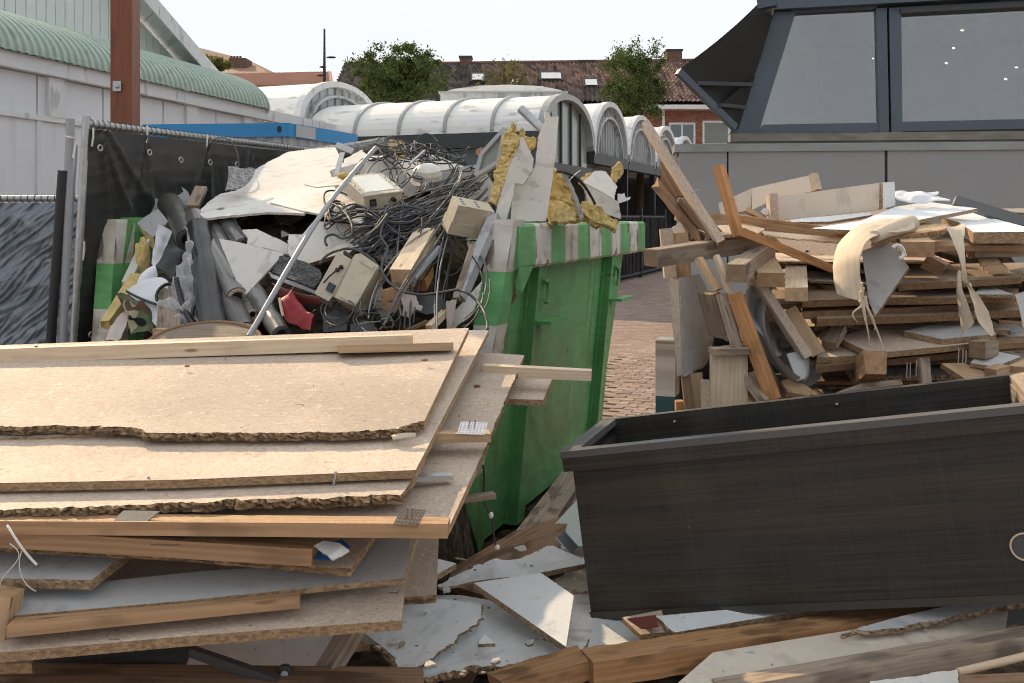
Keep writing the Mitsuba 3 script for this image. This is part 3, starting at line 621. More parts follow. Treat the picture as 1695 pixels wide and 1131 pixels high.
# roof lantern
rl = thing('roof_lantern', 'low white roof lantern rising behind the long ribbed vault', 'roof light')
q0, q1 = V((729, 166), 26), V((937, 166), 26)
MB().box(q0 + [0, 0, -1.2], q1 - q0, [0, 3, 0], [0, 0, 1.42]).put('curb', 'gable_grey', rl)
pl = np.array([[.03, 0], [.1, .08], [.3, .17], [.55, .20], [.8, .16], [.95, .06], [.99, 0]])
mb = MB(); wd = q1 - q0
for (a, z), (b, y) in zip(pl[:-1], pl[1:]): mb.quad(q0 + wd * a + [0, 0, z + .22], q0 + wd * b + [0, 0, y + .22], q0 + wd * b + [0, 3, y + .22], q0 + wd * a + [0, 3, z + .22])
mb.add([q0 + wd * a + [0, 0, z + .22] for a, z in pl], ear(pl)); mb.put('dome', 'vault_white', rl)
MB().box(q0 + [-.05, -.06, .2], wd + [.1, 0, 0], [0, 3.1, 0], [0, 0, .035]).put('rim', 'vault_rib', rl)

# ---------------------------------------------------------------- houses behind
row = thing('row_house', 'long red brick house row with grey and red pantiled roof behind the vaults', 'house')
HX0, HX1 = -8.6, 14.0
eave = lambda X: np.array([X, 45, 7.0]); ridge = lambda X: np.array([X, 49.5, 9.45 + .012 * (X + 8)])
NW = 106; NR = 13; nx = NW * 8
v, uvs = [], []
for r in range(NR):
    for e in (0, 1):
        s = (r + e) / NR
        for i in range(nx + 1):
            x = i / nx; X = HX0 + (HX1 - HX0) * x; p = eave(X) * (1 - s) + ridge(X) * s
            ph = x * NW * 2 * math.pi; lift = .04 * math.sin(ph) + .015 * math.sin(2 * ph) + (.15 if e == 0 else .0)
            v.append(p + np.array([0, -.45, .88]) * lift); uvs.append([x * NW, r + .5])
f = [[(r * 2 + e) * (nx + 1) + i, (r * 2 + e) * (nx + 1) + i + 1, (r * 2 + e + 1) * (nx + 1) + i + 1, (r * 2 + e + 1) * (nx + 1) + i] for r in range(NR) for e in (0, 1) if not (r == NR - 1 and e == 1) for i in range(nx)]
put('roof', (np.array(v), np.array(f)), 'roof_tile', row, smooth=True, uv=np.array(uvs), kind='stuff')
MB().quad([HX0, 49.6, 9.3], [HX0, 54, 7], [HX1, 54, 7], [HX1, 49.6, 9.6]).put('rear_roof', 'roof_tile', row)
tube('ridge', '', '', [ridge(HX0) + [0, 0, .05], ridge(HX1) + [0, 0, .05]], .13, 'chimney_brick', parent=row)
MB().box([HX0, 45.4, 0], [HX1 - HX0, 0, 0], [0, 8, 0], [0, 0, 6.95]).put('wall', 'brickwork', row)
MB().box([HX0, 44.75, 6.72], [HX1 - HX0, 0, 0], [0, .66, 0], [0, 0, .2]).put('gutter', 'white_paint', row)
beam_w('downpipe', '', '', np.array([(1098 - CX) / FPX * 45.3, 45.3, 0]), np.array([(1098 - CX) / FPX * 45.3, 45.3, 6.8]), .12, .12, 'white_paint', parent=row)
for (x0, x1, y0, y1, nm) in ((1107, 1151, 203, 241, 2), (1163, 1208, 200, 241, 1)):
    a, b = V((x0, y1), 45.38), V((x1, y0), 45.38); w = row + '__' + 'window'
    wk = MB().box(a, [b[0] - a[0], 0, 0], [0, .05, 0], [0, 0, b[2] - a[2]]).put('window', 'white_paint', row)
    W = b[0] - a[0]; Hh = b[2] - a[2]
    for k in range(nm):
        MB().box(a + [.09 + k * (W - .09) / nm, -.012, .1], [(W - .09) / nm - .09, 0, 0], [0, .01, 0], [0, 0, Hh - .2]).put('pane', 'window_dark' if nm == 2 else 'milk_glass', wk)
for (x0, x1, y) in ((778, 804, 132), (893, 931, 130), (835, 860, 141), (966, 990, 141)):
    s = (170 - y) / 65
    a = V((x0, y + 6), 45 + 4.5 * s - .6); b = V((x1, y - 5), 45 + 4.5 * s + .1)
    sk = MB().box(a + [0, 0, -.05], [b[0] - a[0], 0, 0], b * [0, 1, 1] - a * [0, 1, 1] + [0, 0, .1], [0, -.1, .15]).put('skylight', 'dark_beam', row)
    o = a + [.1, -.12, .16]
    MB().box(o, [b[0] - a[0] - .2, 0, 0], (b * [0, 1, 1] - a * [0, 1, 1]) * .85, [0, -.012, .012]).put('pane', 'white_paint', sk)
for (x0, x1, y0, y1) in ((761, 780, 95, 122), (959, 984, 102, 112), (1104, 1129, 84, 112)):
    a = V((x0, y1 + 6), 49.2)
    ch = MB().box(a, [(x1 - x0) / FPX * 49.2, 0, 0], [0, .9, 0], [0, 0, (y1 + 6 - y0) / FPX * 49.2]).put('chimney', 'chimney_brick', row)
    MB().box(a + [-.05, -.05, (y1 + 6 - y0) / FPX * 49.2], [(x1 - x0) / FPX * 49.2 + .1, 0, 0], [0, 1, 0], [0, 0, .08]).put('cap', 'dark_beam', ch)
pk = thing('tiled_house', 'low house with a pink ribbed tile roof left of the street lamp', 'house')
a, b, c, d = V((370, 141), 36), V((548, 141), 36), V((545, 121), 39), V((372, 125), 39)
mb = MB(); R = 7
for r in range(R):
    s0, s1 = r / R, (r + 1) / R; q = lambda s, e: (a + (d - a) * s, b + (c - b) * s)[e]
    mb.quad(q(s0, 0) + [0, -.05, .12], q(s0, 1) + [0, -.05, .12], q(s1, 1), q(s1, 0)); mb.quad(q(s0, 0), q(s0, 1), q(s0, 1) + [0, -.05, .12], q(s0, 0) + [0, -.05, .12])
mb.put('roof', 'pink_tile', pk)
MB().box([a[0], 36.2, 0], [b[0] - a[0], 0, 0], [0, 6, 0], [0, 0, a[2] - .1]).put('wall', 'white_panel', pk)
tube('verge', '', '', [b, c], .1, 'pink_tile', parent=pk)
bk = thing('brown_roofed_house', 'house with a big brown hipped roof and two brick chimneys behind the hall gable', 'house')
R0 = [V((255, 128), 46), V((455, 128), 46), V((412, 100), 52), V((262, 62), 55)]
R1 = [R0[1], V((470, 128), 58), R0[2]]
mb = MB().add(R0, [[0, 1, 2], [0, 2, 3]]); mb.add(R1, [[0, 1, 2]]); mb.put('roof', 'brown_tile', bk)
MB().box([R0[0][0], 46.3, 0], [R0[1][0] - R0[0][0], 0, 0], [0, 9, 0], [0, 0, R0[0][2]]).put('wall', 'brickwork', bk)
for (x0, x1, y0, y1, Y) in ((263, 287, 63, 88, 52), (379, 407, 96, 118, 49)):
    ck = MB().box(V((x0, y1 + 4), Y), [(x1 - x0) / FPX * Y, 0, 0], [0, 1.2, 0], [0, 0, (y1 - y0 + 4) / FPX * Y]).put('chimney', 'chimney_brick', bk)
    for i in range(4): tube('pot', '', '', [V((x0 + 4 + i * 5, y0), Y + .5), V((x0 + 4 + i * 5, y0 - 3), Y + .5)], .06, 'chimney_brick', parent=ck)
# street lamp
lp = thing('street_lamp', 'thin dark lamp mast with two side lights against the white sky', 'street lamp')
tube('mast', '', '', [[(537 - CX) / FPX * 33, 33, 0], V((537, 120), 33), V((537, 48), 33)], [.09, .05, .03], 'iron_black', parent=lp)
for x, y, d in ((548, 95, 1), (533, 111, -1), (529, 125, -1)):
    A = V((537, y + 1.5), 33)
    put('lamp_head', lump(V((x if d > 0 else x + 1, y), 33), (.17 if d > 0 else .12, .1, .035), 2, 2, 0), 'iron_black', lp)
# trees
def leaves(c, r, n, size, seed, gaps=.42):
    g_ = np.random.default_rng(seed); out = []
    nk = 150; ck = g_.normal(size=(nk, 3)); ck /= np.linalg.norm(ck, axis=1, keepdims=True)
    outl = .55 + .95 * meshkit.noise(ck * 2.3 + seed * 5.1); ck *= (outl * g_.random(nk) ** .42)[:, None]
    rad = g_.uniform(.07, .2, nk)
    k = g_.integers(0, nk, n); p = ck[k] + g_.normal(size=(n, 3)) * rad[k, None] * .6
    p = p[np.linalg.norm(p, axis=1) < 1.5]
    p = np.asarray(c) + p * np.asarray(r); n = len(p)
    a = g_.normal(size=(n, 3)); a /= np.linalg.norm(a, axis=1, keepdims=True); b = np.cross(a, g_.normal(size=(n, 3))); b /= np.linalg.norm(b, axis=1, keepdims=True)
    s = size * g_.uniform(.6, 1.3, (n, 1))
    v = np.stack([p - a * s, p + b * s * .45, p + a * s, p - b * s * .45], 1).reshape(-1, 3)
    f = np.arange(n * 4).reshape(-1, 4)
    return v, f, np.repeat(np.arange(n) % 37 + .5, 4)
def tree(name, label, x, Y, crown, r, n, size, seed, m='leaf_dark', branches=9):
    k = thing(name, label, 'tree'); base = np.array([(x - CX) / FPX * Y, Y, 0]); c = V(crown, Y)
    gg = np.random.default_rng(seed + 5)
    tube('trunk', '', '', spline([base, (base + c) / 2 + gg.normal(0, .1, 3), c + [0, 0, r[2] * .5]], 10), np.linspace(.22, .04, 10), 'bark', parent=k)
    for i in range(branches):
        a = gg.random() * 6.28; st = base + (c - base) * gg.uniform(.55, .95); en = c + np.array([math.cos(a) * r[0], math.sin(a) * r[1], gg.uniform(-.3, .9) * r[2]]) * gg.uniform(.7, 1.02)
        tube('branch', '', '', spline([st, (st + en) / 2 + [0, 0, .2], en], 7), np.linspace(.07, .012, 7), 'bark', 5, parent=k)
    v, f, u = leaves(c, r, n, size, seed)
    put('crown', (v, f), m, k, uv=np.column_stack([u, u]))
tree('leafy_tree', 'large dark green tree standing behind the ribbed vault, left of the chimneys', 660, 32, (662, 128), (1.45, 1.4, 1.05), 16000, .06, 3)
tree('leafy_tree', 'green tree with a pointed crown in front of the red pantiles', 1048, 36, (1052, 150), (1.35, 1.3, 1.5), 13500, .06, 8)
tree('leafy_tree', 'small yellow-green tree beside the hall gable at left', 342, 30, (344, 116), (.62, .6, .5), 2600, .075, 12, 'leaf_olive', 6)
tree('leafy_tree', 'sparse thin young tree in front of the row house roof lights', 835, 34, (835, 128), (.95, .6, .62), 700, .06, 15, 'leaf_olive', 14)

# ---------------------------------------------------------------- grey building with glass front on the right
gb = thing('cafe_building', 'grey panelled building with slanted blue-grey glazing on the right', 'building')
A0, B0 = V((1120, 252), 13), V((1860, 248), 12.4); dirx = unit((B0 - A0) * [1, 1, 0]); back = np.array([-dirx[1], dirx[0], 0])
zt = A0[2]
for (x0, x1) in ((1124, 1202.5), (1204.5, 1455.5), (1457.5, 1860)):
    a = A0 + dirx * (x0 - 1120) / FPX * 13; a[2] = 0; L = (x1 - x0) / FPX * 12.85
    MB().box(a, dirx * L, back * .05, dn(zt)).put('panel', 'panel_grey', gb)
MB().box(A0 * [1, 1, 0] + back * .052 + dirx * .03, dirx * 6.5, back * .5, dn(zt - .01)).put('wall', 'dark_beam', gb)
MB().box(A0 - dirx * .03 - back * .03, dirx * 6.6, back * .55, dn(.105)).put('wall_cap', 'cap_metal', gb)
Lz = lambda y, Y=13: EYE + (HY - y) / FPX * Y
fx = lambda x: A0 * [1, 1, 0] + dirx * ((x - 1120) / FPX * 13.0) + back * .5
MB().box(fx(1208) + dn(Lz(240)), dirx * 5.8, back * .1, dn(.07)).put('flashing_lower', 'flashing', gb)
MB().box(fx(1214) - back * .05 + dn(Lz(231)), dirx * 5.7, back * .1, dn(.11)).put('flashing_upper', 'flashing', gb)
def Wn(x, y, o=0):                                   # point on the glazed front, which leans back a little
    z = Lz(y, 13.4); return fx(x) * [1, 1, 0] + back * (.05 + .12 * (z - Lz(225, 13.4)) + o) + dn(z)
def wquad(pts, o, th, name, m):
    f_ = [Wn(*p, o) for p in pts]; b_ = [Wn(*p, o + th) for p in pts]; mb = MB()
    mb.quad(*f_); mb.quad(*b_[::-1]); [mb.quad(f_[i], b_[i], b_[(i + 1) % 4], f_[(i + 1) % 4]) for i in range(4)]
    return mb.put(name, m, gb)
wquad([(1214, 221), (1286, 14), (1330, 14), (1262, 221)], 0, .2, 'slanted_post', 'frame_blue')
wquad([(1462, 221), (1464, 12), (1481, 12), (1478, 221)], -.01, .2, 'post', 'frame_blue'); wquad([(1482, 221), (1485, 12), (1505, 12), (1500, 221)], -.004, .2, 'post', 'frame_blue')
wquad([(1260, 221), (1272, 206), (1462, 204.5), (1462, 219.5)], .004, .2, 'bottom_rail', 'frame_blue'); wquad([(1500, 219), (1500, 203.5), (1860, 199), (1860, 215)], .004, .2, 'bottom_rail', 'frame_blue')
wquad([(1318, 17), (1325, 9), (1465, 4), (1465, 12)], .004, .2, 'top_rail', 'frame_blue'); wquad([(1500, 19), (1500, 11), (1860, 0), (1860, 8)], .004, .2, 'top_rail', 'frame_blue')
wquad([(1280, 13), (1284, -25), (1860, -45), (1860, -5)], -.12, .4, 'roof_edge', 'frame_blue')
wquad([(1503, 22), (1503, 14), (1860, 3), (1860, 11)], -.04, .1, 'blind_box', 'dark_beam')
for pts in ([(1268, 207), (1326, 15), (1466, 10), (1464, 206)], [(1498, 205), (1502, 18), (1860, 6), (1860, 201)]):
    MB().quad(*[Wn(*p, .06) for p in pts]).put('pane', 'pane_glass', gb)
# room behind the glass
ra, rb, rc = fx(1262) + back * .4, fx(2600) + back * .4, fx(1470) + back * 4.4 - back * 4
z0r, z1r = Lz(232), Lz(-20)
MB().quad(rc + back * 4 + dn(z0r), rb + back * 4 + dn(z0r), rb + back * 4 + dn(z1r), rc + back * 4 + dn(z1r)).put('room_rear_wall', 'room_wall', gb)
rt = fx(1300) + back * .4
MB().quad(rt + dn(z1r), rb + dn(z1r), rb + back * 4 + dn(z1r), rc + back * 4 + dn(z1r)).put('ceiling', 'room_wall', gb)
MB().quad(ra + dn(z0r), rb + dn(z0r), rb + back * 4 + dn(z0r), rc + back * 4 + dn(z0r)).put('room_floor', 'panel_grey', gb)
MB().quad(ra + dn(z0r), rc + back * 4 + dn(z0r), rc + back * 4 + dn(z1r), rt + dn(z1r)).put('room_side_wall', 'room_wall', gb)
mb = MB().box(fx(1310) + back * .3 + dn(Lz(-48)), dirx * 7, back * 4, dn(.2)).put('roof', 'frame_blue', gb)
for (x, y) in ((1448, 40), (1447, 71), (1446, 97), (1592, 51), (1578, 80), (1566, 105), (1682, 112), (1664, 131)):
    r_ = ray((x, y)); Yc = (z1r - .02 - EYE) / r_[2] if y < 110 else 16.2
    c = V((x, y), min(Yc, 16.3)); ring = [c + .024 * np.array([math.cos(a), math.sin(a) * .9, 0.0]) + [0, -.01, .012 * math.sin(a)] for a in np.linspace(0, 2 * np.pi, 13)[:-1]]
    put('downlight', (np.array(ring), np.array([[0, i, i + 1] for i in range(1, 11)])), {'type': 'diffuse'}, gb, emitter={'type': 'area', 'radiance': {'type': 'rgb', 'value': [3.5, 2.9, 2.1]}})
# awning
aw = thing('awning', 'dark folding awning hanging from the left edge of the slanted glazing', 'awning')
Yf, Yb = 12.2, 13.6
ribbon('cloth', '', '', [((1258, 3), Yb), ((1204, 54), 13.1), ((1162, 88), 12.6), ((1122, 117), Yf)], [((1282, 14), 13.3), ((1268, 66), 13.32), ((1250, 122), 13.34), ((1187, 173), 12.5)], 'awning_cloth', 24, 9, .012, parent=aw)
ribbon('cloth', '', '', [((1250, 126), 13.36), ((1222, 149), 12.98), ((1189, 176), 12.52)], [((1222, 214), 13.36), ((1219, 213), 13.0), ((1216, 210), 12.66)], 'awning_cloth', 12, 7, .012, parent=aw)
beam('front_bar', '', '', (1122, 118), Yf, (1216, 211), 12.65, .075, .085, 'frame_blue', parent=aw)
beam('arm', '', '', (1152, 138), 12.35, (1246, 140), 13.2, .05, .05, 'dark_beam', parent=aw)
beam('arm', '', '', (1192, 174), 12.45, (1234, 178), 13.2, .05, .05, 'dark_beam', parent=aw)
beam('cassette', '', '', (1255, 8), 13.3, (1285, 2), 13.2, .16, .14, 'frame_blue', parent=aw)
# ---------------------------------------------------------------- green skip
def S(t, s, z): return np.array([-.018 + .353 * t + .936 * s, 5.29 + .936 * t - .353 * s, z])
lean = lambda z: .13 * z / 1.4
skip = thing('skip_container', 'green steel skip with green and white striped rim, heaped with rubble', 'skip')
def plate(pts, off, th, name, m, mb=None, code=0):
    """plate on the right wall from (t, z) corners; off: distance outward from the leaning wall"""
    f_ = [S(t, lean(z) + off, z) for t, z in pts]; b_ = [S(t, lean(z) + off - th, z) for t, z in pts]
    uv = [[t + 1000 * code + 2, z] for t, z in pts]; k = len(pts)
    mb = mb or MB(); tr = ear([[t, z] for t, z in pts])
    mb.add(f_, tr, uv); mb.add(b_, tr[:, ::-1], uv)
    for i in range(k): j = (i + 1) % k; mb.add([f_[i], b_[i], b_[j], f_[j]], [[0, 1, 2, 3]], [uv[i], uv[i], uv[j], uv[j]])
    return mb.put(name, m, skip) if name else mb
def skip_paint_uv(k): return k
MB_wall = plate([(-.62, 1.5), (-.70, .55), (-.42, .05), (1.72, .05), (2.04, 1.5)], 0, .012, 'side_wall', 'green_paint')
plate([(-.70, .55), (-.78, .42), (-.46, .02), (-.40, .05)], .015, .04, 'corner_plate', 'green_paint')
for t in (0, 1.53):
    mb = plate([(t - .06, 1.44), (t - .06, .04), (t + .06, .04), (t + .06, 1.44)], .065, .065, None, None)
    mb = plate([(t - .085, 1.44), (t - .085, .05), (t - .062, .04), (t - .062, 1.44)], .02, .02, None, None, mb)
    mb.put('rib', 'green_paint', skip)
    a = S(t + .16, lean(1.12) + .02, 1.13)
    MB().box(S(t - .05, lean(1.13) + .07, 1.125), D2 * .36, N2 * .085, dn(.018)).put('ledge', 'green_paint', skip)
    hk = [S(t + .02 + .035 * math.cos(x), lean(1.3) + .09, 1.30 + .06 * math.sin(x)) for x in np.linspace(-2.2, 2.2, 12)]
    tube('hook', '', '', hk, .012, 'green_paint', 6, parent=skip)
# rim: bevelled box lip with stripes
lp_ = [(.13, 1.44), (.25, 1.445), (.265, 1.46), (.265, 1.655), (.25, 1.67), (.12, 1.67)]
mb = MB(); ta, tb = -.56, 2.17; tn = np.linspace(ta, tb, 24); n_ = len(lp_)
dent = lambda t, i: .006 * (meshkit.noise(np.array([t * 5, i * 3.3, 1.5])) - .5)
for i in range(n_):
    (s0, z0), (s1, z1) = lp_[i], lp_[(i + 1) % n_]
    for a, b in zip(tn[:-1], tn[1:]):
        cd = 1000 if i in (0, 1, 2, 3, 4) else 0
        mb.quad(S(a, s0 + dent(a, i), z0 + dent(a, i + 9)), S(b, s0 + dent(b, i), z0 + dent(b, i + 9)), S(b, s1 + dent(b, (i + 1) % n_), z1 + dent(b, (i + 1) % n_ + 9)), S(a, s1 + dent(a, (i + 1) % n_), z1 + dent(a, (i + 1) % n_ + 9)), [[a + cd + .56 + .5 - .25, z0], [b + cd + .56 + .25, z0], [b + cd + .81, z1], [a + cd + .81, z1]])
for t in (ta, tb): mb.add([S(t, s, z) for s, z in lp_], ear(lp_), [[1000.3 + .5 * 0 + .0, z] for s, z in lp_])
mb.put('rim', 'green_paint', skip)
# end posts: striped by height
def post(s_in, s_out, lean_k, name):
    zs = [1.69, 1.45, 1.2, .95, .7, .5]
    mb = MB(); R = []
    for z in zs:
        t = -.56 - .16 * (1.69 - z) / .7; d = lean_k * (z - 1.69)
        R.append([S(t - .05, s_in + d, z), S(t - .05, s_out + d, z), S(t + .1, s_out + d, z), S(t + .1, s_in + d, z)])
    for a, b, z0, z1 in zip(R[:-1], R[1:], zs[:-1], zs[1:]):
        for i in range(4):
            j = (i + 1) % 4; o = .03 * i
            mb.quad(a[i], a[j], b[j], b[i], [[2000.1 + o, z0 + .06], [2000.22 + o, z0 + .06], [2000.22 + o, z1 + .06], [2000.1 + o, z1 + .06]])
    mb.quad(*R[0], [[2000.1, 1.6], [2000.2, 1.6], [2000.2, 1.7], [2000.1, 1.7]])
    mb.put(name, 'green_paint', skip)
post(.145, .262, .095, 'end_post'); post(-2.265, -2.145, -.13, 'end_post')
# folded gusset under the near end of the rim
MB().add([S(-.56, .266, 1.46), S(-.36, .27, 1.455), S(-.5, .262, 1.33), S(-.56, .25, 1.36)], [[0, 1, 2], [0, 2, 3]], [[1000.3, 1.4]] * 4).put('gusset', 'green_paint', skip)
mb = MB()
q = [S(-.52, -2.145, 1.7), S(-.85, -2.0, .55), S(1.8, -2.0, .1), S(2.1, -2.145, 1.7)]
qo = [p - N2 * .02 for p in q]; mb.quad(*q, [[2, 1.7], [1.5, .5], [4.2, .1], [4.5, 1.7]]); mb.quad(*qo[::-1])
[mb.quad(q[i], qo[i], qo[(i + 1) % 4], q[(i + 1) % 4]) for i in range(4)]
mb.put('side_wall', 'green_paint', skip)
MB().box(S(-.5, -2.26, 1.5), D2 * 2.6, N2 * .11, dn(.2)).put('rim', 'green_paint', skip)
MB().quad(S(2.05, -2.13, 1.66), S(1.75, -2.02, .08), S(1.75, 0, .08), S(2.05, .12, 1.66)).put('end_wall', 'green_paint', skip)
MB().quad(S(-.5, -2.02, .08), S(1.75, -2.02, .08), S(1.75, 0, .08), S(-.5, 0, .08)).put('floor', 'green_paint', skip)

# ---------------------------------------------------------------- fence with tarpaulins
def fence_panel(label, A, d, L, ztop, zbot, tarp, tarpmat, leanv, seed, wr, posts):
    k = thing('site_fence', label, 'fence')
    up = unit(np.array([leanv[0], leanv[1], 1.0])); A = np.asarray(A, float)
    at = lambda l, z: A + d * l + up * (z / up[2])
    tube('top_rail', '', '', [at(0, ztop), at(L, ztop)], .021, 'zinc', 10, parent=k)
    for l in posts: tube('post', '', '', [at(l, 0.0), at(l, ztop + .04)], .0215, 'zinc', 12, parent=k)
    mb = MB(); nrm = unit(np.cross(d, up)); nrm = nrm if nrm[1] < 0 else -nrm
    for l in np.arange(.03, L, .042):
        c = at(l, ztop); ring = [c + .026 * (math.cos(a) * up + math.sin(a) * nrm) + d * .012 * a / 6 for a in np.linspace(0, 6.28, 9)]
        mb.add(*tube_mesh(ring, .0023, 4, False)); 
    mb.put('wire_mesh', 'iron_black', k, kind='stuff')
    nx, nz = (220, 150) if tarpmat == 'black_tarp' else (210, 190); g_ = []
    for i in range(nx + 1):
        for j in range(nz + 1):
            l, z = L * (i / nx), zbot + (ztop - .03 - zbot) * j / nz
            g_.append((l, z))
    g_ = np.array(g_); w = np.stack([g_[:, 0], g_[:, 1], np.full(len(g_), seed)], 1)
    disp = wr(g_[:, 0], g_[:, 1], w)
    pts = A + d * g_[:, :1] + up * (g_[:, 1:2] / up[2]) + nrm * (disp[:, None] + .015)
    f = [[i * (nz + 1) + j, (i + 1) * (nz + 1) + j, (i + 1) * (nz + 1) + j + 1, i * (nz + 1) + j + 1] for i in range(nx) for j in range(nz)]
    put('tarpaulin', (pts, np.array(f)), tarpmat, k, smooth=True)
    return k, at, nrm, up
def wr1(l, z, w):
    r = np.hypot(l - .05, z - 2.2); th_ = np.arctan2(l - .05, 2.25 - z)
    fan = .05 * np.exp(-((th_ - .50) / .05) ** 2) * np.clip(r * 2, 0, 1) * np.exp(-r * .5) + .035 * np.exp(-((th_ - .25) / .05) ** 2) * np.exp(-r * .6) + .025 * np.exp(-((th_ - .8) / .05) ** 2) * np.exp(-r)
    for c in (.44, .99, 1.5): t2 = np.arctan2(l - c, 2.25 - z); fan += .03 * np.exp(-((np.abs(t2) - .16) / .06) ** 2) * np.exp(-np.hypot(l - c, z - 2.2) * 2)
    k = np.stack([w[:, 0] * 14 + w[:, 1] * 5, w[:, 1] * 3.5, w[:, 2]], 1); k2 = np.stack([w[:, 0] * 5, w[:, 1] * 40 + 5 * meshkit.noise(w * 3), w[:, 2]], 1)
    return fan + .02 * np.sin(l * 7.2) * np.exp(-(2.25 - z) * 3) + .05 * (meshkit.fbm(w * [1.5, 1.2, 1], 3) - .5) + .014 * (meshkit.fbm(k, 3) - .5) + .006 * (meshkit.fbm(k2, 2) - .5)
FA = V((132, 196), 5.35); FA[2] = 0; FA = FA - np.array([.028 * 2.2 * 0, 0, 0])
fk, fat, fn_, fup = fence_panel('temporary steel fence panel hung with black tarpaulin behind the skip', V((106, 565), 5.35) * [1, 1, 0], D2, 3.5, 2.22, .1, None, 'black_tarp', (.055, .0), 3, wr1, (0, 3.5))
for l, z in ((.02, 2.08), (.44, 2.13), (.99, 2.12), (.0, 1.45), (.01, .75)):
    c = fat(l, z + .07)
    tube('cable_tie', '', '', [c + fn_ * .032 + fup * .05, c + fn_ * .036 + d_ if False else c + fn_ * .036, c + fn_ * .03 - fup * .055], .006, 'plastic_white', 5, parent=fk)
for l, z in ((.44, 2.09), (.72, 2.06), (1.0, 2.06), (1.28, 2.06), (.06, 1.05), (.05, 2.09)):
    c = fat(l, z) + fn_ * .06
    tube('eyelet', '', '', [c + .016 * (math.cos(a) * D2 + math.sin(a) * fup) for a in np.linspace(0, 6.3, 12)], .005, 'zinc', 5, parent=fk)
tube('wire', '', '', spline([fat(1.0, 2.2) + fn_ * .05, fat(1.16, 2.2) + fn_ * .1, fat(1.22, 2.05) + fn_ * .12, fat(1.2, 1.9) + fn_ * .1, fat(1.12, 1.85) + fn_ * .12], 24), .005, 'cable_grey', 5, parent=fk)
# second post with black sleeve, left of the first
fp = thing('fence_post', 'grey fence post with a black sleeve left of the tarpaulined panel', 'post')
b0, b1 = V((91, 570), 5.15), V((117, 197), 5.15)
tube('pipe', '', '', [b0 - dn(1.2) , b1], .0225, 'conduit_grey', 12, parent=fp)
tube('sleeve', '', '', [b0 + (b1 - b0) * .005 - [.014, 0, 0] + [0, -.02, 0], b0 + (b1 - b0) * .77 - [.013, 0.02, 0]], .026, 'iron_black', 10, parent=fp)
tube('cable_tie', '', '', [V((107, 226), 5.11), V((118, 228), 5.1), V((126, 230), 5.14), V((121, 262), 5.12)], .006, 'plastic_white', 5, parent=fp)
beam('brace', '', '', (124, 240), 5.25, (104, 560), 5.25, .02, .03, 'zinc', parent=fp)
def wr2(l, z, w):
    out = 0
    for ang, fl, fh, am in ((.72, 1.6, 34, .020), (.95, 2.4, 58, .011), (.5, 2.0, 46, .012), (1.2, 3, 80, .005), (.1, 2, 6, .025)):
        a = l * math.cos(ang) + z * math.sin(ang); b = -l * math.sin(ang) + z * math.cos(ang)
        q = meshkit.fbm(w * [2.5, 2.5, 1] + ang * 9, 2)
        out = out + am * (1 - 2 * np.abs(meshkit.noise(np.stack([a * fl + 3 * q, b * fh + 5 * q, w[:, 2] + ang * 7], 1)) * 2 - 1)) * meshkit.noise(np.stack([a * 4, b * 7, w[:, 2] + 3 + ang], 1))
    return out + .05 * (meshkit.fbm(w * [1.3, 1.3, 1], 2) - .5)
fence_panel('lower fence panel at the left edge hung with crinkled blue-grey sheeting', V((-130, 700), 5.9) * [1, 1, 0] , unit(np.array([1.0, .04, 0])), 1.55, 1.82, .15, None, 'blue_film', (0.0, .12), 9, wr2, (0, 1.5))

# ---------------------------------------------------------------- board stack in the left foreground
BN1, BN2, BN3 = (0, -.13, 1), (0, -.087, 1), (0, -.08, 1)
slab('chipboard_sheet', 'topmost beige chipboard sheet of the left stack, its front edge torn and crumbling', 'board', [(-70, 574), (776, 543), (709, 683), (702, 697), (660, 710), (560, 716), (240, 716), (215, 707), (-70, 704)], 2.35, BN1, .019, 'chipboard', {3: .014, 4: .016, 5: .014, 6: .012, 7: .014}, at=2, layers=5)
slab('torn_splinter', 'dark torn chipboard splinter lifting from the front corner of the topmost sheet', 'splinter', [(632, 694), (655, 687), (705, 679), (707, 688), (690, 700), (660, 699), (640, 699)], 2.33, (0, -.3, 1), .012, 'old_wood', {0: .006, 1: .004, 3: .006, 4: .005}, at=0)
slab('thin_board', 'thin board strip showing under the torn edge at the far left', 'board', [(-70, 726), (110, 721), (188, 717), (200, 690), (-70, 690)], 2.26, BN2, .014, 'grey_laminate', {}, at=1)
slab('chipboard_sheet', 'second chipboard sheet of the left stack with a clean sawn front edge', 'board', [(-70, 801), (300, 794), (688, 778), (809, 547), (760, 546), (500, 560), (-70, 588)], 2.05, BN2, .018, 'chipboard', {}, at=2)
slab('chipboard_sheet', 'third chipboard sheet of the left stack, ragged front edge with upright nails', 'board', [(-70, 845), (240, 836), (440, 826), (663, 820), (684, 792), (705, 750), (-70, 760)], 1.975, BN3, .02, 'chipboard', {0: .016, 1: .015, 2: .016, 3: .004}, at=3, layers=5)
slab('chipboard_sheet', 'wide chipboard sheet jutting right from under the stack, with nail plates on it', 'board', [(-70, 876), (745, 868), (790, 770), (868, 588), (810, 584), (500, 600), (-70, 700)], 1.93, BN3, .018, 'chipboard', {2: .004}, at=1)
beam('batten', 'long pale batten lying along the back of the topmost chipboard sheet', 'batten', (-60, 590), 2.82, (684, 566), 2.93, .085, .042, 'pale_pine', roll=.08)
beam('batten', 'thinner batten end poking out beside the long pale batten', 'batten', (560, 578), 2.84, (748, 573), 2.90, .06, .022, 'pine', roll=.1)
beam('batten', 'orange-tinged batten along the front edge of the wide chipboard sheet', 'batten', (-60, 866), 1.90, (743, 873), 1.89, .055, .026, 'brown_wood', roll=.06)
beam('batten', 'short batten under the silver nail plate on the wide chipboard sheet', 'batten', (690, 724), 2.36, (811, 722), 2.38, .06, .022, 'pine', roll=.08)
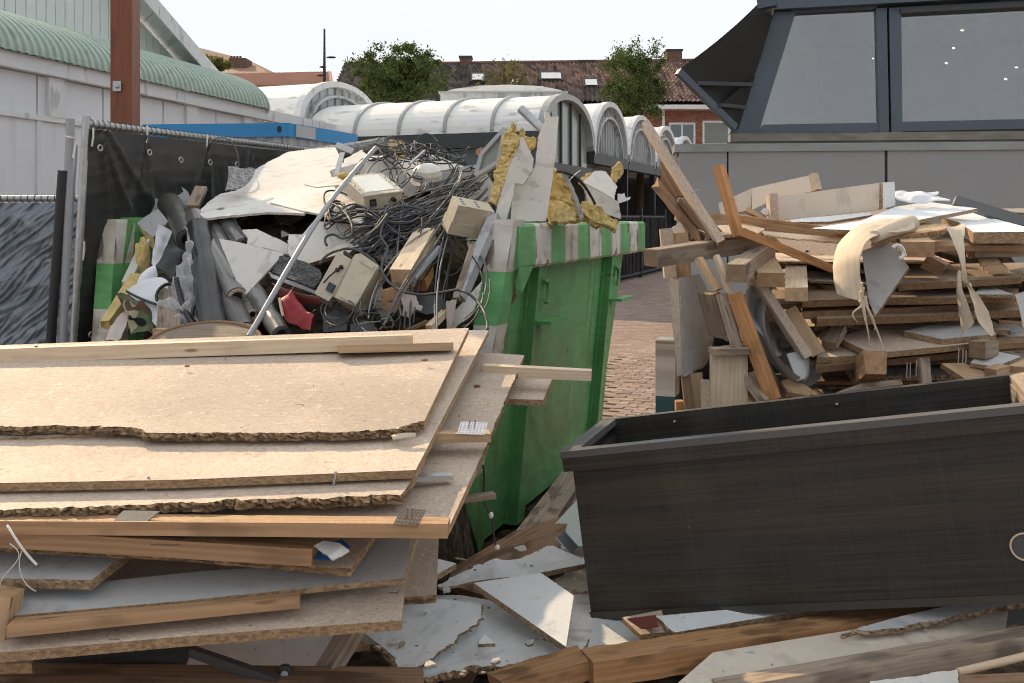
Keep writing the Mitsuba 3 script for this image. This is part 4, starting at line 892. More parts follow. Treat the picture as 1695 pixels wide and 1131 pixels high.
beam('metal_channel', 'grey metal channel end lying on the wide chipboard sheet', 'channel', (600, 795), 2.1, (748, 789), 2.16, .028, .012, 'zinc')
beam('timber_stub', 'pale batten stub sticking out right of the stack in front of the green skip', 'batten', (800, 612), 3.22, (979, 621), 3.18, .05, .034, 'pale_pine')
slab('board_offcut', 'small chipboard offcut below the pale batten stub beside the skip', 'offcut', [(914, 627), (899, 662), (835, 660), (850, 622)], 3.08, BN3, .02, 'chipboard', at=1)
beam('stick', 'small thin stick below the stack at the foot of the skip wall', 'stick', (760, 828), 2.4, (819, 819), 2.42, .03, .012, 'grey_wood')
def nail_plate(name, label, px, Y, m, nx=8, nz=5):
    o, a, b = V(px[0], Y), V(px[1], Y), V(px[2], Y + .035)
    o, a, b = (q + np.array([0, -.004, .006]) for q in (o, a, b))
    ex, ey = a - o, b - o; lx, ly = np.linalg.norm(ex), np.linalg.norm(ey); nn = unit(np.cross(ex, ey)); nn = nn if nn[2] > 0 else -nn
    pg = sbox(0, 0, lx, ly)
    for i in range(nx):
        for j in range(nz): pg = pg.difference(Point((i + .5) * lx / nx, (j + .5) * ly / nz).buffer(min(lx / nx, ly / nz) * .26, 6))
    tm = trimesh.creation.extrude_polygon(pg, .0015, engine='earcut')
    v = o + tm.vertices[:, :1] * unit(ex) + tm.vertices[:, 1:2] * unit(ey) + tm.vertices[:, 2:] * nn
    k = thing(name, label, 'nail plate'); put('plate', (v, tm.faces), m, k)
    for t_ in (.35, .55): tube('nail', '', '', [o + ex * t_ + ey * .5, o + ex * t_ + ey * .5 + nn * .03 + ex * .06], .0018, 'zinc', 5, parent=k)
nail_plate('nail_plate', 'shiny silver perforated nail plate on the short batten', [(757, 722), (802, 724), (763, 702)], 2.325, 'bright_zinc')
nail_plate('nail_plate', 'brownish perforated nail plate at the right end of the orange batten', [(651, 873), (692, 876), (666, 846)], 1.86, 'rusty_plate', 7, 5)
def nail(px, Y, hgt, label):
    p = V(px, Y); q = p + np.array([.008, .0, hgt * 1.3])
    tube('nail', label, 'nail', [p - [0, 0, .004], q], .003, 'zinc', 6)
nail((240, 816), 2.0, .026, 'bent nail standing on the third sheet, middle one of three'); nail((92, 820), 2.0, .022, 'nail standing on the third sheet at far left'); nail((550, 811), 2.03, .03, 'nail standing on the third sheet nearest the sawn corner')
nail((284, 891), 1.9, .022, 'nail sticking up from the dark plate in the shaded stack')
for i, (x, y, Y) in enumerate(((620, 640, 2.6), (545, 655, 2.55), (450, 610, 2.75), (130, 690, 2.4), (330, 672, 2.48), (588, 604, 2.78), (660, 640, 2.6), (40, 640, 2.6), (520, 690, 2.38), (620, 745, 2.2), (380, 770, 2.12), (790, 640, 3.0), (760, 690, 2.6), (167, 641, 2.62), (352, 633, 2.62), (407, 703, 2.33), (256, 763, 2.14), (498, 765, 2.14), (86, 819, 2.0), (703, 597, 2.75), (213, 668, 2.5), (60, 575, 2.8), (310, 607, 2.7))):
    p = V((x, y), Y); r = .002 + .0013 * (i % 4)
    put('wood_chip', lump(p + [0, 0, .002], (r * 1.8, r, r * .7), i, 1, .5), 'old_wood', label='small dark wood chip lying on the sunlit chipboard sheets', cat='wood chip', group='wood chips on the chipboard')
ribbon('torn_splinter', 'pale curled splinter on the second sheet below the torn corner', 'splinter', [((648, 722), 2.22), ((665, 718), 2.22), ((689, 720), 2.22)], [((650, 727), 2.2), ((668, 724), 2.2), ((688, 722), 2.21)], 'veneer', 8, 3, .004, bulge=.006)
# lower, shaded part of the stack
slab('chipboard_sheet', 'shaded chipboard sheet sloping down to a pointed right corner under the orange batten', 'board', [(-70, 897), (300, 916), (581, 941), (621, 884), (728, 700), (-70, 690)], 1.9, (.05, -.06, 1), .016, 'chipboard', {0: .004, 1: .004}, at=2)  # hidden rear extended so no sun passes under the stack
beam('batten', 'second orange batten, sloping down to the pointed corner in the shade', 'batten', (-60, 880), 1.9, (521, 917), 1.9, .05, .034, 'brown_wood')
slab('metal_plate', 'dark metal plate caught on top of the orange front batten', 'plate', [(187, 863), (240, 866), (265, 846), (204, 845)], 1.875, (0, -.5, 1), .002, 'dark_steel', at=0)
slab('metal_plate', 'dark metal plate with a nail through it on the sloping orange batten', 'plate', [(249, 902), (298, 902), (310, 878), (266, 876)], 1.875, (0, -.5, 1), .002, 'dark_steel', at=0)
slab('paper_scrap', 'blue scrap under the torn grey chip near the pointed corner', 'scrap', [(520, 925), (548, 927), (580, 905), (566, 892), (530, 905)], 1.89, (0, -.4, 1), .002, principled((.02, .09, .25), .6, two=True), at=0)
slab('torn_chip', 'torn grey board chip on the blue scrap', 'scrap', [(520, 903), (551, 926), (578, 911), (562, 899), (535, 895)], 1.88, (0, -.5, 1), .004, 'gypsum', {0: .004, 1: .004}, at=0)
slab('laminated_board', 'grey laminated board at far left in the shade, right edge cut diagonally', 'board', [(-70, 955), (152, 960), (216, 910), (-70, 886)], 1.86, (0, -.1, 1), .02, 'grey_laminate', {0: .003}, at=1)
slab('laminated_board', 'long grey-white laminated panel bowing across the shaded stack', 'board', [(22, 1019), (300, 995), (480, 976), (669, 957), (682, 884), (620, 892), (480, 936), (330, 946), (176, 962), (22, 980)], 1.95, (0, -.16, 1), .012, 'grey_laminate', {}, at=3)
beam('plank', 'brown plank under the long grey-white laminated panel', 'plank', (20, 1036), 1.80, (497, 990), 1.905, .075, .02, 'brown_wood', roll=.12)
slab('chipboard_sheet', 'lowest long chipboard sheet of the stack, thick flecked front edge', 'board', [(-70, 1090), (0, 1080), (300, 1054), (480, 1040), (665, 1027), (671, 955), (736, 722), (-70, 722)], 1.87, (0, -.09, 1), .02, 'chipboard', {}, at=4)  # unseen back part lengthened to block sun below the upper sheets
slab('chipboard_sheet', 'chipboard end sticking out behind the lowest sheet, right of the stack', 'board', [(640, 992), (722, 985), (727, 860), (640, 860)], 2.2, (0, -.06, 1), .018, 'chipboard', {0: .004}, at=1)
beam('timber_block', 'pale timber block standing at the left edge of the lower stack', 'timber', (10, 980), 1.82, (-4, 1078), 1.82, .045, .05, 'pine')
slab('torn_chip', 'torn chipboard corner under the standing block at bottom left', 'scrap', [(-60, 1100), (53, 1098), (54, 1086), (20, 1078), (-60, 1082)], 1.82, (0, -.1, 1), .02, 'chipboard', {1: .006, 2: .008}, at=1)
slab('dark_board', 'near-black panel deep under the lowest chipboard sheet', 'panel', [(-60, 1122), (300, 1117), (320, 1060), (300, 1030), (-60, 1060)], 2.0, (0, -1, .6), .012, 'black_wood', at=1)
slab('laminated_board', 'grey panel standing in the shade under the lowest sheet', 'board', [(298, 1128), (516, 1128), (565, 1030), (330, 1040)], 2.1, (.1, -1, .5), .014, 'grey_laminate', at=0)
beam('timber_stud', 'leaning timber stud behind the lowest chipboard sheet', 'timber', (596, 1020), 2.1, (524, 1140), 2.02, .05, .03, 'grey_wood')
beam('metal_bar', 'dark metal bar leaning across the grey panel at bottom', 'bar', (316, 1078), 1.98, (460, 1128), 1.95, .015, .018, 'dark_steel')
cs = thing('castor', 'small black castor wheel on the grey panel at the bottom', 'castor')
c0_ = V((471, 1112), 2.0)
tube('wheel', '', '', [c0_ + [0, .0, 0], c0_ + [0.004, -.02, 0.004]], .016, 'plastic_black', 20, parent=cs); tube('hub', '', '', [c0_ + [0.004, -.02, .004], c0_ + [.005, -.026, .005]], .008, 'zinc', 12, parent=cs)
beam('timber_sill', 'dark timber running along the bottom edge of the picture under the stack', 'timber', (-60, 1130), 1.9, (700, 1138), 2.0, .1, .035, 'old_wood')
tube('plastic_strip', 'thin pale plastic strip bent over the sloping batten at far left', 'strip', spline([V((12, 870), 1.84), V((28, 895), 1.82), V((45, 918), 1.82), V((61, 935), 1.82)], 14), .0025, 'plastic_white', 5)
tube('thread', 'loose pale thread hanging in front of the grey laminated board', 'thread', spline([V((16, 900), 1.83), V((30, 925), 1.82), V((14, 945), 1.82), V((0, 970), 1.82)], 18), .0009, 'plastic_white', 4)
tube('thread', 'second pale thread curling down the grey laminated board edge', 'thread', spline([V((36, 912), 1.83), V((32, 935), 1.82), V((42, 965), 1.82), V((60, 979), 1.82)], 18), .0009, 'plastic_white', 4)
ck = thing('flex_cable', 'thin black flex with white connectors hanging beside the stack in front of the skip', 'cable')
tube('flex', '', '', spline([V((799, 770), 2.5), V((801, 800), 2.5), V((806, 842), 2.5), V((812, 852), 2.5), V((817, 880), 2.5), V((821, 903), 2.5)], 30), .003, 'cable_black', 6, parent=ck)
put('connector', lump(V((813, 853), 2.49), (.006, .005, .009), 3, 1, .1), 'plastic_white', ck); put('plug', lump(V((823, 906), 2.49), (.007, .006, .007), 4, 1, .15), 'plastic_white', ck)
# fill below the stack (each offcut on its own)
for i in range(26):
    x, z = rng.uniform(-1.5, -.25), rng.uniform(.1, .72); Y = rng.uniform(2.35, 3.3); a = rng.uniform(0, 3.14)
    A = np.array([x, Y, z]); L = rng.uniform(.3, .9)
    if i % 2: beam_w('offcut', 'dim timber offcut wedged in the dark below the left stack', 'offcut', A, A + L * np.array([math.cos(a), abs(math.sin(a)) * .5, rng.uniform(-.1, .1)]), rng.uniform(.04, .1), rng.uniform(.02, .05), ('old_wood', 'pine', 'grey_wood')[i % 3], group='offcuts in the dark below the left stack')
    else:
        e = np.array([math.cos(a), math.sin(a) * .6, rng.uniform(-.1, .1)]) * L; h_ = np.array([-e[1], e[0], .05]) * .5
        sheet('board_offcut', 'dim board offcut wedged in the dark below the left stack', 'offcut', np.array([A, A + e, A + e * .9 + h_, A + h_]), unit(np.cross(e, h_)) * (1 if np.cross(e, h_)[2] > 0 else -1), .018, ('chipboard', 'grey_laminate', 'laminate')[i % 3], {}, 'offcuts in the dark below the left stack')

# ---------------------------------------------------------------- rubble mounds (dense, uncountable)
def mound(name, x0, x1, y0, y1, fz, st=.06):
    xs, ys = np.arange(x0, x1, st), np.arange(y0, y1, st); gx, gy = np.meshgrid(xs, ys, indexing='ij')
    z = fz(gx, gy) + .09 * (meshkit.fbm(np.dstack([gx * 7, gy * 7, gx * 0]), 4) - .5)
    v = np.stack([gx.ravel(), gy.ravel(), np.maximum(z.ravel(), .006)], 1); k = len(ys)
    f = np.array([[i * k + j, (i + 1) * k + j, (i + 1) * k + j + 1, i * k + j + 1] for i in range(len(xs) - 1) for j in range(k - 1)])
    put(name, (v, f), 'rubble', kind='stuff', label=name[1], cat='rubble') if False else put(name, (v, f), 'rubble', kind='stuff')
mound_ = 0
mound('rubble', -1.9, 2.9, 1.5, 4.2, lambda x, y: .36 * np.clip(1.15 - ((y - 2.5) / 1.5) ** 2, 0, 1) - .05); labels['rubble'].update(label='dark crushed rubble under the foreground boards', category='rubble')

# ---------------------------------------------------------------- debris in the foreground
slab('broken_board', 'large cracked white panel in the shade at bottom centre, lower edge broken away', 'panel', [(592, 1050), (640, 1010), (672, 985), (760, 985), (850, 1000), (950, 1075), (930, 1098), (880, 1090), (830, 1104), (780, 1101), (720, 1118), (652, 1129), (668, 1110), (640, 1080), (612, 1068)], 2.55, (0, -.1, 1), .02, 'laminate', {5: .014, 6: .018, 7: .018, 8: .018, 9: .018, 10: .018, 11: .02, 12: .018, 13: .022}, at=8)
slab('broken_board', 'peeling sheet overlapping the cracked white panel with a ragged right edge', 'panel', [(600, 1046), (640, 1008), (672, 985), (800, 1000), (796, 1022), (770, 1045), (720, 1085), (675, 1122), (640, 1076)], 2.55, (-.04, -.11, 1), .006, 'laminate', {3: .01, 4: .016, 5: .016, 6: .016, 7: .016}, at=6)
slab('white_board', 'clean white laminated board with square corners lying on the cracked panel', 'board', [(784, 965), (895, 948), (950, 986), (937, 1071)], 2.56, (.05, -.16, 1), .018, 'laminate', at=3)
slab('white_sheet', 'torn white sheet curling up behind the clean white board', 'sheet', [(724, 968), (750, 950), (783, 938), (822, 928), (860, 920), (915, 906), (962, 926), (900, 950), (783, 966), (728, 977)], 2.95, (0, -.14, 1), .008, 'laminate', {0: .01, 1: .01, 2: .012, 3: .01, 4: .012}, at=8, warp=.03, wf=6)
slab('white_board', 'narrow white board edge resting on the torn sheet beside the black planter', 'board', [(868, 953), (905, 930), (975, 922), (975, 932)], 2.98, (0, -.1, 1), .016, 'laminate', at=0)
slab('torn_board', 'torn grey board strip between the clean white board and the black planter', 'board', [(946, 984), (985, 984), (992, 1030), (965, 1075), (934, 1100)], 2.6, (0, -.1, 1), .012, 'gypsum', {2: .012, 3: .01}, at=4)
slab('wood_scrap', 'splintered pale wood scrap beside the lower corner of the black planter', 'scrap', [(920, 958), (960, 944), (985, 960), (980, 980), (944, 978)], 3.05, (.1, -.2, 1), .010, 'veneer', {0: .018, 1: .014, 2: .016, 3: .018, 4: .016}, at=0)
slab('broken_board', 'pale panel lying under the front of the black planter', 'panel', [(968, 1092), (985, 1020), (1180, 1000), (1260, 1040), (1010, 1083)], 2.62, (0, -.1, 1), .016, 'laminate', at=0)
slab('board_offcut', 'dark red faced chipboard offcut under the black planter', 'offcut', [(1030, 1022), (1095, 1010), (1105, 1046), (1060, 1051)], 2.62, (0, -.2, 1), .016, 'chipboard', at=3)
slab('dark_red_face', 'dark red facing peeled from the offcut under the planter', 'scrap', [(1038, 1024), (1085, 1018), (1090, 1036), (1062, 1040)], 2.60, (0, -.2, 1), .003, principled((.13, .035, .025), .6, two=True), at=3)
slab('white_plank', 'long white plank under the front edge of the black planter', 'plank', [(1084, 1020), (1250, 1005), (1450, 975), (1450, 990), (1117, 1047)], 2.60, (0, -.14, 1), .022, 'laminate', {4: .008}, at=4)
slab('cream_panel', 'big cream panel lying under the old beams at bottom right', 'panel', [(1100, 1150), (1180, 1080), (1390, 1046), (1560, 1018), (1668, 1010), (1664, 1042), (1500, 1075), (1295, 1122)], 2.62, (0, -.06, 1), .016, 'cream_laminate', {6: .004}, at=3)
slab('torn_board', 'grey torn board strip with brown ragged edge at right under the planter', 'board', [(1392, 1050), (1440, 1034), (1500, 1018), (1600, 996), (1760, 960), (1760, 990), (1620, 1012), (1530, 1030), (1480, 1040)], 2.56, (0, -.1, 1), .014, 'grey_laminate', {0: .006, 5: .01, 6: .012, 7: .012, 8: .01}, at=2)
beam('old_beam', 'rough orange-brown beam lying diagonally in front of the black planter', 'beam', (975, 1108), 2.44, (1620, 1010), 2.75, .085, .068, 'beam_wood', jit=.006, rough=.010)
beam('old_beam', 'rough beam end continuing the diagonal beam at bottom centre', 'beam', (815, 1146), 2.38, (972, 1098), 2.47, .075, .05, 'beam_wood', jit=.008, jag=.02, rough=.010)
beam('batten', 'pale weathered batten across the bottom right corner', 'batten', (1190, 1150), 2.25, (1790, 1046), 2.45, .075, .05, 'grey_wood', roll=.15, rough=.004)
tube('rod', 'pale yellow rod lying in the bottom right corner', 'rod', spline([V((1585, 1113), 2.3), V((1640, 1100), 2.32), V((1740, 1076), 2.34)], 12), .0095, 'pale_pine', 10)
slab('board_offcut', 'crumbly grey board scrap at the bottom edge beside the yellow rod', 'offcut', [(1440, 1128), (1585, 1108), (1590, 1150), (1440, 1160)], 2.25, (0, -.2, 1), .02, 'gypsum', {0: .006, 1: .006}, at=0)
slab('chipboard_strip', 'brown chipboard strip in the extreme bottom right corner', 'board', [(1588, 1118), (1760, 1110), (1760, 1160), (1588, 1160)], 2.2, (0, -.2, 1), .016, 'old_wood', at=0)
st_ = thing('perforated_strap', 'slotted steel strap between the diagonal beam and the cream panel', 'strap')
a, b = V((1241, 1078), 2.42), V((1259, 1117), 2.36); ex = unit(b - a); sx = unit(np.cross(ex, unit(np.array([0, -1, 1.0])))); L = np.linalg.norm(b - a)
for sgn in (-1, 1): MB().box(a + sx * (.011 * sgn - .002), ex * L, sx * .004, unit(np.cross(ex, sx)) * .0015).put('edge', 'zinc', st_)
for i in range(13): MB().box(a + ex * L * i / 13 - sx * .009, ex * L / 30, sx * .018, unit(np.cross(ex, sx)) * .0015).put('rung', 'zinc', st_)
for (x, y, Y, l_) in ((1364, 1094, 2.5, 'nail with a flat head standing on the cream panel'), (1528, 1062, 2.52, 'nail standing on the cream panel near the torn strip'), (1273, 1122, 2.36, 'nail leaning near the steel strap')): nail((x, y), Y, .026, l_)
beam('plank', 'dirty brown plank leaning from the ground beside the skip to the planter', 'plank', (846, 932), 3.7, (962, 772), 5.3, .13, .03, 'grey_wood')
slab('green_grey_panel', 'pale green-grey panel lying behind the torn white sheet', 'panel', [(866, 924), (960, 822), (985, 850), (985, 900), (900, 915)], 3.6, (0, -.15, 1), .014, principled((.40, .45, .42), .5, two=True), at=0)
k = thing('metal_bracket', 'grey folded metal bracket beside the black planter', 'bracket')
o_, a_, b_, d_ = corner_box((934, 878), (958, 905), (921, 892), (938, 884), 3.3)
MB().box(o_, a_, b_, unit(np.cross(a_, b_)) * .004).put('web', 'conduit_grey', k)
up_ = unit(np.cross(a_, b_)); up_ = up_ if up_[1] < 0 else -up_
MB().box(o_, a_, unit(b_) * .004, up_ * .05).put('flange', 'conduit_grey', k); MB().box(o_ + b_, a_, -unit(b_) * .004, up_ * .05).put('flange', 'zinc', k)
slab('plywood_sheet', 'dark dirty plywood sheet on the ground at the foot of the skip', 'board', [(715, 960), (800, 985), (925, 905), (945, 850), (850, 880)], 4.0, (0, -.02, 1), .02, 'old_wood', at=3)
gI = 0
for i in range(34):
    x, Y = rng.uniform(-.35, 1.35), rng.uniform(2.2, 3.1); z = .36 + .06 * rng.random() - .1 * abs(Y - 2.6); a = rng.uniform(0, 3.14); L = rng.uniform(.12, .4); A = np.array([x, Y, z])
    e = np.array([math.cos(a), math.sin(a), rng.uniform(-.15, .15)]) * L
    if i % 3: beam_w('offcut', 'small offcut among the rubble under the foreground panels', 'offcut', A, A + e, rng.uniform(.03, .08), rng.uniform(.012, .04), ('old_wood', 'pine', 'grey_wood', 'orange_wood')[i % 4], group='offcuts under the foreground panels', jag=.01)
    else:
        h_ = np.array([-e[1], e[0], .03]) * .6
        sheet('board_offcut', 'small board fragment among the rubble under the foreground panels', 'offcut', np.array([A, A + e, A + e * .8 + h_, A + h_ * 1.1]), unit(np.cross(e, h_)), .014, ('laminate', 'gypsum', 'cream_laminate')[i % 3 if i % 9 else 1], {2: .006}, 'board fragments under the foreground panels')

for i in range(60):
    x, y = rng.uniform(620, 960), rng.uniform(930, 1120); p = on_plane((x, y), V((800, 1100), 2.52), np.array([0, -.1, 1])); r = rng.uniform(.0012, .0045)
    if y > 930 + (x < 720) * 60: put('crumb', lump(p + [0, 0, .004], (r * 1.6, r, r * .6), i, 1, .6), ('old_wood', 'gypsum', 'chipboard', 'rubble')[i % 4], label='crumb of board or plaster scattered on the cracked white panels', cat='crumb', group='crumbs on the white panels')

for i in range(30):
    x, y = rng.uniform(610, 990), rng.uniform(900, 1125)
    if i > 21: x, y = rng.uniform(1080, 1690), rng.uniform(1030, 1125)
    p = on_plane((x, y), V((800, 1100), 2.5), np.array([0, -.1, 1])) + [0, 0, .006]; a = rng.uniform(0, 6.28); r = rng.uniform(.008, .03); k = int(rng.integers(3, 6))
    tl = rng.normal(0, .18, 2); w = np.array([p + r * rng.uniform(.6, 1.2) * np.array([math.cos(a + q * 6.28 / k), math.sin(a + q * 6.28 / k), 0]) for q in range(k)]); w[:, 2] += (w[:, :2] - p[:2]) @ tl
    nn_ = unit(np.cross(w[1] - w[0], w[2] - w[0])); nn_ = nn_ * np.sign(nn_[2]); w = w - ((w - w[0]) @ nn_)[:, None] * nn_
    sheet('shard', 'little broken shard of board lying among the foreground panels', 'shard', w, nn_, rng.uniform(.003, .012), ('gypsum', 'laminate', 'grey_laminate', 'gypsum', 'chipboard')[i % 5], {0: .004, 1: .004}, 'little shards among the foreground panels')
# ---------------------------------------------------------------- black planter
PA, PB = V((928, 748), 2.86), V((1695, 671), 2.44)
pu = unit(PB - PA); pv = np.array([.342, .94, 0]); pv = unit(pv - pu * (pv @ pu)); pw = np.cross(pu, pv); LP, WP, HP = 1.31, .50, .498
pl_ = thing('planter_box', 'long black wood-grained planter box with a raised rim, tilted on the rubble', 'planter')
def pbox(mb, u0, u1, v0, v1, w0, w1): return mb.box(PA + pu * u0 + pv * v0 + pw * w0, pu * (u1 - u0), pv * (v1 - v0), pw * (w1 - w0))
def ppanel(name, m, q, th, nn):
    mb = MB(); q = [PA + pu * a + pv * b + pw * c for a, b, c in q]; r = [p + nn * th for p in q]
    s0 = 45.0; ex = unit(q[1] - q[0]); ey = unit(np.cross(nn, ex)); t = [[s0 + (p - q[0]) @ ex, (p - q[0]) @ ey] for p in q]
    mb.quad(*q, t); mb.quad(*r[::-1], t[::-1]); [mb.quad(q[i], r[i], r[(i + 1) % 4], q[(i + 1) % 4], [[5, .1]] * 4) for i in range(4)]
    return mb.put(name, m, pl_)
ti = .002
ppanel('front_panel', 'black_wood', [(ti, .02, -HP), (LP - .02, .02, -HP), (LP - .01, .02, -.05), (.022, .02, -.05)], .018, pv)
ppanel('back_panel', 'black_wood', [(.02, WP - .03, 0), (LP - .02, WP - .03, 0), (LP - .02, WP - .03, -HP), (ti, WP - .03, -HP)], .018, pv)
ppanel('end_panel', 'black_wood', [(.022, .038, -.05), (.022, WP - .03, -.05), (ti, WP - .03, -HP), (ti, .038, -HP)], .018, pu)
ppanel('end_panel', 'black_wood', [(LP - .02, .038, -.01), (LP - .02, WP - .03, -.01), (LP - .02, WP - .03, -HP), (LP - .02, .038, -HP)], -.018, pu)
pbox(MB(), ti, LP - .04, .04, WP - .03, -HP + .0, -HP + .02).put('bottom', 'black_wood', pl_)
MB().quad(*[PA + pu * a + pv * b + pw * c for a, b, c in ((ti, .0165, -HP), (LP - .02, .0165, -HP), (LP - .02, .0165, -HP + .022), (ti - .003, .0165, -HP + .022))]).put('base_strip', 'black_wood', pl_)
ppanel('rim_front_face', 'black_wood', [(0, 0, -.06), (LP, 0, -.06), (LP, 0, -.002), (0, 0, -.002)], .016, pv)
ppanel('rim_end_face', 'black_wood', [(0, WP, -.06), (0, .016, -.06), (0, .016, -.002), (0, WP, -.002)], .016, pu)
rw = .062
def mitre(name, q, m='black_rim'):
    mb = MB(); a = [PA + pu * x + pv * y for x, y in q]; b = [p - pw * .02 for p in a]
    t = [[5.0 + (x if abs(q[1][0] - q[0][0]) > .5 else y), (y if abs(q[1][0] - q[0][0]) > .5 else x)] for x, y in q]
    mb.quad(*a, t); mb.quad(*b[::-1], t[::-1]); [mb.quad(a[i], b[i], b[(i + 1) % 4], a[(i + 1) % 4]) for i in range(4)]
    mb.put(name, m, pl_)
g_ = .0015
rf_ = .042
mitre('rim_board', [(-.003, -.003), (LP + .003, -.003), (LP - rw, rf_ - g_), (rw - .01, rf_ - g_)])
mitre('rim_board', [(-.003, -.003 + g_), (rw - .01 - g_, rf_), (rw - .01 - g_, WP - .028), (-.003, WP)])
mitre('rim_board', [(rw - .01, WP - .026), (LP - rw, WP - .026), (LP, WP), (0, WP)])
mitre('rim_board', [(LP - rw + .02, rf_), (LP, 0), (LP, WP), (LP - rw + .02, WP - .03)], 'grey_wood')
ppanel('end_lining', 'grey_wood', [(LP - rw - .002, .045, -.22), (LP - rw - .002, WP - .035, -.22), (LP - rw + .016, WP - .035, -.022), (LP - rw + .016, .045, -.022)], .012, pu)
for i in range(9):
    c = PA + pu * (.3 + i * .045 + .18) + pv * (WP - .0315) + pw * (-.035 - .0 * i)
    put('peg_hole', (np.array([c + .0035 * (math.cos(a) * pu + math.sin(a) * pw) for a in np.linspace(0, 6.28, 9)[:-1]]), np.array([[0, i2, i2 + 1] for i2 in range(1, 7)])), 'iron_black', pl_)
for (u, w) in ((.25, -.03), (.77, -.03)): put('screw_head', lump(PA + pu * u + pv * (WP - .034) + pw * w, (.005, .003, .005), 1, 1, 0), 'zinc', pl_)
gc = on_plane((1697, 905), PA + pv * .018, pv); rg = .034
put('cable_hole', (np.array([gc - pv * .0 + rg * (math.cos(a) * pu + math.sin(a) * pw) for a in np.linspace(0, 6.28, 25)[:-1]]), np.array([[0, i2, i2 + 1] for i2 in range(1, 23)])), principled((.07, .075, .08), .3, two=True), pl_)
tube('hole_rim', '', '', [gc - pv * .002 + rg * (math.cos(a) * pu + math.sin(a) * pw) for a in np.linspace(0, 6.28, 30)], .0025, 'pale_pine', 5, parent=pl_)
# ---------------------------------------------------------------- second container and the wood pile on the right
bx = thing('open_container', 'open steel container, white and teal with rust, under the right wood pile', 'container')
o = V((1085, 562), 3.95); e1, e2 = unit(np.array([.94, -.34, 0])), unit(np.array([.34, .94, 0]))
def cpost(z0, z1, code_u, nm):
    MB().box(np.array([o[0], o[1], z0]), e1 * .075, e2 * .10, dn(z1 - z0)).put(nm, code_u, bx)
top = o[2]
mb = MB()
for z0, z1 in ((0, top - .23), (top - .23, top)):
    a = np.array([o[0], o[1], z0]); q = [a, a + e1 * .08, a + e1 * .08 + e2 * .1, a + e2 * .1]; h = dn(z1 - z0)
    for i in range(4):
        j = (i + 1) % 4; mb.quad(q[i], q[j], q[j] + h, q[i] + h, [[2000.1, z0 - top + .23 + 1.44], [2000.2, z0 - top + 1.67], [2000.2, z1 - top + 1.67], [2000.1, z1 - top + 1.67]] if False else [[2000.1 + .1 * i, .1 if z0 > 0 else .5]] * 2 + [[2000.2 + .1 * i, .3 if z0 > 0 else .6]] * 2)
    mb.quad(*[p + h for p in q], [[2000.1, .2]] * 4)
mb.put('corner_post', 'teal_paint', bx)
q = [np.array([o[0], o[1], 0]) + e1 * .03 + e2 * .1, np.array([o[0], o[1], 0]) + e1 * .03 + e2 * 2.2]
MB().box(q[0], q[1] - q[0], e1 * .02, dn(top - .02)).put('side_wall', 'dark_steel', bx)
MB().box(q[1], e2 * .03, e1 * 2.4, dn(top - .02)).put('rear_wall', 'dark_steel', bx)
MB().box(np.array([o[0], o[1], .05]), e1 * 2.4, e2 * 2.2, dn(.04)).put('floor', 'dark_steel', bx)
# pile core: raised to block sun, coloured dark for shade in the gaps
def core(name, label, pts, z0, fz):
    pass
xs = np.linspace(1.0, 3.3, 40); ys = np.linspace(4.15, 6.2, 34); gx, gy = np.meshgrid(xs, ys, indexing='ij')
gx2 = gx + .35 * (gy - 4.2) * .34
edge = np.minimum(np.minimum((gx - 1.0) / .25, (3.1 - gx) / .9), np.minimum((gy - 4.15) / .12, (6.2 - gy) / .6)); z = .1 + np.clip(edge, 0, 1) * (1.43 + .16 * (meshkit.fbm(np.dstack([gx * 4, gy * 4, gx * 0]), 3) - .5) + .1 * np.clip((gy - 4.2), 0, 1))
kk = len(ys); f = np.array([[i * kk + j, (i + 1) * kk + j, (i + 1) * kk + j + 1, i * kk + j + 1] for i in range(len(xs) - 1) for j in range(kk - 1)])
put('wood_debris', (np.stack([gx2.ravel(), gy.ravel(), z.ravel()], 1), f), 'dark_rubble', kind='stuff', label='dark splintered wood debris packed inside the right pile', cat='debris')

for i, zz in enumerate(np.linspace(.92, 1.52, 20)):
    x0 = rng.uniform(1.0, 1.5); x1 = x0 + rng.uniform(.5, 1.2); Y = rng.uniform(3.80, 3.98); th_ = rng.uniform(.008, .02); tl = rng.normal(0, .03)
    w = np.array([[x0, Y + .03 * rng.normal(), zz], [x1, Y + .03 * rng.normal(), zz + tl * (x1 - x0)], [x1 + .1, Y + .5, zz + tl * (x1 - x0) + .02], [x0 + .1, Y + .5, zz + .02]])
    sheet('thin_sheet', 'thin dusty sheet layered deep between the boards of the right wood pile', 'board', w, unit(np.cross(w[1] - w[0], w[3] - w[0])), th_, ('old_wood', 'grey_laminate', 'grey_wood', 'chipboard')[i % 4], {0: .006}, 'thin sheets layered in the right wood pile')
R_ = 'in the right wood pile'
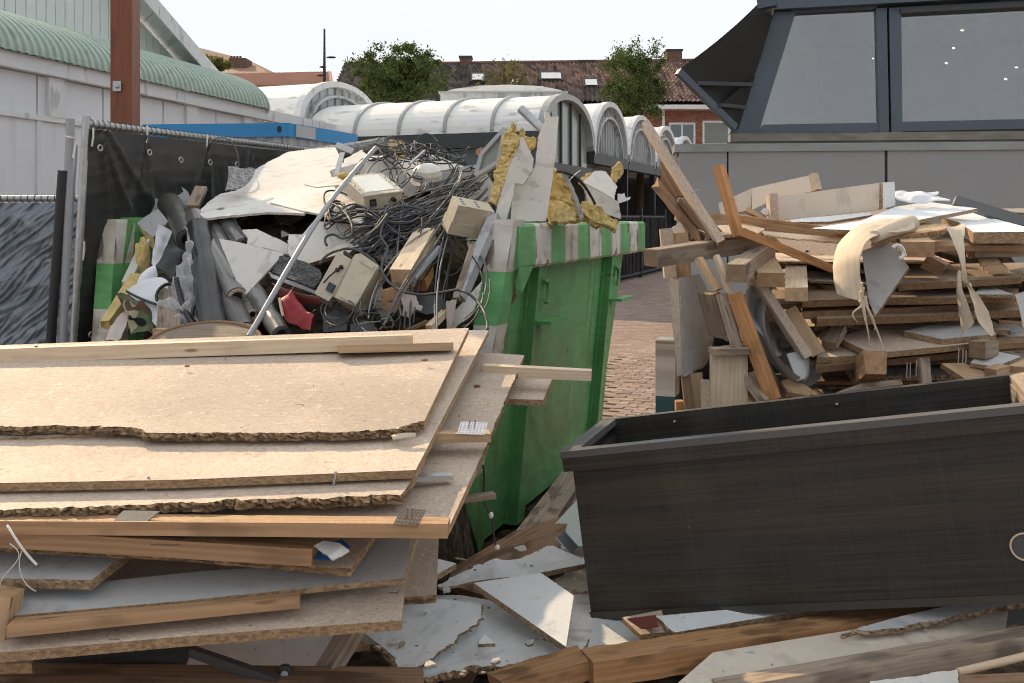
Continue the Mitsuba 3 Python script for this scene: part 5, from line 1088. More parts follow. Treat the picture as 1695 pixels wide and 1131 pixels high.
# loose offcuts wedged in the dark of the pile
gr_ = 'offcuts wedged in the right wood pile'
for i in range(46):
    x = rng.uniform(.75, 2.45); z = rng.uniform(.62, 1.50); Y = rng.uniform(4.0, 4.4); a = rng.uniform(-.35, .3) + (1.4 if i % 4 == 0 and z < 1.05 else 0); L = rng.uniform(.2, .6)
    A = np.array([x * (Y / 4.0), Y, z]); e = np.array([math.cos(a), rng.uniform(-.25, .6), math.sin(a) * .8]) * L
    mm = ('old_wood', 'grey_wood', 'old_wood', 'pine', 'old_wood', 'grey_wood')[i % 6]
    if i % 5 == 4: 
        h_ = np.array([-.1, rng.uniform(.15, .4), rng.uniform(-.1, .2)])
        sheet('board_offcut', 'dusty board fragment wedged in the gaps of the right wood pile', 'offcut', np.array([A, A + e, A + e * .9 + h_, A + h_]), unit(np.cross(e, h_)) * (1 if np.cross(e, h_)[2] > 0 else -1), .018, ('grey_laminate', 'old_wood', 'chipboard')[i % 3], {}, 'board fragments wedged in the right wood pile')
    else: beam_w('offcut', 'timber offcut wedged in the shadowed gaps of the right wood pile', 'offcut', A, A + e, rng.uniform(.025, .07), rng.uniform(.012, .035), mm, group=gr_, jit=.003)
# ---- stacked sheets, right half
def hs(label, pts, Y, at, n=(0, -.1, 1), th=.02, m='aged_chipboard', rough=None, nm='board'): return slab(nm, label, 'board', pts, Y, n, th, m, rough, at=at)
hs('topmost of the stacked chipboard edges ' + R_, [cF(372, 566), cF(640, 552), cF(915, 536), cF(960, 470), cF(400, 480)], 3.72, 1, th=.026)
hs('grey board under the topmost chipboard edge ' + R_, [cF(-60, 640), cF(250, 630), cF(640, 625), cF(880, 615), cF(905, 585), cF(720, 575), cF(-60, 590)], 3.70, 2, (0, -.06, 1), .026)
hs('laminated offcut on the stacked boards below the torn veneer strip', [cF(705, 612), cF(880, 612), cF(800, 582), cF(735, 580)], 3.69, 0, (0, -.1, 1), .014, 'grey_laminate', {0: .003})
hs('dark weathered board in the middle of the stack ' + R_, [cF(-60, 690), cF(400, 672), cF(890, 645), cF(900, 630), cF(-60, 650)], 3.74, 1, (0, -.05, 1), .028, 'old_wood')
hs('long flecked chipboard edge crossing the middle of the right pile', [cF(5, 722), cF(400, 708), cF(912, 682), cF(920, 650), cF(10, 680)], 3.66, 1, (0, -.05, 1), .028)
hs('light laminated board with a square corner jutting out of the lower right pile', [cF(395, 775), cF(565, 812), cF(806, 788), cF(765, 752), cF(500, 750)], 3.60, 1, (0, -.16, 1), .022, 'grey_laminate')
hs('wide chipboard sheet under the square cornered board ' + R_, [cF(100, 806), cF(225, 862), cF(320, 868), cF(560, 846), cF(720, 828), cF(700, 790), cF(400, 765), cF(180, 775)], 3.58, 3, (0, -.14, 1), .022, 'chipboard')
hs('short grey board poking out lower left of the stacked sheets', [cF(5, 896), cF(235, 880), cF(120, 820), cF(20, 830)], 3.56, 0, (0, -.16, 1), .026, 'chipboard')
hs('dark thin board below the stacked sheets at the bottom of the pile', [cF(0, 935), cF(300, 905), cF(720, 862), cF(720, 845), cF(0, 900)], 3.62, 1, (0, -.08, 1), .024, 'old_wood')
hs('dark sheet at the far right of the lower pile', [cF(640, 850), cF(980, 822), cF(980, 780), cF(720, 790)], 3.66, 0, (0, -.1, 1), .02, 'old_wood')
hs('grey angular board fragment lying low at right in the pile', [cF(690, 918), cF(800, 935), cF(915, 890), cF(820, 868), cF(720, 885)], 3.5, 1, (0, -.3, 1), .016, 'grey_laminate')
hs('brown pointed board lying low in the middle of the pile', [cF(560, 920), cF(700, 1010), cF(800, 985), cF(740, 950), cF(660, 918)], 3.45, 1, (0, -.5, 1), .02, 'pine')
hs('thin board lying along the planter edge at the bottom of the pile', [cF(90, 1050), cF(390, 1012), cF(380, 990), cF(200, 1010)], 3.42, 0, (0, -.4, 1), .02, 'grey_wood')
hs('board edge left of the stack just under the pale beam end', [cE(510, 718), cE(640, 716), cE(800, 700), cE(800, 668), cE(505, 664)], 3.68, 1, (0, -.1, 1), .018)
hs('shadowed board between the diagonal planks and the stacked sheets', [cE(620, 742), cE(800, 728), cE(800, 716), cE(630, 722)], 3.72, 0, (0, -.1, 1), .018, 'old_wood')
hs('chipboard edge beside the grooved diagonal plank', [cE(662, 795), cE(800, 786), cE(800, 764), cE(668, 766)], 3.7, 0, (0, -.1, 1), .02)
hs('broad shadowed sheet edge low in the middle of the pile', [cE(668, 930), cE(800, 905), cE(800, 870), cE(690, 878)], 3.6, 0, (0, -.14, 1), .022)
hs('light board laid over the top of the stack beside the veneer roll', [cF(440, 400), cF(600, 395), cF(960, 395), cF(960, 370), cF(520, 370)], 3.8, 1, (0, -.1, 1), .022, 'pine')
for i, (y, dx) in enumerate(((470, 0), (488, 14), (504, 34))): hs(('uppermost', 'middle', 'lowest')[i] + ' of three short pale boards stacked inside the right pile', [cF(738 + dx, y), cF(826 + dx, y - 4), cF(800 + dx, y - 32), cF(728 + dx, y - 24)], 3.82, 0, (0, -.2, 1), .018, 'pale_pine')
# ---- boxes and beams
def bm(label, a, Ya, b, Yb, w, h, m='pine', nm='beam', **kw): return beam(nm, label, 'beam' if nm == 'beam' else nm, a, Ya, b, Yb, w, h, m, **kw)
bm('grey topped square beam pointing left out of the right wood pile', cE(62, 547), 3.55, cE(455, 488), 3.95, .072, .066, 'grey_wood', jit=.003)
bm('square beam end facing forward under the left-pointing beam', cE(372, 606), 3.42, cE(485, 520), 4.0, .07, .062, 'grey_wood', jit=.003)
bm('short beam end left of the pale beam end in the right pile', cE(500, 628), 3.52, cE(470, 560), 4.0, .095, .052, 'pine')
bm('pale beam end with clean sawn face pointing at the planter', cE(595, 682), 3.48, cE(592, 580), 4.05, .082, .05, 'pale_pine')
bm('long rough sawn timber lying across the top of the right pile', cE(384, 412), 4.0, cE(790, 468), 3.78, .10, .05, 'brown_wood', jit=.003, rough=.004)
bm('second timber behind the long rough sawn one on top of the pile', cE(150, 392), 4.15, cE(520, 420), 4.1, .09, .04, 'pine')
bm('thin brown batten slanting down right across the pile front', cE(396, 452), 3.62, cE(730, 590), 3.66, .034, .03, 'orange_wood', nm='batten')
bm('upright orange batten sticking out of the top of the right pile', cE(308, 210), 3.78, cE(382, 468), 3.72, .038, .034, 'orange_wood', nm='batten')
bm('tall leaning chipboard strip at the left top of the right pile', cE(42, 62), 3.95, cE(318, 500), 3.72, .03, .09, 'chipboard', nm='plank', up=(0, -1, 0))
slab('torn_board', 'torn dark brown board behind the tall leaning strip', 'board', [cE(97, 195), cE(120, 200), cE(190, 320), cE(150, 325), cE(100, 290)], 4.0, (-.4, -1, .3), .016, 'old_wood', {1: .004, 2: .008, 3: .01, 4: .008}, at=0)
bm('splintered dark timber leaning under the tall leaning strip', cE(85, 285), 3.95, cE(250, 480), 3.8, .05, .03, 'old_wood', nm='timber', jag=.04, jit=.006, rough=.014)
bm('second splintered timber leaning beside the tall strip', cE(180, 340), 3.9, cE(300, 470), 3.78, .06, .03, 'old_wood', nm='timber', jit=.005, rough=.012)
bm('grey plank leaning behind the left-pointing beam', cE(165, 350), 3.92, cE(225, 480), 3.85, .05, .025, 'grey_wood', nm='plank')
bm('upright timber with a bolt hole at the left edge of the pile', cE(160, 455), 3.85, cE(172, 620), 3.85, .075, .04, 'pine', nm='timber')
bm('upright chipboard strip at the extreme left edge of the pile', cE(115, 440), 3.82, cE(132, 620), 3.82, .05, .03, 'chipboard', nm='timber')
bm('short chipped block leaning left of the orange diagonal plank', cE(275, 675), 3.6, cE(315, 830), 3.62, .075, .05, 'grey_wood', nm='block', jit=.006, rough=.008)
bm('narrow grey diagonal plank with nails in the left of the pile', cE(322, 680), 3.5, cE(380, 885), 3.46, .05, .022, 'grey_wood', nm='plank')
bm('orange diagonal plank running down to the planter rim', cE(368, 680), 3.5, cE(510, 1068), 3.42, .04, .045, 'orange_wood', nm='plank')
bm('dark diagonal plank right beside the orange one', cE(390, 760), 3.6, cE(545, 1070), 3.52, .07, .02, 'grey_wood', nm='plank')
bm('chipboard edged diagonal strip in the middle of the pile', cE(445, 625), 3.62, cE(632, 912), 3.56, .032, .10, 'chipboard', nm='plank', up=(0, -1, 0))
bm('grooved diagonal plank right of the curled grey laminate', cE(570, 738), 3.62, cE(676, 902), 3.55, .05, .03, 'pine', nm='plank', up=(0, -1, 0))
bm('inner diagonal plank parallel to the grooved one', cE(556, 745), 3.66, cE(655, 905), 3.6, .025, .06, 'old_wood', nm='plank', up=(0, -1, 0))
bm('thin lit strip slanting across the upper left of the pile', cE(235, 550), 3.62, cE(310, 665), 3.56, .035, .02, 'pine', nm='batten')
bm('long thin strip slanting from the left beam to the orange plank', cE(300, 540), 3.6, cE(375, 740), 3.52, .022, .018, 'pale_pine', nm='batten')
kx = thing('cut_post', 'pale upright timber box with a capping strip just behind the planter', 'post')
a, b = cE(345, 902), cE(348, 1100)
beam_w('shaft', '', '', V(a, 3.5), V(b, 3.46) - dn(.2), .125, .06, 'pale_pine', parent=kx, up=(0, -1, .1)); beam_w('capping', '', '', V(cE(280, 889), 3.47), V(cE(412, 886), 3.47), .08, .022, 'grey_wood', parent=kx)
bm('rough upright board with holes left of the pale timber box', cE(222, 970), 3.6, cE(238, 1110), 3.58, .05, .03, 'pine', nm='timber')
bm('dark upright strip at lower left of the pile', cE(186, 975), 3.58, cE(200, 1110), 3.56, .03, .03, 'old_wood', nm='timber')
bm('chipboard block standing between the upright timbers', cE(270, 995), 3.52, cE(274, 1110), 3.5, .05, .03, 'chipboard', nm='block')
bm('tiny orange block end at the foot of the white container post', cE(164, 1072), 3.6, cE(166, 1110), 3.6, .03, .03, 'orange_wood', nm='block')
bm('flat timber leaning left under the curled laminate', cE(420, 975), 3.5, cE(500, 1075), 3.42, .085, .03, 'grey_wood', nm='timber')
bm('short dark block between pale box and orange plank', cE(405, 1040), 3.5, cE(430, 1085), 3.48, .05, .04, 'pine', nm='block')
slab('board', 'tilted board corner at the bottom middle of the pile', 'board', [cE(538, 1000), cE(565, 1040), cE(645, 1055), cE(650, 1030), cE(590, 985)], 3.45, (0, -.4, 1), .018, 'pine', at=1)
bm('thick block with orange end grain above the planter rim', cF(268, 915), 3.36, cF(215, 968), 3.66, .075, .08, 'brown_wood', nm='block', jit=.005)
bm('beam end between the two torn veneer strips', cF(458, 412), 3.42, cF(415, 372), 4.0, .11, .055, 'pine')
bm('upright dark stick near the planter in the middle of the pile', cF(480, 895), 3.5, cF(490, 1012), 3.48, .035, .03, 'grey_wood', nm='stick')
bm('brown block low at right behind the planter', cF(780, 965), 3.42, cF(840, 945), 3.45, .05, .035, 'pine', nm='block')
bm('small timber lying on the dark pile at far right', cF(900, 965), 3.42, cF(960, 940), 3.5, .06, .05, 'pine', nm='block')
bm('short stack end of planks at right in the shade of the pile', cF(720, 860), 3.55, cF(780, 850), 3.62, .06, .06, 'grey_wood', nm='block')
bm('long dark timber right across the back of the pile shade', cF(690, 420), 3.9, cF(960, 415), 3.9, .08, .05, 'grey_wood')
bm('pair of short blocks showing at left of the stack', cF(20, 850), 3.66, cF(60, 790), 3.72, .05, .03, 'pine', nm='block'); bm('leaning block among the stacked sheets at left', cF(62, 840), 3.62, cF(105, 760), 3.70, .055, .03, 'grey_wood', nm='block')
bm('pale chip lying flat beside the torn veneer roll', cF(500, 470), 3.75, cF(570, 500), 3.72, .09, .05, 'old_wood', nm='block', jit=.01)
# ---- upright laminate board and curled laminates at left
slab('upright_board', 'tall laminated board standing on edge at the left of the right pile', 'board', [cE(126, 622), cE(168, 630), cE(186, 975), cE(158, 982)], 3.6, (-.25, -1, .1), .03, 'chipboard', {3: .004, 1: .003}, at=0)
ribbon('laminate_face', 'lilac-grey laminate peeling off the tall standing board', 'laminate', [(cE(165, 622), 3.59), (cE(168, 700), 3.58), (cE(176, 870), 3.56), (cE(180, 985), 3.54)], [(cE(240, 608), 4.0), (cE(285, 720), 4.05), (cE(285, 880), 3.9), (cE(222, 950), 3.66)], 'grey_laminate', 22, 8, .003, bulge=.015)
ribbon('curled_laminate', 'grey laminate sheet hanging crumpled left of the grooved plank', 'laminate', [(cE(425, 645), 3.6), (cE(398, 710), 3.58), (cE(440, 800), 3.56), (cE(520, 910), 3.54)], [(cE(460, 660), 3.7), (cE(480, 720), 3.75), (cE(500, 800), 3.72), (cE(545, 900), 3.62)], 'grey_laminate', 22, 8, .003, crinkle=.03, cf=9)
ribbon('curled_laminate', 'big grey laminate sheet rolled into a half tube in the pile', 'laminate', [(cE(490, 705), 3.62), (cE(480, 790), 3.56), (cE(520, 900), 3.5), (cE(610, 985), 3.46)], [(cE(540, 720), 3.95), (cE(545, 800), 3.98), (cE(600, 880), 3.9), (cE(655, 920), 3.7)], 'grey_laminate', 24, 10, .003, bulge=-.07)
ribbon('curled_laminate', 'narrow grey laminate tongue below the half tube', 'laminate', [(cE(560, 900), 3.54), (cE(580, 950), 3.5), (cE(600, 1000), 3.48)], [(cE(640, 900), 3.6), (cE(645, 950), 3.58), (cE(620, 1000), 3.5)], 'grey_laminate', 14, 6, .003, bulge=.02)
# ---- top of the pile
kp = thing('panel_box', 'bent cream panel with chipboard end lying on top of the right pile', 'panel')
slab('panel', '', '', [cE(308, 348), cE(432, 292), cE(432, 372), cE(318, 392)], 4.35, (-.55, -1, .15), .02, 'cream_laminate', at=1, parent=kp)
slab('panel', '', '', [cE(432, 292), cE(655, 242), cE(672, 300), cE(520, 330), cE(432, 372)], 4.35, (.12, -1, .25), .02, 'cream_laminate', at=0, parent=kp)
beam('end_edge', '', '', cE(657, 240), 4.3, cE(670, 300), 4.28, .03, .03, 'chipboard', parent=kp)
kp = thing('panel_box', 'off-white panel with a flecked chipboard end and folded right corner, on top of the pile', 'panel')
slab('panel', '', '', [cE(512, 322), cE(640, 308), cF(300, 113), cF(300, 232), cE(640, 400), cE(516, 410)], 4.1, (.02, -1, .12), .022, 'cream_laminate', at=0, parent=kp)
slab('panel', '', '', [cF(300, 113), cF(352, 110), cF(356, 215), cF(300, 232)], 4.1, (.5, -1, .12), .022, 'laminate', at=0, parent=kp)
beam('end_edge', '', '', cE(504, 317), 4.06, cE(508, 411), 4.04, .035, .06, 'chipboard', parent=kp, up=(0, -1, 0))
slab('white_board', 'thin bright white board in front of the off-white panel on top of the pile', 'board', [cE(570, 408), cE(640, 400), cF(240, 247), cF(252, 258), cF(60, 288), cE(575, 416)], 3.98, (0, -.3, 1), .012, 'laminate', at=0)
slab('white_board', 'large blue-white panel lying flat on top of the right pile', 'board', [cF(-20, 318), cF(200, 285), cF(355, 222), cF(500, 200), cF(722, 229), cF(440, 284), cF(150, 326)], 3.84, (0, -.2, 1), .016, 'laminate', at=5)
slab('worktop', 'thick white worktop with a brown chipboard edge at the right of the pile', 'worktop', [cF(705, 335), cF(960, 334), cF(960, 318), cF(690, 246), cF(560, 268), cF(640, 292)], 3.72, (0, -.12, 1), .044, 'laminate', at=0)
slab('grey_board', 'dark grey board leaning at the right end of the pile top', 'board', [cF(617, 206), cF(630, 171), cF(935, 262), cF(935, 305), cF(890, 300)], 4.15, (.1, -1, .5), .022, principled((.12, .125, .13), .5, two=True), at=0)
slab('paper_sheets', 'crumpled white papers behind the blue-white panel', 'paper', [cF(352, 160), cF(425, 158), cF(540, 172), cF(600, 196), cF(480, 205), cF(360, 200)], 4.2, (0, -.4, 1), .006, 'paper', {0: .01, 1: .008, 2: .01}, at=0, warp=.03, wf=7)
slab('paper_sheets', 'second crumpled white sheet folded over on the pile top', 'paper', [cF(425, 175), cF(545, 165), cF(545, 178), cF(500, 190), cF(430, 195)], 4.17, (0, -.6, 1), .004, 'paper', at=0, warp=.03, wf=9)
slab('brown_board', 'brown board edge behind the dark grey board at the right margin', 'board', [cF(815, 230), cF(960, 228), cF(960, 250), cF(860, 245)], 4.5, (0, -.6, 1), .02, 'chipboard', at=0)
slab('wood_scrap', 'thin pale splinters lying under the upright orange batten', 'scrap', [cE(290, 430), cE(400, 420), cE(480, 440), cE(450, 460), cE(320, 465)], 3.9, (0, -.2, 1), .012, 'pale_pine', {0: .006, 1: .008, 3: .01, 4: .008}, at=0)
slab('wood_scrap', 'ragged veneer edge hanging under the long rough sawn timber', 'scrap', [cE(470, 448), cE(760, 474), cE(790, 490), cE(600, 478), cE(480, 462)], 3.76, (0, -.7, 1), .008, 'pale_pine', {2: .008, 3: .01}, at=0)
slab('wood_scrap', 'tilted small board under the off-white panel end', 'scrap', [cE(405, 375), cE(420, 360), cE(470, 392), cE(465, 402)], 4.0, (-.2, -1, .4), .02, 'pine', at=0)
slab('board', 'small white wedge beside the flecked panel end', 'board', [cE(462, 378), cE(475, 365), cE(500, 368), cE(500, 390), cE(480, 392)], 4.05, (0, -1, .4), .01, 'laminate', at=0)
slab('torn_board', 'torn board tops at the left shoulder of the pile', 'board', [cE(138, 440), cE(168, 412), cE(195, 440), cE(190, 460), cE(150, 460)], 3.95, (-.2, -1, .4), .02, 'gypsum', {0: .006, 1: .006}, at=0)
# ---- veneer curls
ribbon('veneer_curl', 'wide pale veneer sheet curling over the front of the right pile', 'veneer', [(cF(445, 312), 3.62), (cF(340, 334), 3.52), (cF(262, 352), 3.44), (cF(218, 395), 3.40), (cF(196, 470), 3.38), (cF(200, 560), 3.37), (cF(213, 645), 3.36)],
       [(cF(432, 272), 3.82), (cF(300, 278), 3.76), (cF(180, 312), 3.66), (cF(108, 375), 3.58), (cF(80, 450), 3.52), (cF(79, 535), 3.48), (cF(96, 612), 3.45)], 'veneer', 40, 9, .0025, bulge=.012, crinkle=.008, cf=16)
tube('veneer_roll', 'rolled end of the wide veneer sheet at its upper right', 'veneer', spline([V(cF(262, 355), 3.47), V(cF(340, 322), 3.6), V(cF(425, 297), 3.72)], 12), np.linspace(.022, .034, 12), 'veneer', 16)
for i, (x, x2, y2) in enumerate(((206, 232, 780), (214, 262, 775), (200, 242, 840), (220, 300, 885), (196, 190, 740))):
    tube('veneer_fringe', 'frayed pale fibre strand hanging from the wide veneer curl', 'fringe', spline([V(cF(x, 560 + 20 * i), 3.36), V(cF(x + 8, 660), 3.36), V(cF(x2 - 8, y2 - 60), 3.35), V(cF(x2, y2), 3.35)], 14), np.linspace(.006, .0012, 14), 'veneer', 5, group='fibre strands under the veneer curl')
ribbon('veneer_strip', 'long torn veneer strip hanging down over the right pile', 'veneer', [(cF(575, 305), 3.62), (cF(612, 370), 3.52), (cF(640, 450), 3.48), (cF(655, 540), 3.46)], [(cF(662, 290), 3.66), (cF(664, 380), 3.54), (cF(668, 470), 3.48), (cF(684, 575), 3.46)], 'veneer', 24, 6, .002, bulge=-.01, crinkle=.008, cf=18)
ribbon('veneer_strip', 'left tail of the hanging torn veneer strip', 'veneer', [(cF(640, 500), 3.475), (cF(628, 590), 3.47), (cF(640, 700), 3.47), (cF(647, 792), 3.47)], [(cF(652, 510), 3.46), (cF(664, 620), 3.44), (cF(690, 690), 3.43), (cF(708, 738), 3.44)], 'veneer', 20, 5, .002, bulge=.008, crinkle=.008, cf=18)
ribbon('veneer_strip', 'right twisted tail of the hanging torn veneer strip', 'veneer', [(cF(668, 550), 3.465), (cF(698, 640), 3.44), (cF(735, 740), 3.43), (cF(792, 802), 3.42)], [(cF(682, 570), 3.45), (cF(722, 610), 3.46), (cF(768, 690), 3.47), (cF(800, 790), 3.45)], 'veneer', 20, 5, .002, bulge=-.008, crinkle=.008, cf=18)
ribbon('veneer_strip', 'grey veneer strip hanging at the right margin of the pile', 'laminate', [(cF(888, 612), 3.5), (cF(910, 680), 3.48), (cF(925, 760), 3.46)], [(cF(960, 590), 3.5), (cF(965, 680), 3.5), (cF(960, 760), 3.5)], 'grey_laminate', 14, 5, .003)
slab('wood_scrap', 'splintered board end under the two veneer strips', 'scrap', [cF(250, 375), cF(440, 345), cF(580, 320), cF(590, 300), cF(440, 290), cF(260, 350)], 3.66, (0, -.15, 1), .02, 'pine', {0: .008, 1: .01}, at=1)
slab('chipboard_piece', 'tilted chipboard piece with grey face inside the veneer curl', 'board', [cF(205, 420), cF(330, 370), cF(416, 490), cF(266, 708), cF(240, 650)], 3.5, (-.45, -.8, .42), .022, 'grey_laminate', {2: .003}, at=2)
kc = thing('plastic_clip', 'small white plastic clip on the beam end between the veneer strips', 'clip')
tube('hook', '', '', spline([V(cF(345, 405), 3.36), V(cF(375, 395), 3.36), V(cF(395, 432), 3.36), V(cF(372, 452), 3.36)], 14), .006, 'plastic_white', 6, parent=kc); tube('arm', '', '', [V(cF(370, 395), 3.36), V(cF(398, 440), 3.38)], .008, 'plastic_white', 6, parent=kc)
for i, (x, y) in enumerate(((405, 985), (420, 985), (447, 975), (636, 920), (655, 925), (668, 930))):
    p = V(cF(x, y), 3.45); tube('nail', 'thin nail standing up from the low boards behind the planter', 'nail', [p, p + [0.002, 0, .055]], .0018, 'zinc', 5, group='nails standing behind the planter')
for i, (x, y, dx, dy) in enumerate(((88, 105, 25, -8), (205, 310, 30, -12), (335, 250, 28, -10), (345, 330, 30, 2), (345, 715, 22, -3), (372, 800, 20, -6), (235, 445, 25, 10), (410, 1010, 25, 8))):
    tube('nail', 'bent nail sticking out of the leaning timbers at the left of the pile', 'nail', [V(cE(x, y), 3.74 if y < 600 else 3.44), V(cE(x + dx, y + dy), 3.70 if y < 600 else 3.42)], .0018, 'zinc', 5, group='nails in the leaning timbers')
# ---------------------------------------------------------------- rubble heap in the skip
cM, cN, cO, cQ = crop(500, 330, 4.92), crop(700, 190, 5.385), crop(160, 300, 4.35), crop(540, 210, 6.52)
def Yh(p, d=0.0):
    x, y = p; return 4.25 + (555 - y) * (.0042 if y > 360 else .0042) + max(0, 360 - y) * .0022 + max(0, 600 - x) * .0014 + d
gx, gy = np.meshgrid(np.linspace(-2.6, .25, 60), np.linspace(3.1, 7.3, 78), indexing='ij')
px_ = CX + FPX * gx / gy; Yp = gy - np.maximum(0, 600 - px_) * .0014
fz = np.interp(Yp, [3.1, 3.6, 4.0, 4.4, 5.15, 6.1, 6.6, 7.3], [.98, 1.17, 1.19, 1.18, 1.55, 1.95, 1.9, 1.0])  # unseen front spill raised to cast shade on the foreground panels
s_ = (gx + .018) * .936 - (gy - 5.29) * .353; t_ = (gx + .018) * .353 + (gy - 5.29) * .936
fz = np.where(((s_ > -.06) & (t_ > -1.0)) | (gx > -.12), .02, fz); fz = np.where((s_ < -1.75) & (t_ > -1.6), .1, fz); fz = fz * np.clip((s_ + 2.35) / .25, .05, 1)
fz = np.where((s_ > -.5) & (gy > 4.3), fz - np.clip((s_ + .5) / .5, 0, 1) * .45, fz)
fz += np.where(gy < 4.3, .05, .16) * (meshkit.fbm(np.dstack([gx * 5, gy * 5, gx * 0 + 3]), 4) - .5)
kk = gx.shape[1]; f = np.array([[i * kk + j, (i + 1) * kk + j, (i + 1) * kk + j + 1, i * kk + j + 1] for i in range(gx.shape[0] - 1) for j in range(kk - 1)])
fz = np.where(Yp < 4.5, np.minimum(fz, 1.655 - (.119 + .024 * np.clip((560 - px_) / 400, 0, 1)) * gy), fz)
fz = np.where(Yp < 4.6, fz * np.clip((gx + 2.45) / .9, .01, 1) * np.clip((-.12 - gx) / .22, .01, 1), fz)
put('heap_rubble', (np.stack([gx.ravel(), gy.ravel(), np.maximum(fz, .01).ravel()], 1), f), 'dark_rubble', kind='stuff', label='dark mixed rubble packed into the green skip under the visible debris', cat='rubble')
def hp(label, pts, d=0.0, n=(-.15, -.6, .8), th=.012, m='gypsum', rough=None, at=0, nm='broken_board', cat='board', **kw):
    return slab(nm, label, cat, pts, Yh(pts[at], d), n, th, m, rough, at=at, **kw)
def hb(label, a, b, w, h, m='pine', da=0.0, db=0.0, nm='timber', **kw): return beam(nm, label, nm, a, Yh(a, da), b, Yh(b, db), w, h, m, **kw)
# sheets
hp('big pale plasterboard sheet with broken outline across the top left of the heap', [cB(80, 470), cB(120, 440), cB(200, 380), cB(290, 355), cB(282, 312), cB(400, 245), cB(555, 165), cB(800, 136), cB(860, 250), cB(840, 330), cB(700, 420), cB(640, 482), cB(450, 475), cB(250, 490), cB(125, 505)], -.05, (-.10, -.30, 1), .013, 'plaster_lit', {0: .008, 1: .01, 2: .012, 3: .008, 4: .01, 5: .008, 11: .004, 12: .006, 13: .006}, 12, warp=.02, wf=1.3)
hp('second plasterboard sheet overlapping the big one, behind the conduit', [cB(462, 425), cB(555, 378), cB(700, 340), cB(830, 300), cB(980, 420), cB(945, 535), cB(800, 500), cB(640, 470)], -.10, (-.12, -.32, 1), .012, 'plaster_lit', {0: .006, 1: .006, 5: .004, 6: .004}, 6)
hp('thin grey plasterboard strip under the long conduit near the metal profile', [cB(640, 330), cB(820, 285), cB(860, 330), cB(700, 345)], -.2, (-.12, -.32, 1), .006, 'gypsum', {1: .004}, 0)
hp('torn plasterboard edge behind the top of the conduit', [cB(850, 260), cB(845, 200), cB(940, 150), cB(970, 185), cB(1085, 178), cB(1060, 205), cB(960, 262)], .25, (0, -.32, 1), .012, 'plaster_lit', {1: .01, 2: .008, 3: .01}, 0)
hp('flat grey insulation board at the top centre of the heap', [cQ(380, 420), cQ(700, 350), cQ(1080, 280), cQ(1240, 330), cQ(1640, 490), cQ(1500, 560), cQ(1000, 640), cQ(600, 620), cQ(420, 520)], .25, (0, -.32, 1), .03, 'foam_board', {1: .004, 2: .006, 3: .004}, 6)
hp('triangular plasterboard piece in front of the grey rolls', [cB(195, 612), cB(330, 640), cB(535, 690), cB(420, 815), cB(340, 902), cB(312, 890), cB(255, 760)], -.14, (-.1, -.8, .6), .012, 'plaster_lit', {0: .004, 5: .006, 6: .004}, 4)
hp('plasterboard piece in the dark hollow under the big sheet', [cB(318, 568), cB(390, 562), cB(470, 600), cB(562, 645), cB(556, 695), cB(430, 660), cB(340, 640), cB(345, 610)], .02, (-.1, -.7, .7), .012, 'gypsum', {0: .006, 2: .006, 5: .006, 6: .008, 7: .006}, 4)
hp('wide plasterboard piece right of the conduit below the overlapping sheet', [cB(558, 590), cB(630, 592), cB(690, 520), cB(850, 535), cB(1000, 555), cB(960, 640), cB(760, 700), cB(600, 745), cB(556, 690)], -.02, (-.05, -.65, .75), .012, 'gypsum', {0: .006, 3: .004, 5: .006, 8: .006}, 7)
hp('beige panel with a yellow foam edge above the open switch box', [cB(600, 742), cB(700, 690), cB(870, 632), cB(945, 598), cB(960, 622), cB(870, 690), cB(800, 700), cB(618, 757)], -.12, (-.1, -.75, .6), .03, 'cream_laminate', {}, 0)
hp('grey board scrap peeking from under the cables near the skip corner', [cM(490, 650), cM(620, 600), cM(640, 700), cM(520, 790)], .02, (0, -.8, .5), .012, 'gypsum', {1: .006}, 0)
hp('grey plasterboard piece behind the cable bundle below the first switch box', [cM(540, 240), cM(760, 280), cM(800, 460), cM(700, 560), cM(560, 420)], .08, (0, -.7, .7), .012, 'gypsum', {0: .006, 2: .008}, 0)
# roll-like things on the left
def roll(label, a, b, r, m, da=0.0, db=0.0, coil=False, nm='roll'):
    k = thing(nm, label, 'roll'); A, B = V(a, Yh(a, da)), V(b, Yh(b, db)); n = 18
    c = A + (B - A) * np.linspace(0, 1, n)[:, None]; sd = rng.integers(0, 99)
    v, f_ = tube_mesh(c, r * (1 + .12 * (meshkit.noise(np.column_stack([np.arange(n) * .7, np.full(n, sd), np.zeros(n)])) - .5)), 18, True)
    put('sheet', (v, f_), m, k, smooth=40)
    d = unit(B - A); u = unit(np.cross(d, [0, 0, 1])); w = np.cross(d, u)
    for P_, s in ((A, -1), (B, 1)):
        sp = [P_ + d * s * .004 + (r * (.96 - .16 * q / 6.28)) * (math.cos(q) * u + math.sin(q) * w) for q in np.linspace(0, 16, 50)]
        tube('coil_edge', '', '', sp, .0035, 'pale_pine' if coil else 'cable_grey', 5, parent=k)
        tube('core', '', '', [P_ + d * s * .001, P_ + d * s * .005], r * .45, 'plastic_black', 14, parent=k)
    return k
roll('fat dark grey linoleum roll leaning up at the left of the heap', cO(525, 165), cO(660, 420), .068, 'roll_dark', .16, .02)
roll('big black roll standing in front, centre left of the heap', cO(735, 345), cO(860, 1110), .072, 'roll_black', -.06, -.14)
roll('silvery grey roll with a pale coiled end right of the black roll', cO(705, 255), cO(1010, 835), .052, 'roll_grey', .04, -.14, True)
roll('thinner grey roll under the big plasterboard sheet', cO(820, 270), cO(960, 560), .035, 'roll_grey', .05, -.02)
roll('grey roll beside the dark hollow under the big sheet', cO(900, 250), cO(1050, 470), .05, 'roll_grey', .1, .03)
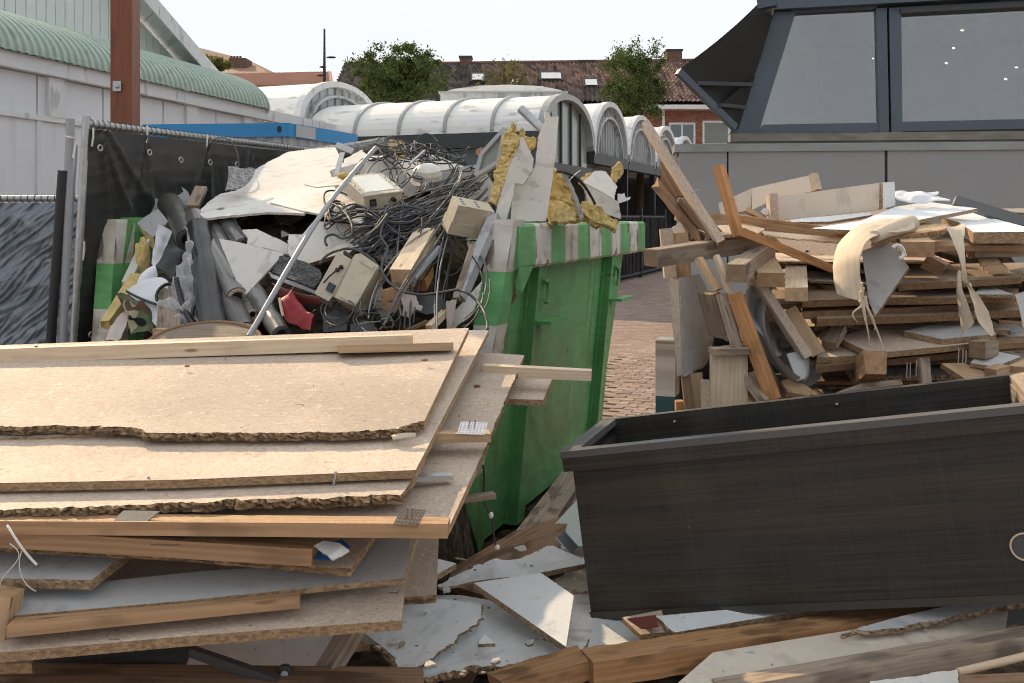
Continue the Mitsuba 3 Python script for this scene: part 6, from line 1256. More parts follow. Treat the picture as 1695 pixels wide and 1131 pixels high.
roll('dull grey roll low down between the black roll and the conduit', cO(880, 720), cO(1075, 1095), .056, 'roll_dark', -.02, -.14, True)
roll('grey roll end just left of the red bag', cB(375, 880), cB(520, 1110), .045, 'roll_grey', -.06, -.12)
roll('dark thin roll between the silvery roll and the triangular plasterboard', cO(1060, 850), cO(1120, 960), .03, 'roll_dark', -.06, -.1, True)
# left side debris
hp('grey foam board corner at the top left of the heap against the tarpaulin', [cO(355, 130), cO(375, 118), cO(470, 130), cO(490, 200), cO(380, 240)], .1, (-.2, -1, .3), .03, 'foam_board', {1: .006, 3: .006}, 0)
hp('grey insulation block with a yellow edge at the left of the heap', [cO(290, 298), cO(350, 255), cO(440, 200), cO(515, 290), cO(405, 405), cO(330, 345)], .0, (-.2, -1, .5), .02, 'foam_board', {}, 0)
hp('yellow edge strip of the grey insulation block', [cO(290, 300), cO(330, 290), cO(415, 405), cO(412, 500), cO(375, 450)], .01, (-.2, -1, .2), .04, 'glass_wool', {1: .006, 3: .01, 4: .008}, 0, nm='insulation_strip', cat='insulation')
hp('pale green-grey torn board at the top left beside the timber end', [cO(548, 125), cO(625, 75), cO(610, 40), cO(640, 60), cO(715, 190), cO(640, 240)], .1, (-.1, -1, .4), .014, 'foam_board', {0: .004, 3: .006}, 0)
hb('short timber end rising left of the big plasterboard sheet', cO(690, 190), cO(755, 50), .07, .03, 'grey_wood', .1, .12)
hb('pale board edge leaning over the yellow insulation along the green side wall', cO(215, 735), cO(355, 430), .05, .02, 'pale_board', .02, .08, 'plank')
put('insulation', lump(V(cO(330, 610), Yh(cO(330, 610), .10)), (.04, .05, .14), 5, 3, .4, 2.2), 'glass_wool', label='brown-yellow insulation batt behind the pale leaning board at left', cat='insulation')
hb('long yellow insulation strip running down inside the left side wall', cO(70, 1045), cO(290, 690), .06, .05, 'glass_wool', -.06, .02, 'insulation_strip', jit=.012)
ribbon('paper_sheet', 'folded pale blue-grey sheet standing left of the fat dark roll', 'sheet', [(cO(440, 310), 5.12), (cO(420, 420), 5.08), (cO(400, 600), 5.0)], [(cO(545, 360), 5.2), (cO(510, 480), 5.12), (cO(430, 640), 5.0)], 'paper', 16, 7, .003, crinkle=.03, cf=14)
ribbon('black_sheet', 'crumpled black plastic hanging under the folded pale sheet', 'sheet', [(cO(540, 400), 5.1), (cO(470, 530), 5.04), (cO(420, 620), 4.98)], [(cO(610, 520), 5.1), (cO(600, 620), 5.02), (cO(530, 700), 4.95)], 'black_tarp', 16, 9, .003, crinkle=.05, cf=12)
ribbon('paper_sheet', 'curled grey-white paper left of the white pennant', 'sheet', [(cO(415, 610), 5.0), (cO(330, 660), 4.96), (cO(290, 760), 4.92)], [(cO(440, 680), 4.95), (cO(400, 720), 4.92), (cO(340, 790), 4.9)], 'paper', 14, 6, .003, bulge=.03)
kp = thing('pennant', 'white cloth pennant with a black stripe at lower left of the heap', 'cloth')
ribbon('cloth', '', '', [(cO(205, 785), 4.86), (cO(300, 730), 4.88), (cO(420, 690), 4.9), (cO(520, 730), 4.88)], [(cO(215, 800), 4.86), (cO(310, 900), 4.8), (cO(400, 1010), 4.74), (cO(462, 1090), 4.68)], 'paper', 20, 9, .003, crinkle=.015, parent=kp)
ribbon('stripe', '', '', [(cO(208, 782), 4.84), (cO(320, 836), 4.80), (cO(436, 880), 4.78)], [(cO(212, 800), 4.84), (cO(318, 856), 4.79), (cO(434, 898), 4.77)], 'plastic_black', 14, 3, .003, parent=kp)
tube('edge_cord', '', '', spline([V(cO(440, 860), 4.76), V(cO(450, 780), 4.80), V(cO(520, 740), 4.84), V(cO(560, 745), 4.85)], 16), .009, 'plastic_black', 6, parent=kp)
ribbon('camo_cloth', 'crumpled camouflage cloth at lower left of the heap', 'cloth', [(cO(150, 850), 4.88), (cO(210, 960), 4.8), (cO(260, 1120), 4.7)], [(cO(300, 860), 4.88), (cO(400, 980), 4.8), (cO(445, 1130), 4.66)], 'camo_cloth', 22, 14, .003, crinkle=.09, cf=10, bulge=.05)
ribbon('paper_sheet', 'pinkish grey folded sheet in the lower left corner of the heap', 'sheet', [(cO(200, 920), 4.82), (cO(130, 1020), 4.78), (cO(60, 1140), 4.74)], [(cO(225, 1000), 4.78), (cO(200, 1060), 4.74), (cO(130, 1140), 4.7)], 'pink_paper', 12, 6, .003, crinkle=.03, cf=12)
hb('brown timber post standing below the white pennant', cO(535, 770), cO(515, 1100), .105, .04, 'grey_wood', -.12, -.16)
hb('pale timber lying behind the board stack beside the round wooden lid', cO(430, 1100), cO(640, 1098), .05, .05, 'pine', -.2, -.2)
kd = thing('round_lid', 'round wooden lid showing just above the topmost chipboard sheet', 'lid')
ctr = V(cO(770, 1165), 4.05); q = [ctr + .235 * np.array([math.cos(a), .75 * math.sin(a), .36 * math.sin(a) * .8]) for a in np.linspace(0, 6.283, 41)[:-1]]
v = np.vstack([q, np.array(q) - [0, .005, .02]]); k = 40
put('disc', (v, np.array([[0, i, i + 1] for i in range(1, k - 1)] + [[k, k + i + 1, k + i] for i in range(1, k - 1)] + [x for i in range(k) for x in ([i, i + k, (i + 1) % k], [(i + 1) % k, i + k, (i + 1) % k + k])])), 'grey_wood', kd, uv=np.column_stack([v[:, 0] + 45, v[:, 1]]))
tube('lip', '', '', q + q[:1], .009, 'old_wood', 6, parent=kd)
ribbon('clear_film', 'crumpled clear plastic film wrapped round the black roll', 'film', [(cO(640, 320), 5.06), (cO(600, 600), 4.9), (cO(545, 760), 4.8), (cO(560, 900), 4.72)], [(cO(690, 480), 4.98), (cO(715, 700), 4.82), (cO(760, 900), 4.7), (cO(800, 1080), 4.6)], 'clear_film', 34, 16, .0, crinkle=.07, cf=16)
ribbon('clear_film', 'second clear film bundle below the first, left of the black roll', 'film', [(cO(440, 840), 4.76), (cO(450, 960), 4.7), (cO(460, 1080), 4.64)], [(cO(700, 880), 4.72), (cO(720, 980), 4.66), (cO(740, 1090), 4.6)], 'clear_film', 24, 16, .0, crinkle=.06, cf=18)
tube('black_strap', 'black strap winding down over the clear film', 'strap', spline([V(cO(575, 700), 4.8), V(cO(600, 820), 4.74), V(cO(650, 950), 4.66), V(cO(720, 1060), 4.58)], 20), .014, 'plastic_black', 6); tube('black_strap', 'black looped cord beside the black roll', 'cord', spline([V(cO(690, 970), 4.64), V(cO(705, 900), 4.66), V(cO(760, 855), 4.68)], 14), .009, 'plastic_black', 6)
hb('small yellow stick in front of the clear film', cO(668, 560), cO(722, 705), .022, .02, 'pale_pine', -.16, -.2, 'stick')
# carpet
ribbon('carpet_piece', 'grey speckled carpet flap behind the big plasterboard sheet at left', 'carpet', [(cB(242, 242), 5.75), (cB(245, 290), 5.65), (cB(228, 360), 5.55)], [(cB(385, 246), 5.85), (cB(370, 290), 5.75), (cB(290, 355), 5.6)], 'carpet', 14, 10, .015, crinkle=.02)
roll('long speckled grey carpet roll along the top edge of the heap', cB(650, 190), cB(1075, 122), .055, 'carpet', 1.2, .9)
ribbon('carpet_piece', 'dark speckled carpet between the conduit and the switch box', 'carpet', [(cB(510, 700), 4.75), (cB(490, 760), 4.68), (cB(470, 790), 4.62)], [(cB(640, 735), 4.72), (cB(725, 830), 4.6), (cB(690, 872), 4.56)], 'dark_carpet', 14, 8, .012, crinkle=.02)
# conduit, profiles
k = thing('conduit', 'long grey plastic conduit leaning diagonally over the heap', 'conduit')
tube('pipe', '', '', spline([V(cB(1015, 138), 5.32), V(cB(880, 290), 5.12), V(cB(720, 500), 4.72), V(cB(560, 762), 4.36), V(cB(350, 1125), 4.02)], 30), .0125, 'conduit_grey', 12, parent=k)
hp('silver aluminium profile lying on the plasterboard near the blue cabin', [cB(800, 130), cB(812, 110), cB(900, 145), cB(885, 165)], -.1, (0, -.9, .5), .02, 'zinc', {}, 0, nm='metal_profile', cat='profile')
hb('thin aluminium strip leaning down from the profile', cB(838, 165), cB(806, 282), .03, .006, 'zinc', -.14, -.16, 'metal_strip')
hp('mustard foam block at the crest of the heap', [cQ(660, 180), cQ(690, 130), cQ(820, 150), cQ(870, 310), cQ(760, 330)], .1, (0, -1, .3), .05, 'glass_wool', {1: .004}, 0, nm='foam_block', cat='foam')
tube('metal_tube', 'short bare metal tube slanting over the grey insulation board', 'tube', [V(cQ(1060, 262), 5.6), V(cQ(900, 400), 5.35)], .008, 'zinc', 8)
k = thing('dome_lamp', 'off-white dome lamp lying on the grey insulation board', 'lamp'); c = V(cQ(1090, 500), Yh(cQ(1090, 500), -.1))
pr = [(0, .055), (.03, .052), (.06, .04), (.078, .02), (.08, 0), (.083, 0), (.083, -.035), (0, -.036)]
m_ = trimesh.creation.revolve([[r_, z_] for r_, z_ in pr[::-1]], sections=28); put('dome', (m_.vertices @ trimesh.transformations.rotation_matrix(.3, [1, 0, 0])[:3, :3].T + c, m_.faces), 'plastic_white', k, smooth=35)
tube('groove', '', '', [c + trimesh.transformations.rotation_matrix(.3, [1, 0, 0])[:3, :3] @ np.array([.084 * math.cos(a), .084 * math.sin(a), -.012]) for a in np.linspace(0, 6.283, 30)], .003, 'plastic_beige', 5, parent=k)
# switch boxes
def pbx(name, O, a, b, c, m, parent, inset=(0, 1, 0, 1, 0, 1)):
    x0, x1, y0, y1, z0, z1 = inset
    return MB().box(O + a * x0 + b * y0 + c * z0, a * (x1 - x0), b * (y1 - y0), c * (z1 - z0)).put(name, m, parent)
k = thing('switch_box', 'beige electrical box with a clear lid on top of the cable heap', 'electrical box')
Y1 = Yh(cQ(405, 745), -.32); O, a, b, c = corner_box(cQ(405, 745), cQ(822, 690), cQ(190, 545), cQ(413, 905), Y1, (.12, .28, -.03))
pbx('body', O, a, b, c, 'plastic_beige', k, (0, 1, 0, 1, .12, 1)); pbx('lid_frame', O, a, b, c, 'plastic_beige', k, (-.02, 1.02, -.02, 1.02, -.02, .11))
pbx('window', O, a, b, c, 'plastic_lid', k, (.14, .86, .1, .9, -.07, -.021))
for i in (.05, .09, .91, .95): pbx('lid_groove', O, a, b, c, 'conduit_grey', k, (i - .008, i + .008, .06, .94, -.035, -.021))
for i in np.linspace(.04, .96, 5):
    for j in (.03, .97): put('screw', lump(O + a * j + b * i - c * .04, (.006, .006, .006), 1, 1, 0), 'zinc', k)
pbx('socket', O, a, b, c, 'plastic_black', k, (.14, .3, -.035, -.0, .3, .75))
for i in range(2): pbx('socket_pin', O, a, b, c, 'cable_grey', k, (.17 + .06 * i, .19 + .06 * i, -.045, -.036, .4, .65))
g = O + a * .74 + c * .45; tube('cable_gland', '', '', [g + b * .02, g - b * .09], .011, 'plastic_black', 10, parent=k)
put('corner_clip', lump(O + b * 1.03 + a * .0 - c * .05, (.03, .03, .02), 4, 2, .3), 'foam_yellow', k)
k = thing('switch_box', 'beige electrical box lying on its side with row of black switches, tangled in cables', 'electrical box')
n2 = unit(np.array([-.12, -.85, .45]))
Yb = Yh(cM(265, 795), -.2)
def bp(name, pts, dz, th, m, n=n2): 
    p0 = V(cM(265, 795), Yb) + n2 * dz; w = np.array([on_plane(cM(*p), p0, n) for p in pts]); return sheet(name, '', '', w, n, th, m, {}, parent=k)
bp('base', [(100, 768), (292, 422), (405, 492), (240, 800), (215, 830)], -.01, .09, 'plastic_beige')
bp('lid', [(265, 797), (432, 447), (480, 440), (622, 540), (432, 872)], .02, .13, 'plastic_beige')
bp('lid_seam', [(246, 792), (262, 796), (430, 448), (412, 470)], .005, .02, 'cream_dark')
bp('latch', [(305, 790), (318, 783), (432, 840), (425, 862)], .027, .007, 'plastic_beige'); bp('latch', [(465, 500), (485, 480), (590, 545), (575, 570)], .027, .007, 'plastic_beige')
bp('switch_block', [(190, 735), (222, 672), (275, 700), (240, 765)], -.004, .006, 'plastic_black')
for i in range(4): bp('switch', [(198 + i * 9, 738 - i * 16), (203 + i * 9, 729 - i * 16), (243 + i * 9, 750 - i * 16), (238 + i * 9, 759 - i * 16)], .004, .008, 'frame_blue')
for (x, y) in ((318, 552), (287, 574)): put('knob', lump(on_plane(cM(x, y), V(cM(265, 795), Yb), n2), (.011, .009, .011), 2, 1, 0), 'plastic_black', k)
tube('lead', '', '', [on_plane(cM(285, 576), V(cM(265, 795), Yb) + n2 * .01, n2), on_plane(cM(220, 630), V(cM(265, 795), Yb) + n2 * .02, n2), on_plane(cM(175, 682), V(cM(265, 795), Yb) + n2 * .01, n2)], .004, 'cable_black', 6, parent=k)
bp('inner_flap', [(330, 430), (405, 490), (415, 470), (350, 415)], -.03, .05, 'plastic_black')
k = thing('switch_box', 'upright beige electrical box with drilled top at the right of the heap', 'electrical box')
Yc = 4.62; O, a, b, c = corner_box(cN(315, 805), cN(640, 868), cN(262, 722), cN(262, 950), Yc, (.05, .15, -.06))
pbx('body', O, a, b, c, 'plastic_beige', k)
pbx('base', O, a, b, c, 'plastic_beige', k, (-.03, .9, -.06, 1.0, 1.01, 1.75))
for i in range(6): pbx('knockout', O, a, b, c, 'cable_grey', k, (.14 + .4 * (i % 2), .23 + .4 * (i % 2), .18 + .26 * (i // 2), .3 + .26 * (i // 2), -.012, -.001))
pbx('edge_strip', O, a, b, c, 'plastic_beige', k, (.0, .05, -.025, -.001, 0, 1))
# right end of the heap
def wool(label, pts, Y, n, th, seed, nm='insulation', m='glass_wool'):
    nn = unit(n); nn = nn if nn @ (EYEV - V(pts[0], Y)) > 0 else -nn
    w = np.array([on_plane(p, V(pts[0], Y), nn) for p in pts]); o_ = w.mean(0); ex = unit(w[1] - w[0]); ey = np.cross(nn, ex)
    p2 = np.stack([(w - o_) @ ex, (w - o_) @ ey], 1); pg = Polygon(p2).buffer(0)
    tm = trimesh.creation.extrude_polygon(pg, th, engine='earcut'); v, f_ = trimesh.remesh.subdivide_to_size(tm.vertices, tm.faces, .014)
    m2 = trimesh.Trimesh(v, f_); v = np.asarray(m2.vertices); d = np.asarray(m2.vertex_normals)
    v = v + d * (.05 * (meshkit.fbm(v * [18, 18, 40] + seed, 3) - .5) + .022 * (meshkit.noise(v * [130, 40, 130] + seed) - .5))[:, None]
    return put(nm, (o_ + v[:, :1] * ex + v[:, 1:2] * ey + (v[:, 2:] - th) * nn, m2.faces), m, label=label, cat='insulation')
wool('tall torn yellow insulation batt standing beside the aluminium framed panel', [cN(612, 770), cN(640, 560), cN(720, 180), cN(800, 70), cN(795, 150), cN(850, 180), cN(880, 115), cN(885, 190), cN(840, 290), cN(740, 540), cN(640, 800)], 4.95, (-.3, -1, .1), .06, 3)
wool('yellow insulation edge behind the tall plasterboard shards', [cN(895, 200), cN(1010, 195), cN(1005, 270), cN(940, 300)], 5.15, (.1, -1, .2), .06, 9)
kf = thing('framed_panel', 'grey panel in an aluminium frame leaning against the yellow insulation', 'panel')
fr = [cN(480, 550), cN(530, 360), cN(740, 130), cN(680, 430)]; p0 = V(fr[0], 5.0); nf = unit(np.array([-.35, -1, .35]))
w4 = np.array([on_plane(p, p0, nf) for p in fr]); sheet('pane', '', '', w4, nf, .01, 'milk_glass', {}, parent=kf)
for i in range(4): beam_w('frame_bar', '', '', w4[i] + nf * .008, w4[(i + 1) % 4] + nf * .008, .022, .022, 'conduit_grey', up=nf, parent=kf, jit=0)
sl = lambda label, pts, Y, n, th, m, rough, at=0, nm='plasterboard_shard', **kw: slab(nm, label, 'board', pts, Y, n, th, m, rough, at=at, **kw)
sl('tall broken plasterboard shard standing on the rim of the skip', [cC(850, 68), cC(868, 72), cC(882, 96), cC(918, 92), cC(905, 260), cC(888, 400), cC(858, 582), cC(695, 585), cC(706, 420), cC(718, 408), cC(765, 402), cC(800, 350), cC(812, 300), cC(822, 200), cC(835, 145), cC(855, 115)], 4.98, (.12, -1, .12), .013, 'plaster_lit', {0: .004, 1: .006, 2: .008, 6: .002, 8: .004, 9: .005, 10: .008, 11: .006, 12: .005, 13: .006, 14: .006}, 7)
sl('grey pointed plasterboard shard left of the tall one', [cN(890, 195), cN(985, 400), cN(975, 500), cN(890, 620), cN(820, 615), cN(640, 950), cN(635, 960), cN(660, 820), cN(740, 560), cN(820, 330)], 4.93, (-.25, -1, .1), .012, 'gypsum', {1: .006, 2: .01, 3: .006, 7: .006, 8: .008, 9: .006}, 5)
sl('grey plasterboard slab leaning along the inside of the striped rim', [cN(820, 620), cN(810, 700), cN(740, 940), cN(645, 950), cN(630, 920), cN(690, 770), cN(790, 625)], 4.88, (-.2, -1, .1), .012, 'gypsum', {0: .004, 4: .006, 5: .006}, 3)
tube('steel_tube', 'grey steel tube poking up beside the tall plasterboard shard', 'tube', [V(cC(742, 58), 5.25), V(cC(860, 170), 5.15)], .024, 'zinc', 14)
hb2 = lambda label, a, Ya, b, Yb_, w, h, m, nm='plank', **kw: beam(nm, label, nm, a, Ya, b, Yb_, w, h, m, **kw)
hb2('greenish board edge running down along the inside of the right side wall', cC(622, 560), 4.72, cC(455, 945), 4.45, .05, .05, 'foam_board')
hb2('thin pale board lying along the inside of the skip near the rim post', cC(520, 700), 4.62, cC(440, 950), 4.42, .03, .03, 'grey_wood')
sl('white board wedged between the heap and the striped end post', [cC(425, 1010), cC(560, 862), cC(545, 930), cC(520, 1000), cC(400, 1110), cC(390, 1090)], 4.45, (-.2, -1, .3), .014, 'plaster_lit', {1: .004, 3: .006}, 0, nm='white_board')
sl('pale torn board in front of the striped end post', [cC(390, 960), cC(440, 945), cC(430, 1020), cC(410, 1090), cC(395, 1100)], 4.42, (-.3, -1, .2), .012, 'pink_paper', {0: .006, 1: .006}, 0, nm='torn_board')
hb2('yellow wood strip end by the lower right of the heap', cC(310, 1085), 4.25, cC(385, 1010), 4.45, .03, .03, 'pale_pine', 'stick')
wool('big torn yellow insulation piece standing on the striped rim', [cC(872, 372), cC(890, 345), cC(945, 362), cC(985, 450), cC(1030, 575), cC(960, 578), cC(880, 570), cC(868, 480)], 5.2, (.1, -1, .15), .10, 21)
wool('mustard lump of insulation at the foot of the torn piece on the rim', [cC(872, 480), cC(930, 490), cC(985, 530), cC(1000, 580), cC(885, 582)], 5.08, (.1, -1, .3), .06, 33)
sl('grey paper facing on the torn insulation piece', [cC(930, 365), cC(960, 360), cC(1035, 560), cC(1018, 578), cC(985, 450)], 5.1, (.3, -1, .1), .008, 'foam_board', {0: .006, 1: .006, 2: .006}, nm='facing_paper')
wool('yellow insulation strip draped over the striped rim', [cC(1030, 492), cC(1075, 500), cC(1140, 545), cC(1202, 590), cC(1190, 628), cC(1150, 600), cC(1090, 590), cC(1032, 550)], 5.3, (.3, -1, .4), .05, 41)
wool('upright tuft of yellow insulation at the far end of the rim', [cC(1168, 385), cC(1178, 330), cC(1205, 310), cC(1222, 335), cC(1215, 360), cC(1192, 400)], 5.6, (.2, -1, .1), .05, 52)
wool('yellow wool behind the white shards at the far end of the rim', [cC(1015, 400), cC(1050, 360), cC(1120, 345), cC(1165, 400), cC(1100, 430)], 5.62, (.1, -1, .3), .05, 61)
sl('white plasterboard shard lying on the far part of the rim', [cC(1032, 400), cC(1090, 345), cC(1140, 350), cC(1192, 420), cC(1180, 480), cC(1110, 440)], 5.5, (.2, -1, .5), .012, 'plaster_lit', {1: .006, 2: .006, 3: .008}, 0)
sl('larger off-white shard below it at the end of the rim', [cC(1030, 405), cC(1110, 445), cC(1195, 490), cC(1208, 572), cC(1130, 545), cC(1060, 500)], 5.45, (.25, -1, .25), .012, 'gypsum', {2: .008, 3: .006, 5: .006}, 0)
sl('small white paper flake at the far end of the rim', [cC(1195, 455), cC(1225, 450), cC(1232, 475), cC(1255, 470), cC(1250, 482), cC(1200, 500)], 5.6, (.2, -1, .3), .006, 'paper', {0: .006, 2: .004, 5: .006}, 0, nm='paper_flake')
tube('black_hoop', 'black plastic hoop arching over the insulation on the rim', 'strip', spline([V(cC(910, 350), 5.12), V(cC(985, 370), 5.1), V(cC(1040, 420), 5.15), V(cC(1090, 505), 5.2)], 18), .008, 'plastic_black', 6)
tube('white_wire', 'thin white wire springing from the insulation on the rim', 'wire', spline([V(cC(965, 395), 5.1), V(cC(1000, 360), 5.1), V(cC(1020, 345), 5.12)], 10), .003, 'plastic_white', 5)
# bottom centre of the heap
k = thing('red_bag', 'crumpled red bag low in the heap left of the dark crates', 'bag')
ribbon('cloth', '', '', [(cB(515, 925), 4.36), (cB(525, 1000), 4.3), (cB(590, 1055), 4.26), (cB(672, 1092), 4.22)], [(cB(560, 912), 4.42), (cB(610, 965), 4.38), (cB(660, 1020), 4.34), (cB(692, 1055), 4.3)], 'red_cloth', 26, 12, .004, bulge=.06, crinkle=.03, cf=14, parent=k)
tube('hem', '', '', spline([V(cB(512, 925), 4.34), V(cB(520, 975), 4.3), V(cB(530, 1015), 4.28)], 10), .007, 'pale_pine', 6, parent=k)
ribbon('maroon_sheet', 'shiny dark maroon sheet under the white paper in the heap', 'sheet', [(cB(470, 850), 4.5), (cB(560, 885), 4.45), (cB(700, 940), 4.4)], [(cB(500, 900), 4.44), (cB(580, 935), 4.4), (cB(725, 950), 4.38)], 'maroon_cloth', 18, 6, .004, bulge=.03)
hp('narrow white sheet edge above the maroon sheet', [cB(452, 785), cB(480, 795), cB(700, 885), cB(690, 895), cB(470, 815)], -.12, (0, -.6, .8), .006, 'paper', {}, 0, nm='paper_sheet', cat='sheet')
for i, (pts, d, lb) in enumerate((([cB(735, 1000), cB(800, 965), cB(870, 1010), cB(860, 1090), cB(740, 1100)], -.08, 'dark grey plastic crate end under the cables at bottom centre'), ([cB(880, 1060), cB(960, 1035), cB(1020, 1080), cB(1020, 1110), cB(880, 1110)], -.1, 'second dark grey crate right of the first at bottom centre'), ([cC(245, 930), cC(370, 930), cC(400, 1000), cC(300, 1020), cC(240, 1000)], -.02, 'crumpled dark blue-grey bag under the pink torn paper'))):
    hp(lb, pts, d, (0, -.8, .5), .06, 'plastic_dark', {}, 0, nm='dark_crate' if i < 2 else 'dark_bag', cat='crate' if i < 2 else 'bag')
hb('sunlit timber block crossing under the cables, right of centre', cM(810, 640), cM(1010, 300), .10, .09, 'pale_pine', -.22, -.12, 'timber')
tube('metal_tube', 'grey tube lying beside the sunlit timber block', 'tube', [V(cM(905, 650), Yh(cM(905, 650), -.24)), V(cM(1120, 400), Yh(cM(1120, 400), -.14))], .017, 'conduit_grey', 12)
hb('orange-brown block end below the sunlit timber', cM(720, 830), cM(840, 790), .085, .10, 'brown_wood', -.18, -.02, 'timber')
hp('torn pink paper hanging from the brown block', [cM(800, 790), cM(830, 760), cM(920, 780), cM(940, 830), cM(980, 870), cM(970, 905), cM(910, 900), cM(870, 965), cM(815, 950), cM(825, 880)], -.22, (0, -1, .2), .004, 'pink_paper', {2: .006, 3: .008, 4: .006, 5: .008, 6: .008, 7: .006}, 0, nm='torn_paper', cat='paper')
hb('reddish timber offcut behind the grey tube', cM(960, 700), cM(1020, 580), .06, .06, 'orange_wood', -.08, -.02, 'timber')
hp('brown splintered board in front of the crest cables', [cQ(1620, 300), cQ(1620, 240), cQ(1680, 215), cQ(1700, 260), cQ(1660, 320)], .0, (0, -1, .3), .02, 'gypsum_brown', {0: .006, 2: .006}, 0)
# ---------------------------------------------------------------- cable tangle: each cable its own thing
crg = np.random.default_rng(77)
GR = 'tangled cables lying over the rubble heap in the skip'
TONE = dict(cable_black='black', cable_dark='dark grey', cable_grey='grey', cable_light='pale grey')
def cable(pts, r, m, off, where='looping through the middle of the tangle'):
    P_ = spline([np.array(p, float) for p in pts], 12 * len(pts))
    w = [V(p, Yh(p, -off)) for p in P_]; w = np.array(w); sd = crg.integers(0, 99)
    w = w + (meshkit.noise(np.column_stack([np.arange(len(w)) * .12, np.full(len(w), sd), np.zeros(len(w))])) - .5)[:, None] * np.array([0, -.03, .008])
    put('cable', tube_mesh(w, r, 6), m, label=f'{TONE[m]} electric cable {where} on the skip heap', cat='cable', group=f'{TONE[m]} cables {where}', smooth=60)
cm = lambda: ('cable_black', 'cable_dark', 'cable_grey', 'cable_dark', 'cable_light')[crg.choice(5, p=[.22, .26, .28, .12, .12])]
j = lambda s: crg.normal(0, s)
def bundle(P0, k, sp, rr, o0, o1, where):
    o = crg.uniform(o0, o1)
    for q in range(k):
        a, b = j(sp), j(sp)
        cable([(x + a * (1 - t_ * .7) + j(sp * .22), y + b + t_ * j(sp * .5)) for t_, (x, y) in zip(np.linspace(0, 1, len(P0)), P0)], crg.uniform(*rr), cm(), o + crg.uniform(-.03, .03), where)
RR = (.0028, .0044)
for i in range(15):    # bundles sweeping up to the right through the middle
    x0, y0 = crg.uniform(560, 680), crg.uniform(335, 440); x1, y1 = crg.uniform(740, 815), crg.uniform(275, 350); sg = crg.choice([-1, 1, 1]) * crg.uniform(8, 34)
    bundle([(x0 + (x1 - x0) * t, y0 + (y1 - y0) * t + sg * math.sin(math.pi * t)) for t in np.linspace(0, 1, 4)], int(crg.integers(5, 9)), 8, RR, .03, .2, 'sweeping up towards the drilled switch box')
for i in range(10):    # cables hanging down in front
    x0, y0 = crg.uniform(650, 790), crg.uniform(310, 400); x1, y1 = min(max(x0 + crg.uniform(-130, 40), 545), 770), crg.uniform(490, 560); b_ = crg.uniform(-40, 40)
    bundle([(x0 + (x1 - x0) * t + b_ * math.sin(math.pi * t), y0 + (y1 - y0) * t) for t in np.linspace(0, 1, 4)], int(crg.integers(2, 4)), 8, RR, .1, .27, 'hanging down in front of the tangle')
for i in range(20):    # loops
    cx_, cy_ = crg.uniform(600, 780), crg.uniform(285, 430); a_, b_ = crg.uniform(22, 60), crg.uniform(12, 34); ph = crg.uniform(0, 6.28); rot = crg.uniform(-.8, .3)
    pts = []
    for q in np.linspace(0, crg.uniform(4.2, 7.5), 9):
        x, y = a_ * math.cos(q + ph), b_ * math.sin(q + ph); pts.append((cx_ + x * math.cos(rot) - y * math.sin(rot) + j(2), cy_ + x * math.sin(rot) + y * math.cos(rot) + j(2)))
    cable(pts, crg.uniform(.003, .0044), cm(), crg.uniform(.05, .22))
for i in range(24):    # crest of the heap
    x0, y0 = crg.uniform(600, 700), crg.uniform(228, 275); x1, y1 = crg.uniform(700, 795), crg.uniform(235, 290)
    pts = [(x0 + (x1 - x0) * t + j(8), y0 + (y1 - y0) * t - 14 * math.sin(math.pi * t) * crg.uniform(-.6, 1) + j(6)) for t in np.linspace(0, 1, 6)]
    cable(pts, crg.uniform(.003, .005), cm(), crg.uniform(.0, .12), 'lying along the crest')
for i in range(9):     # loops left, under the first box
    y0 = crg.uniform(310, 350); pts = [(cQ(160, 680)[0] + j(6), y0), (545 + j(5), y0 + 8), (545 + j(6), y0 + 30), (580 + j(8), 352 + j(8)), (640 + j(10), 372 + j(10)), (690 + j(10), 360 + j(14))]
    cable(pts, .005, cm(), crg.uniform(.1, .22), 'looping out left below the lidded switch box')
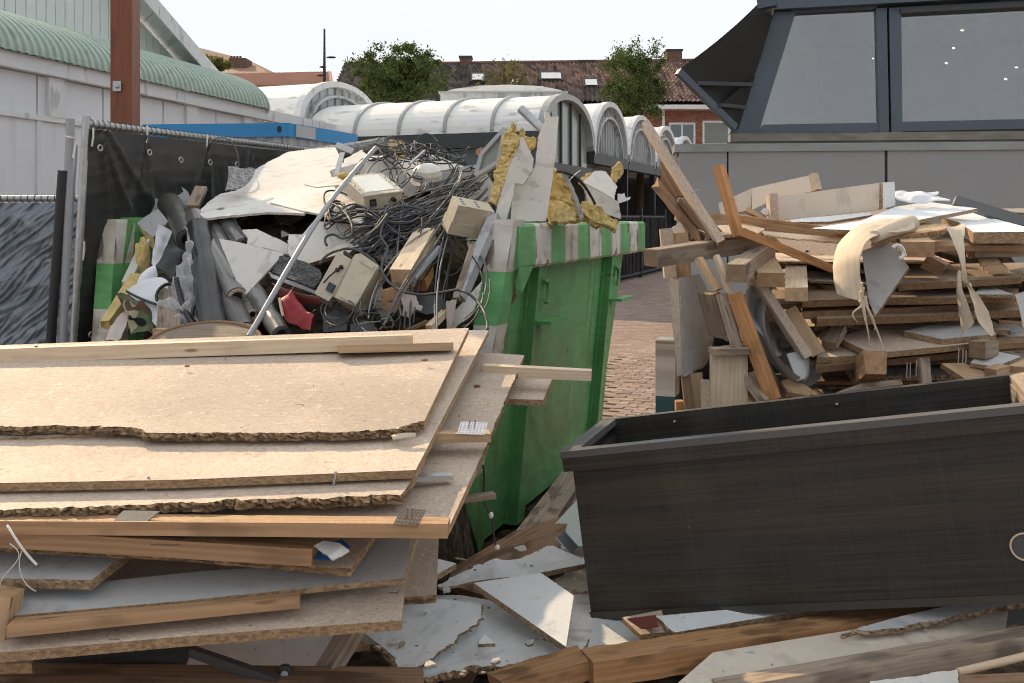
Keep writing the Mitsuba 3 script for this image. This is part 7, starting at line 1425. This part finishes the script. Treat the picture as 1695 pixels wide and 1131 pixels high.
for i in range(8):     # thin loops by the dark crates
    cx_, cy_ = crg.uniform(540, 650), crg.uniform(505, 545); pts = [(cx_ + crg.uniform(20, 40) * math.cos(q), cy_ + crg.uniform(12, 26) * math.sin(q)) for q in np.linspace(crg.uniform(0, 3), crg.uniform(5, 8), 8)]
    cable(pts, .0028, cm(), crg.uniform(.1, .2), 'in thin loops by the dark crates')
for pts in ([cM(150, 530), cM(180, 470), cM(300, 412), cM(480, 430), cM(600, 520), cM(680, 640), cM(760, 720), cM(900, 770), cM(1080, 765), cM(1279, 740)], [cM(420, 380), cM(520, 310), cM(640, 200), cM(700, 120), cM(640, 300), cM(690, 380), cM(650, 520), cM(720, 690), cM(860, 760)], [cM(205, 380), cM(215, 300), cM(270, 290), cM(320, 315), cM(400, 290), cM(395, 180), cM(330, 90), cM(220, 20)], [cC(450, 905), cC(530, 950), cC(570, 1010), cC(585, 1090)], [cM(460, 370), cM(600, 220), cM(700, 100), cM(860, 60), cM(1000, 90)]):
    cable(pts, .0062, 'cable_dark', .27, 'drawn thick and long over everything else')
# loose offcuts filling the hollows
for i in range(26):
    p = (crg.uniform(230, 790), crg.uniform(330, 560)); A = V(p, Yh(p, .36)); a_ = crg.uniform(0, 3.14); L = crg.uniform(.15, .45); e = np.array([math.cos(a_), .25, math.sin(a_) * .8]) * L
    if i % 2: beam_w('offcut', 'small timber offcut half hidden among the debris of the skip heap', 'offcut', A - e / 2, A + e / 2, crg.uniform(.03, .08), crg.uniform(.015, .04), ('old_wood', 'grey_wood', 'pine')[i % 3], group='offcuts half hidden in the skip heap')
    else:
        h_ = np.array([-e[2], .1, e[0]]) * .6; sheet('board_fragment', 'small board fragment half hidden among the debris of the skip heap', 'offcut', np.array([A, A + e, A + e * .8 + h_, A + h_ * 1.1]), unit(np.cross(e, h_)) * (1 if np.cross(e, h_)[1] < 0 else -1), .012, ('gypsum', 'grey_laminate', 'dark_carpet')[i % 3], {1: .006, 2: .006}, 'board fragments half hidden in the skip heap')
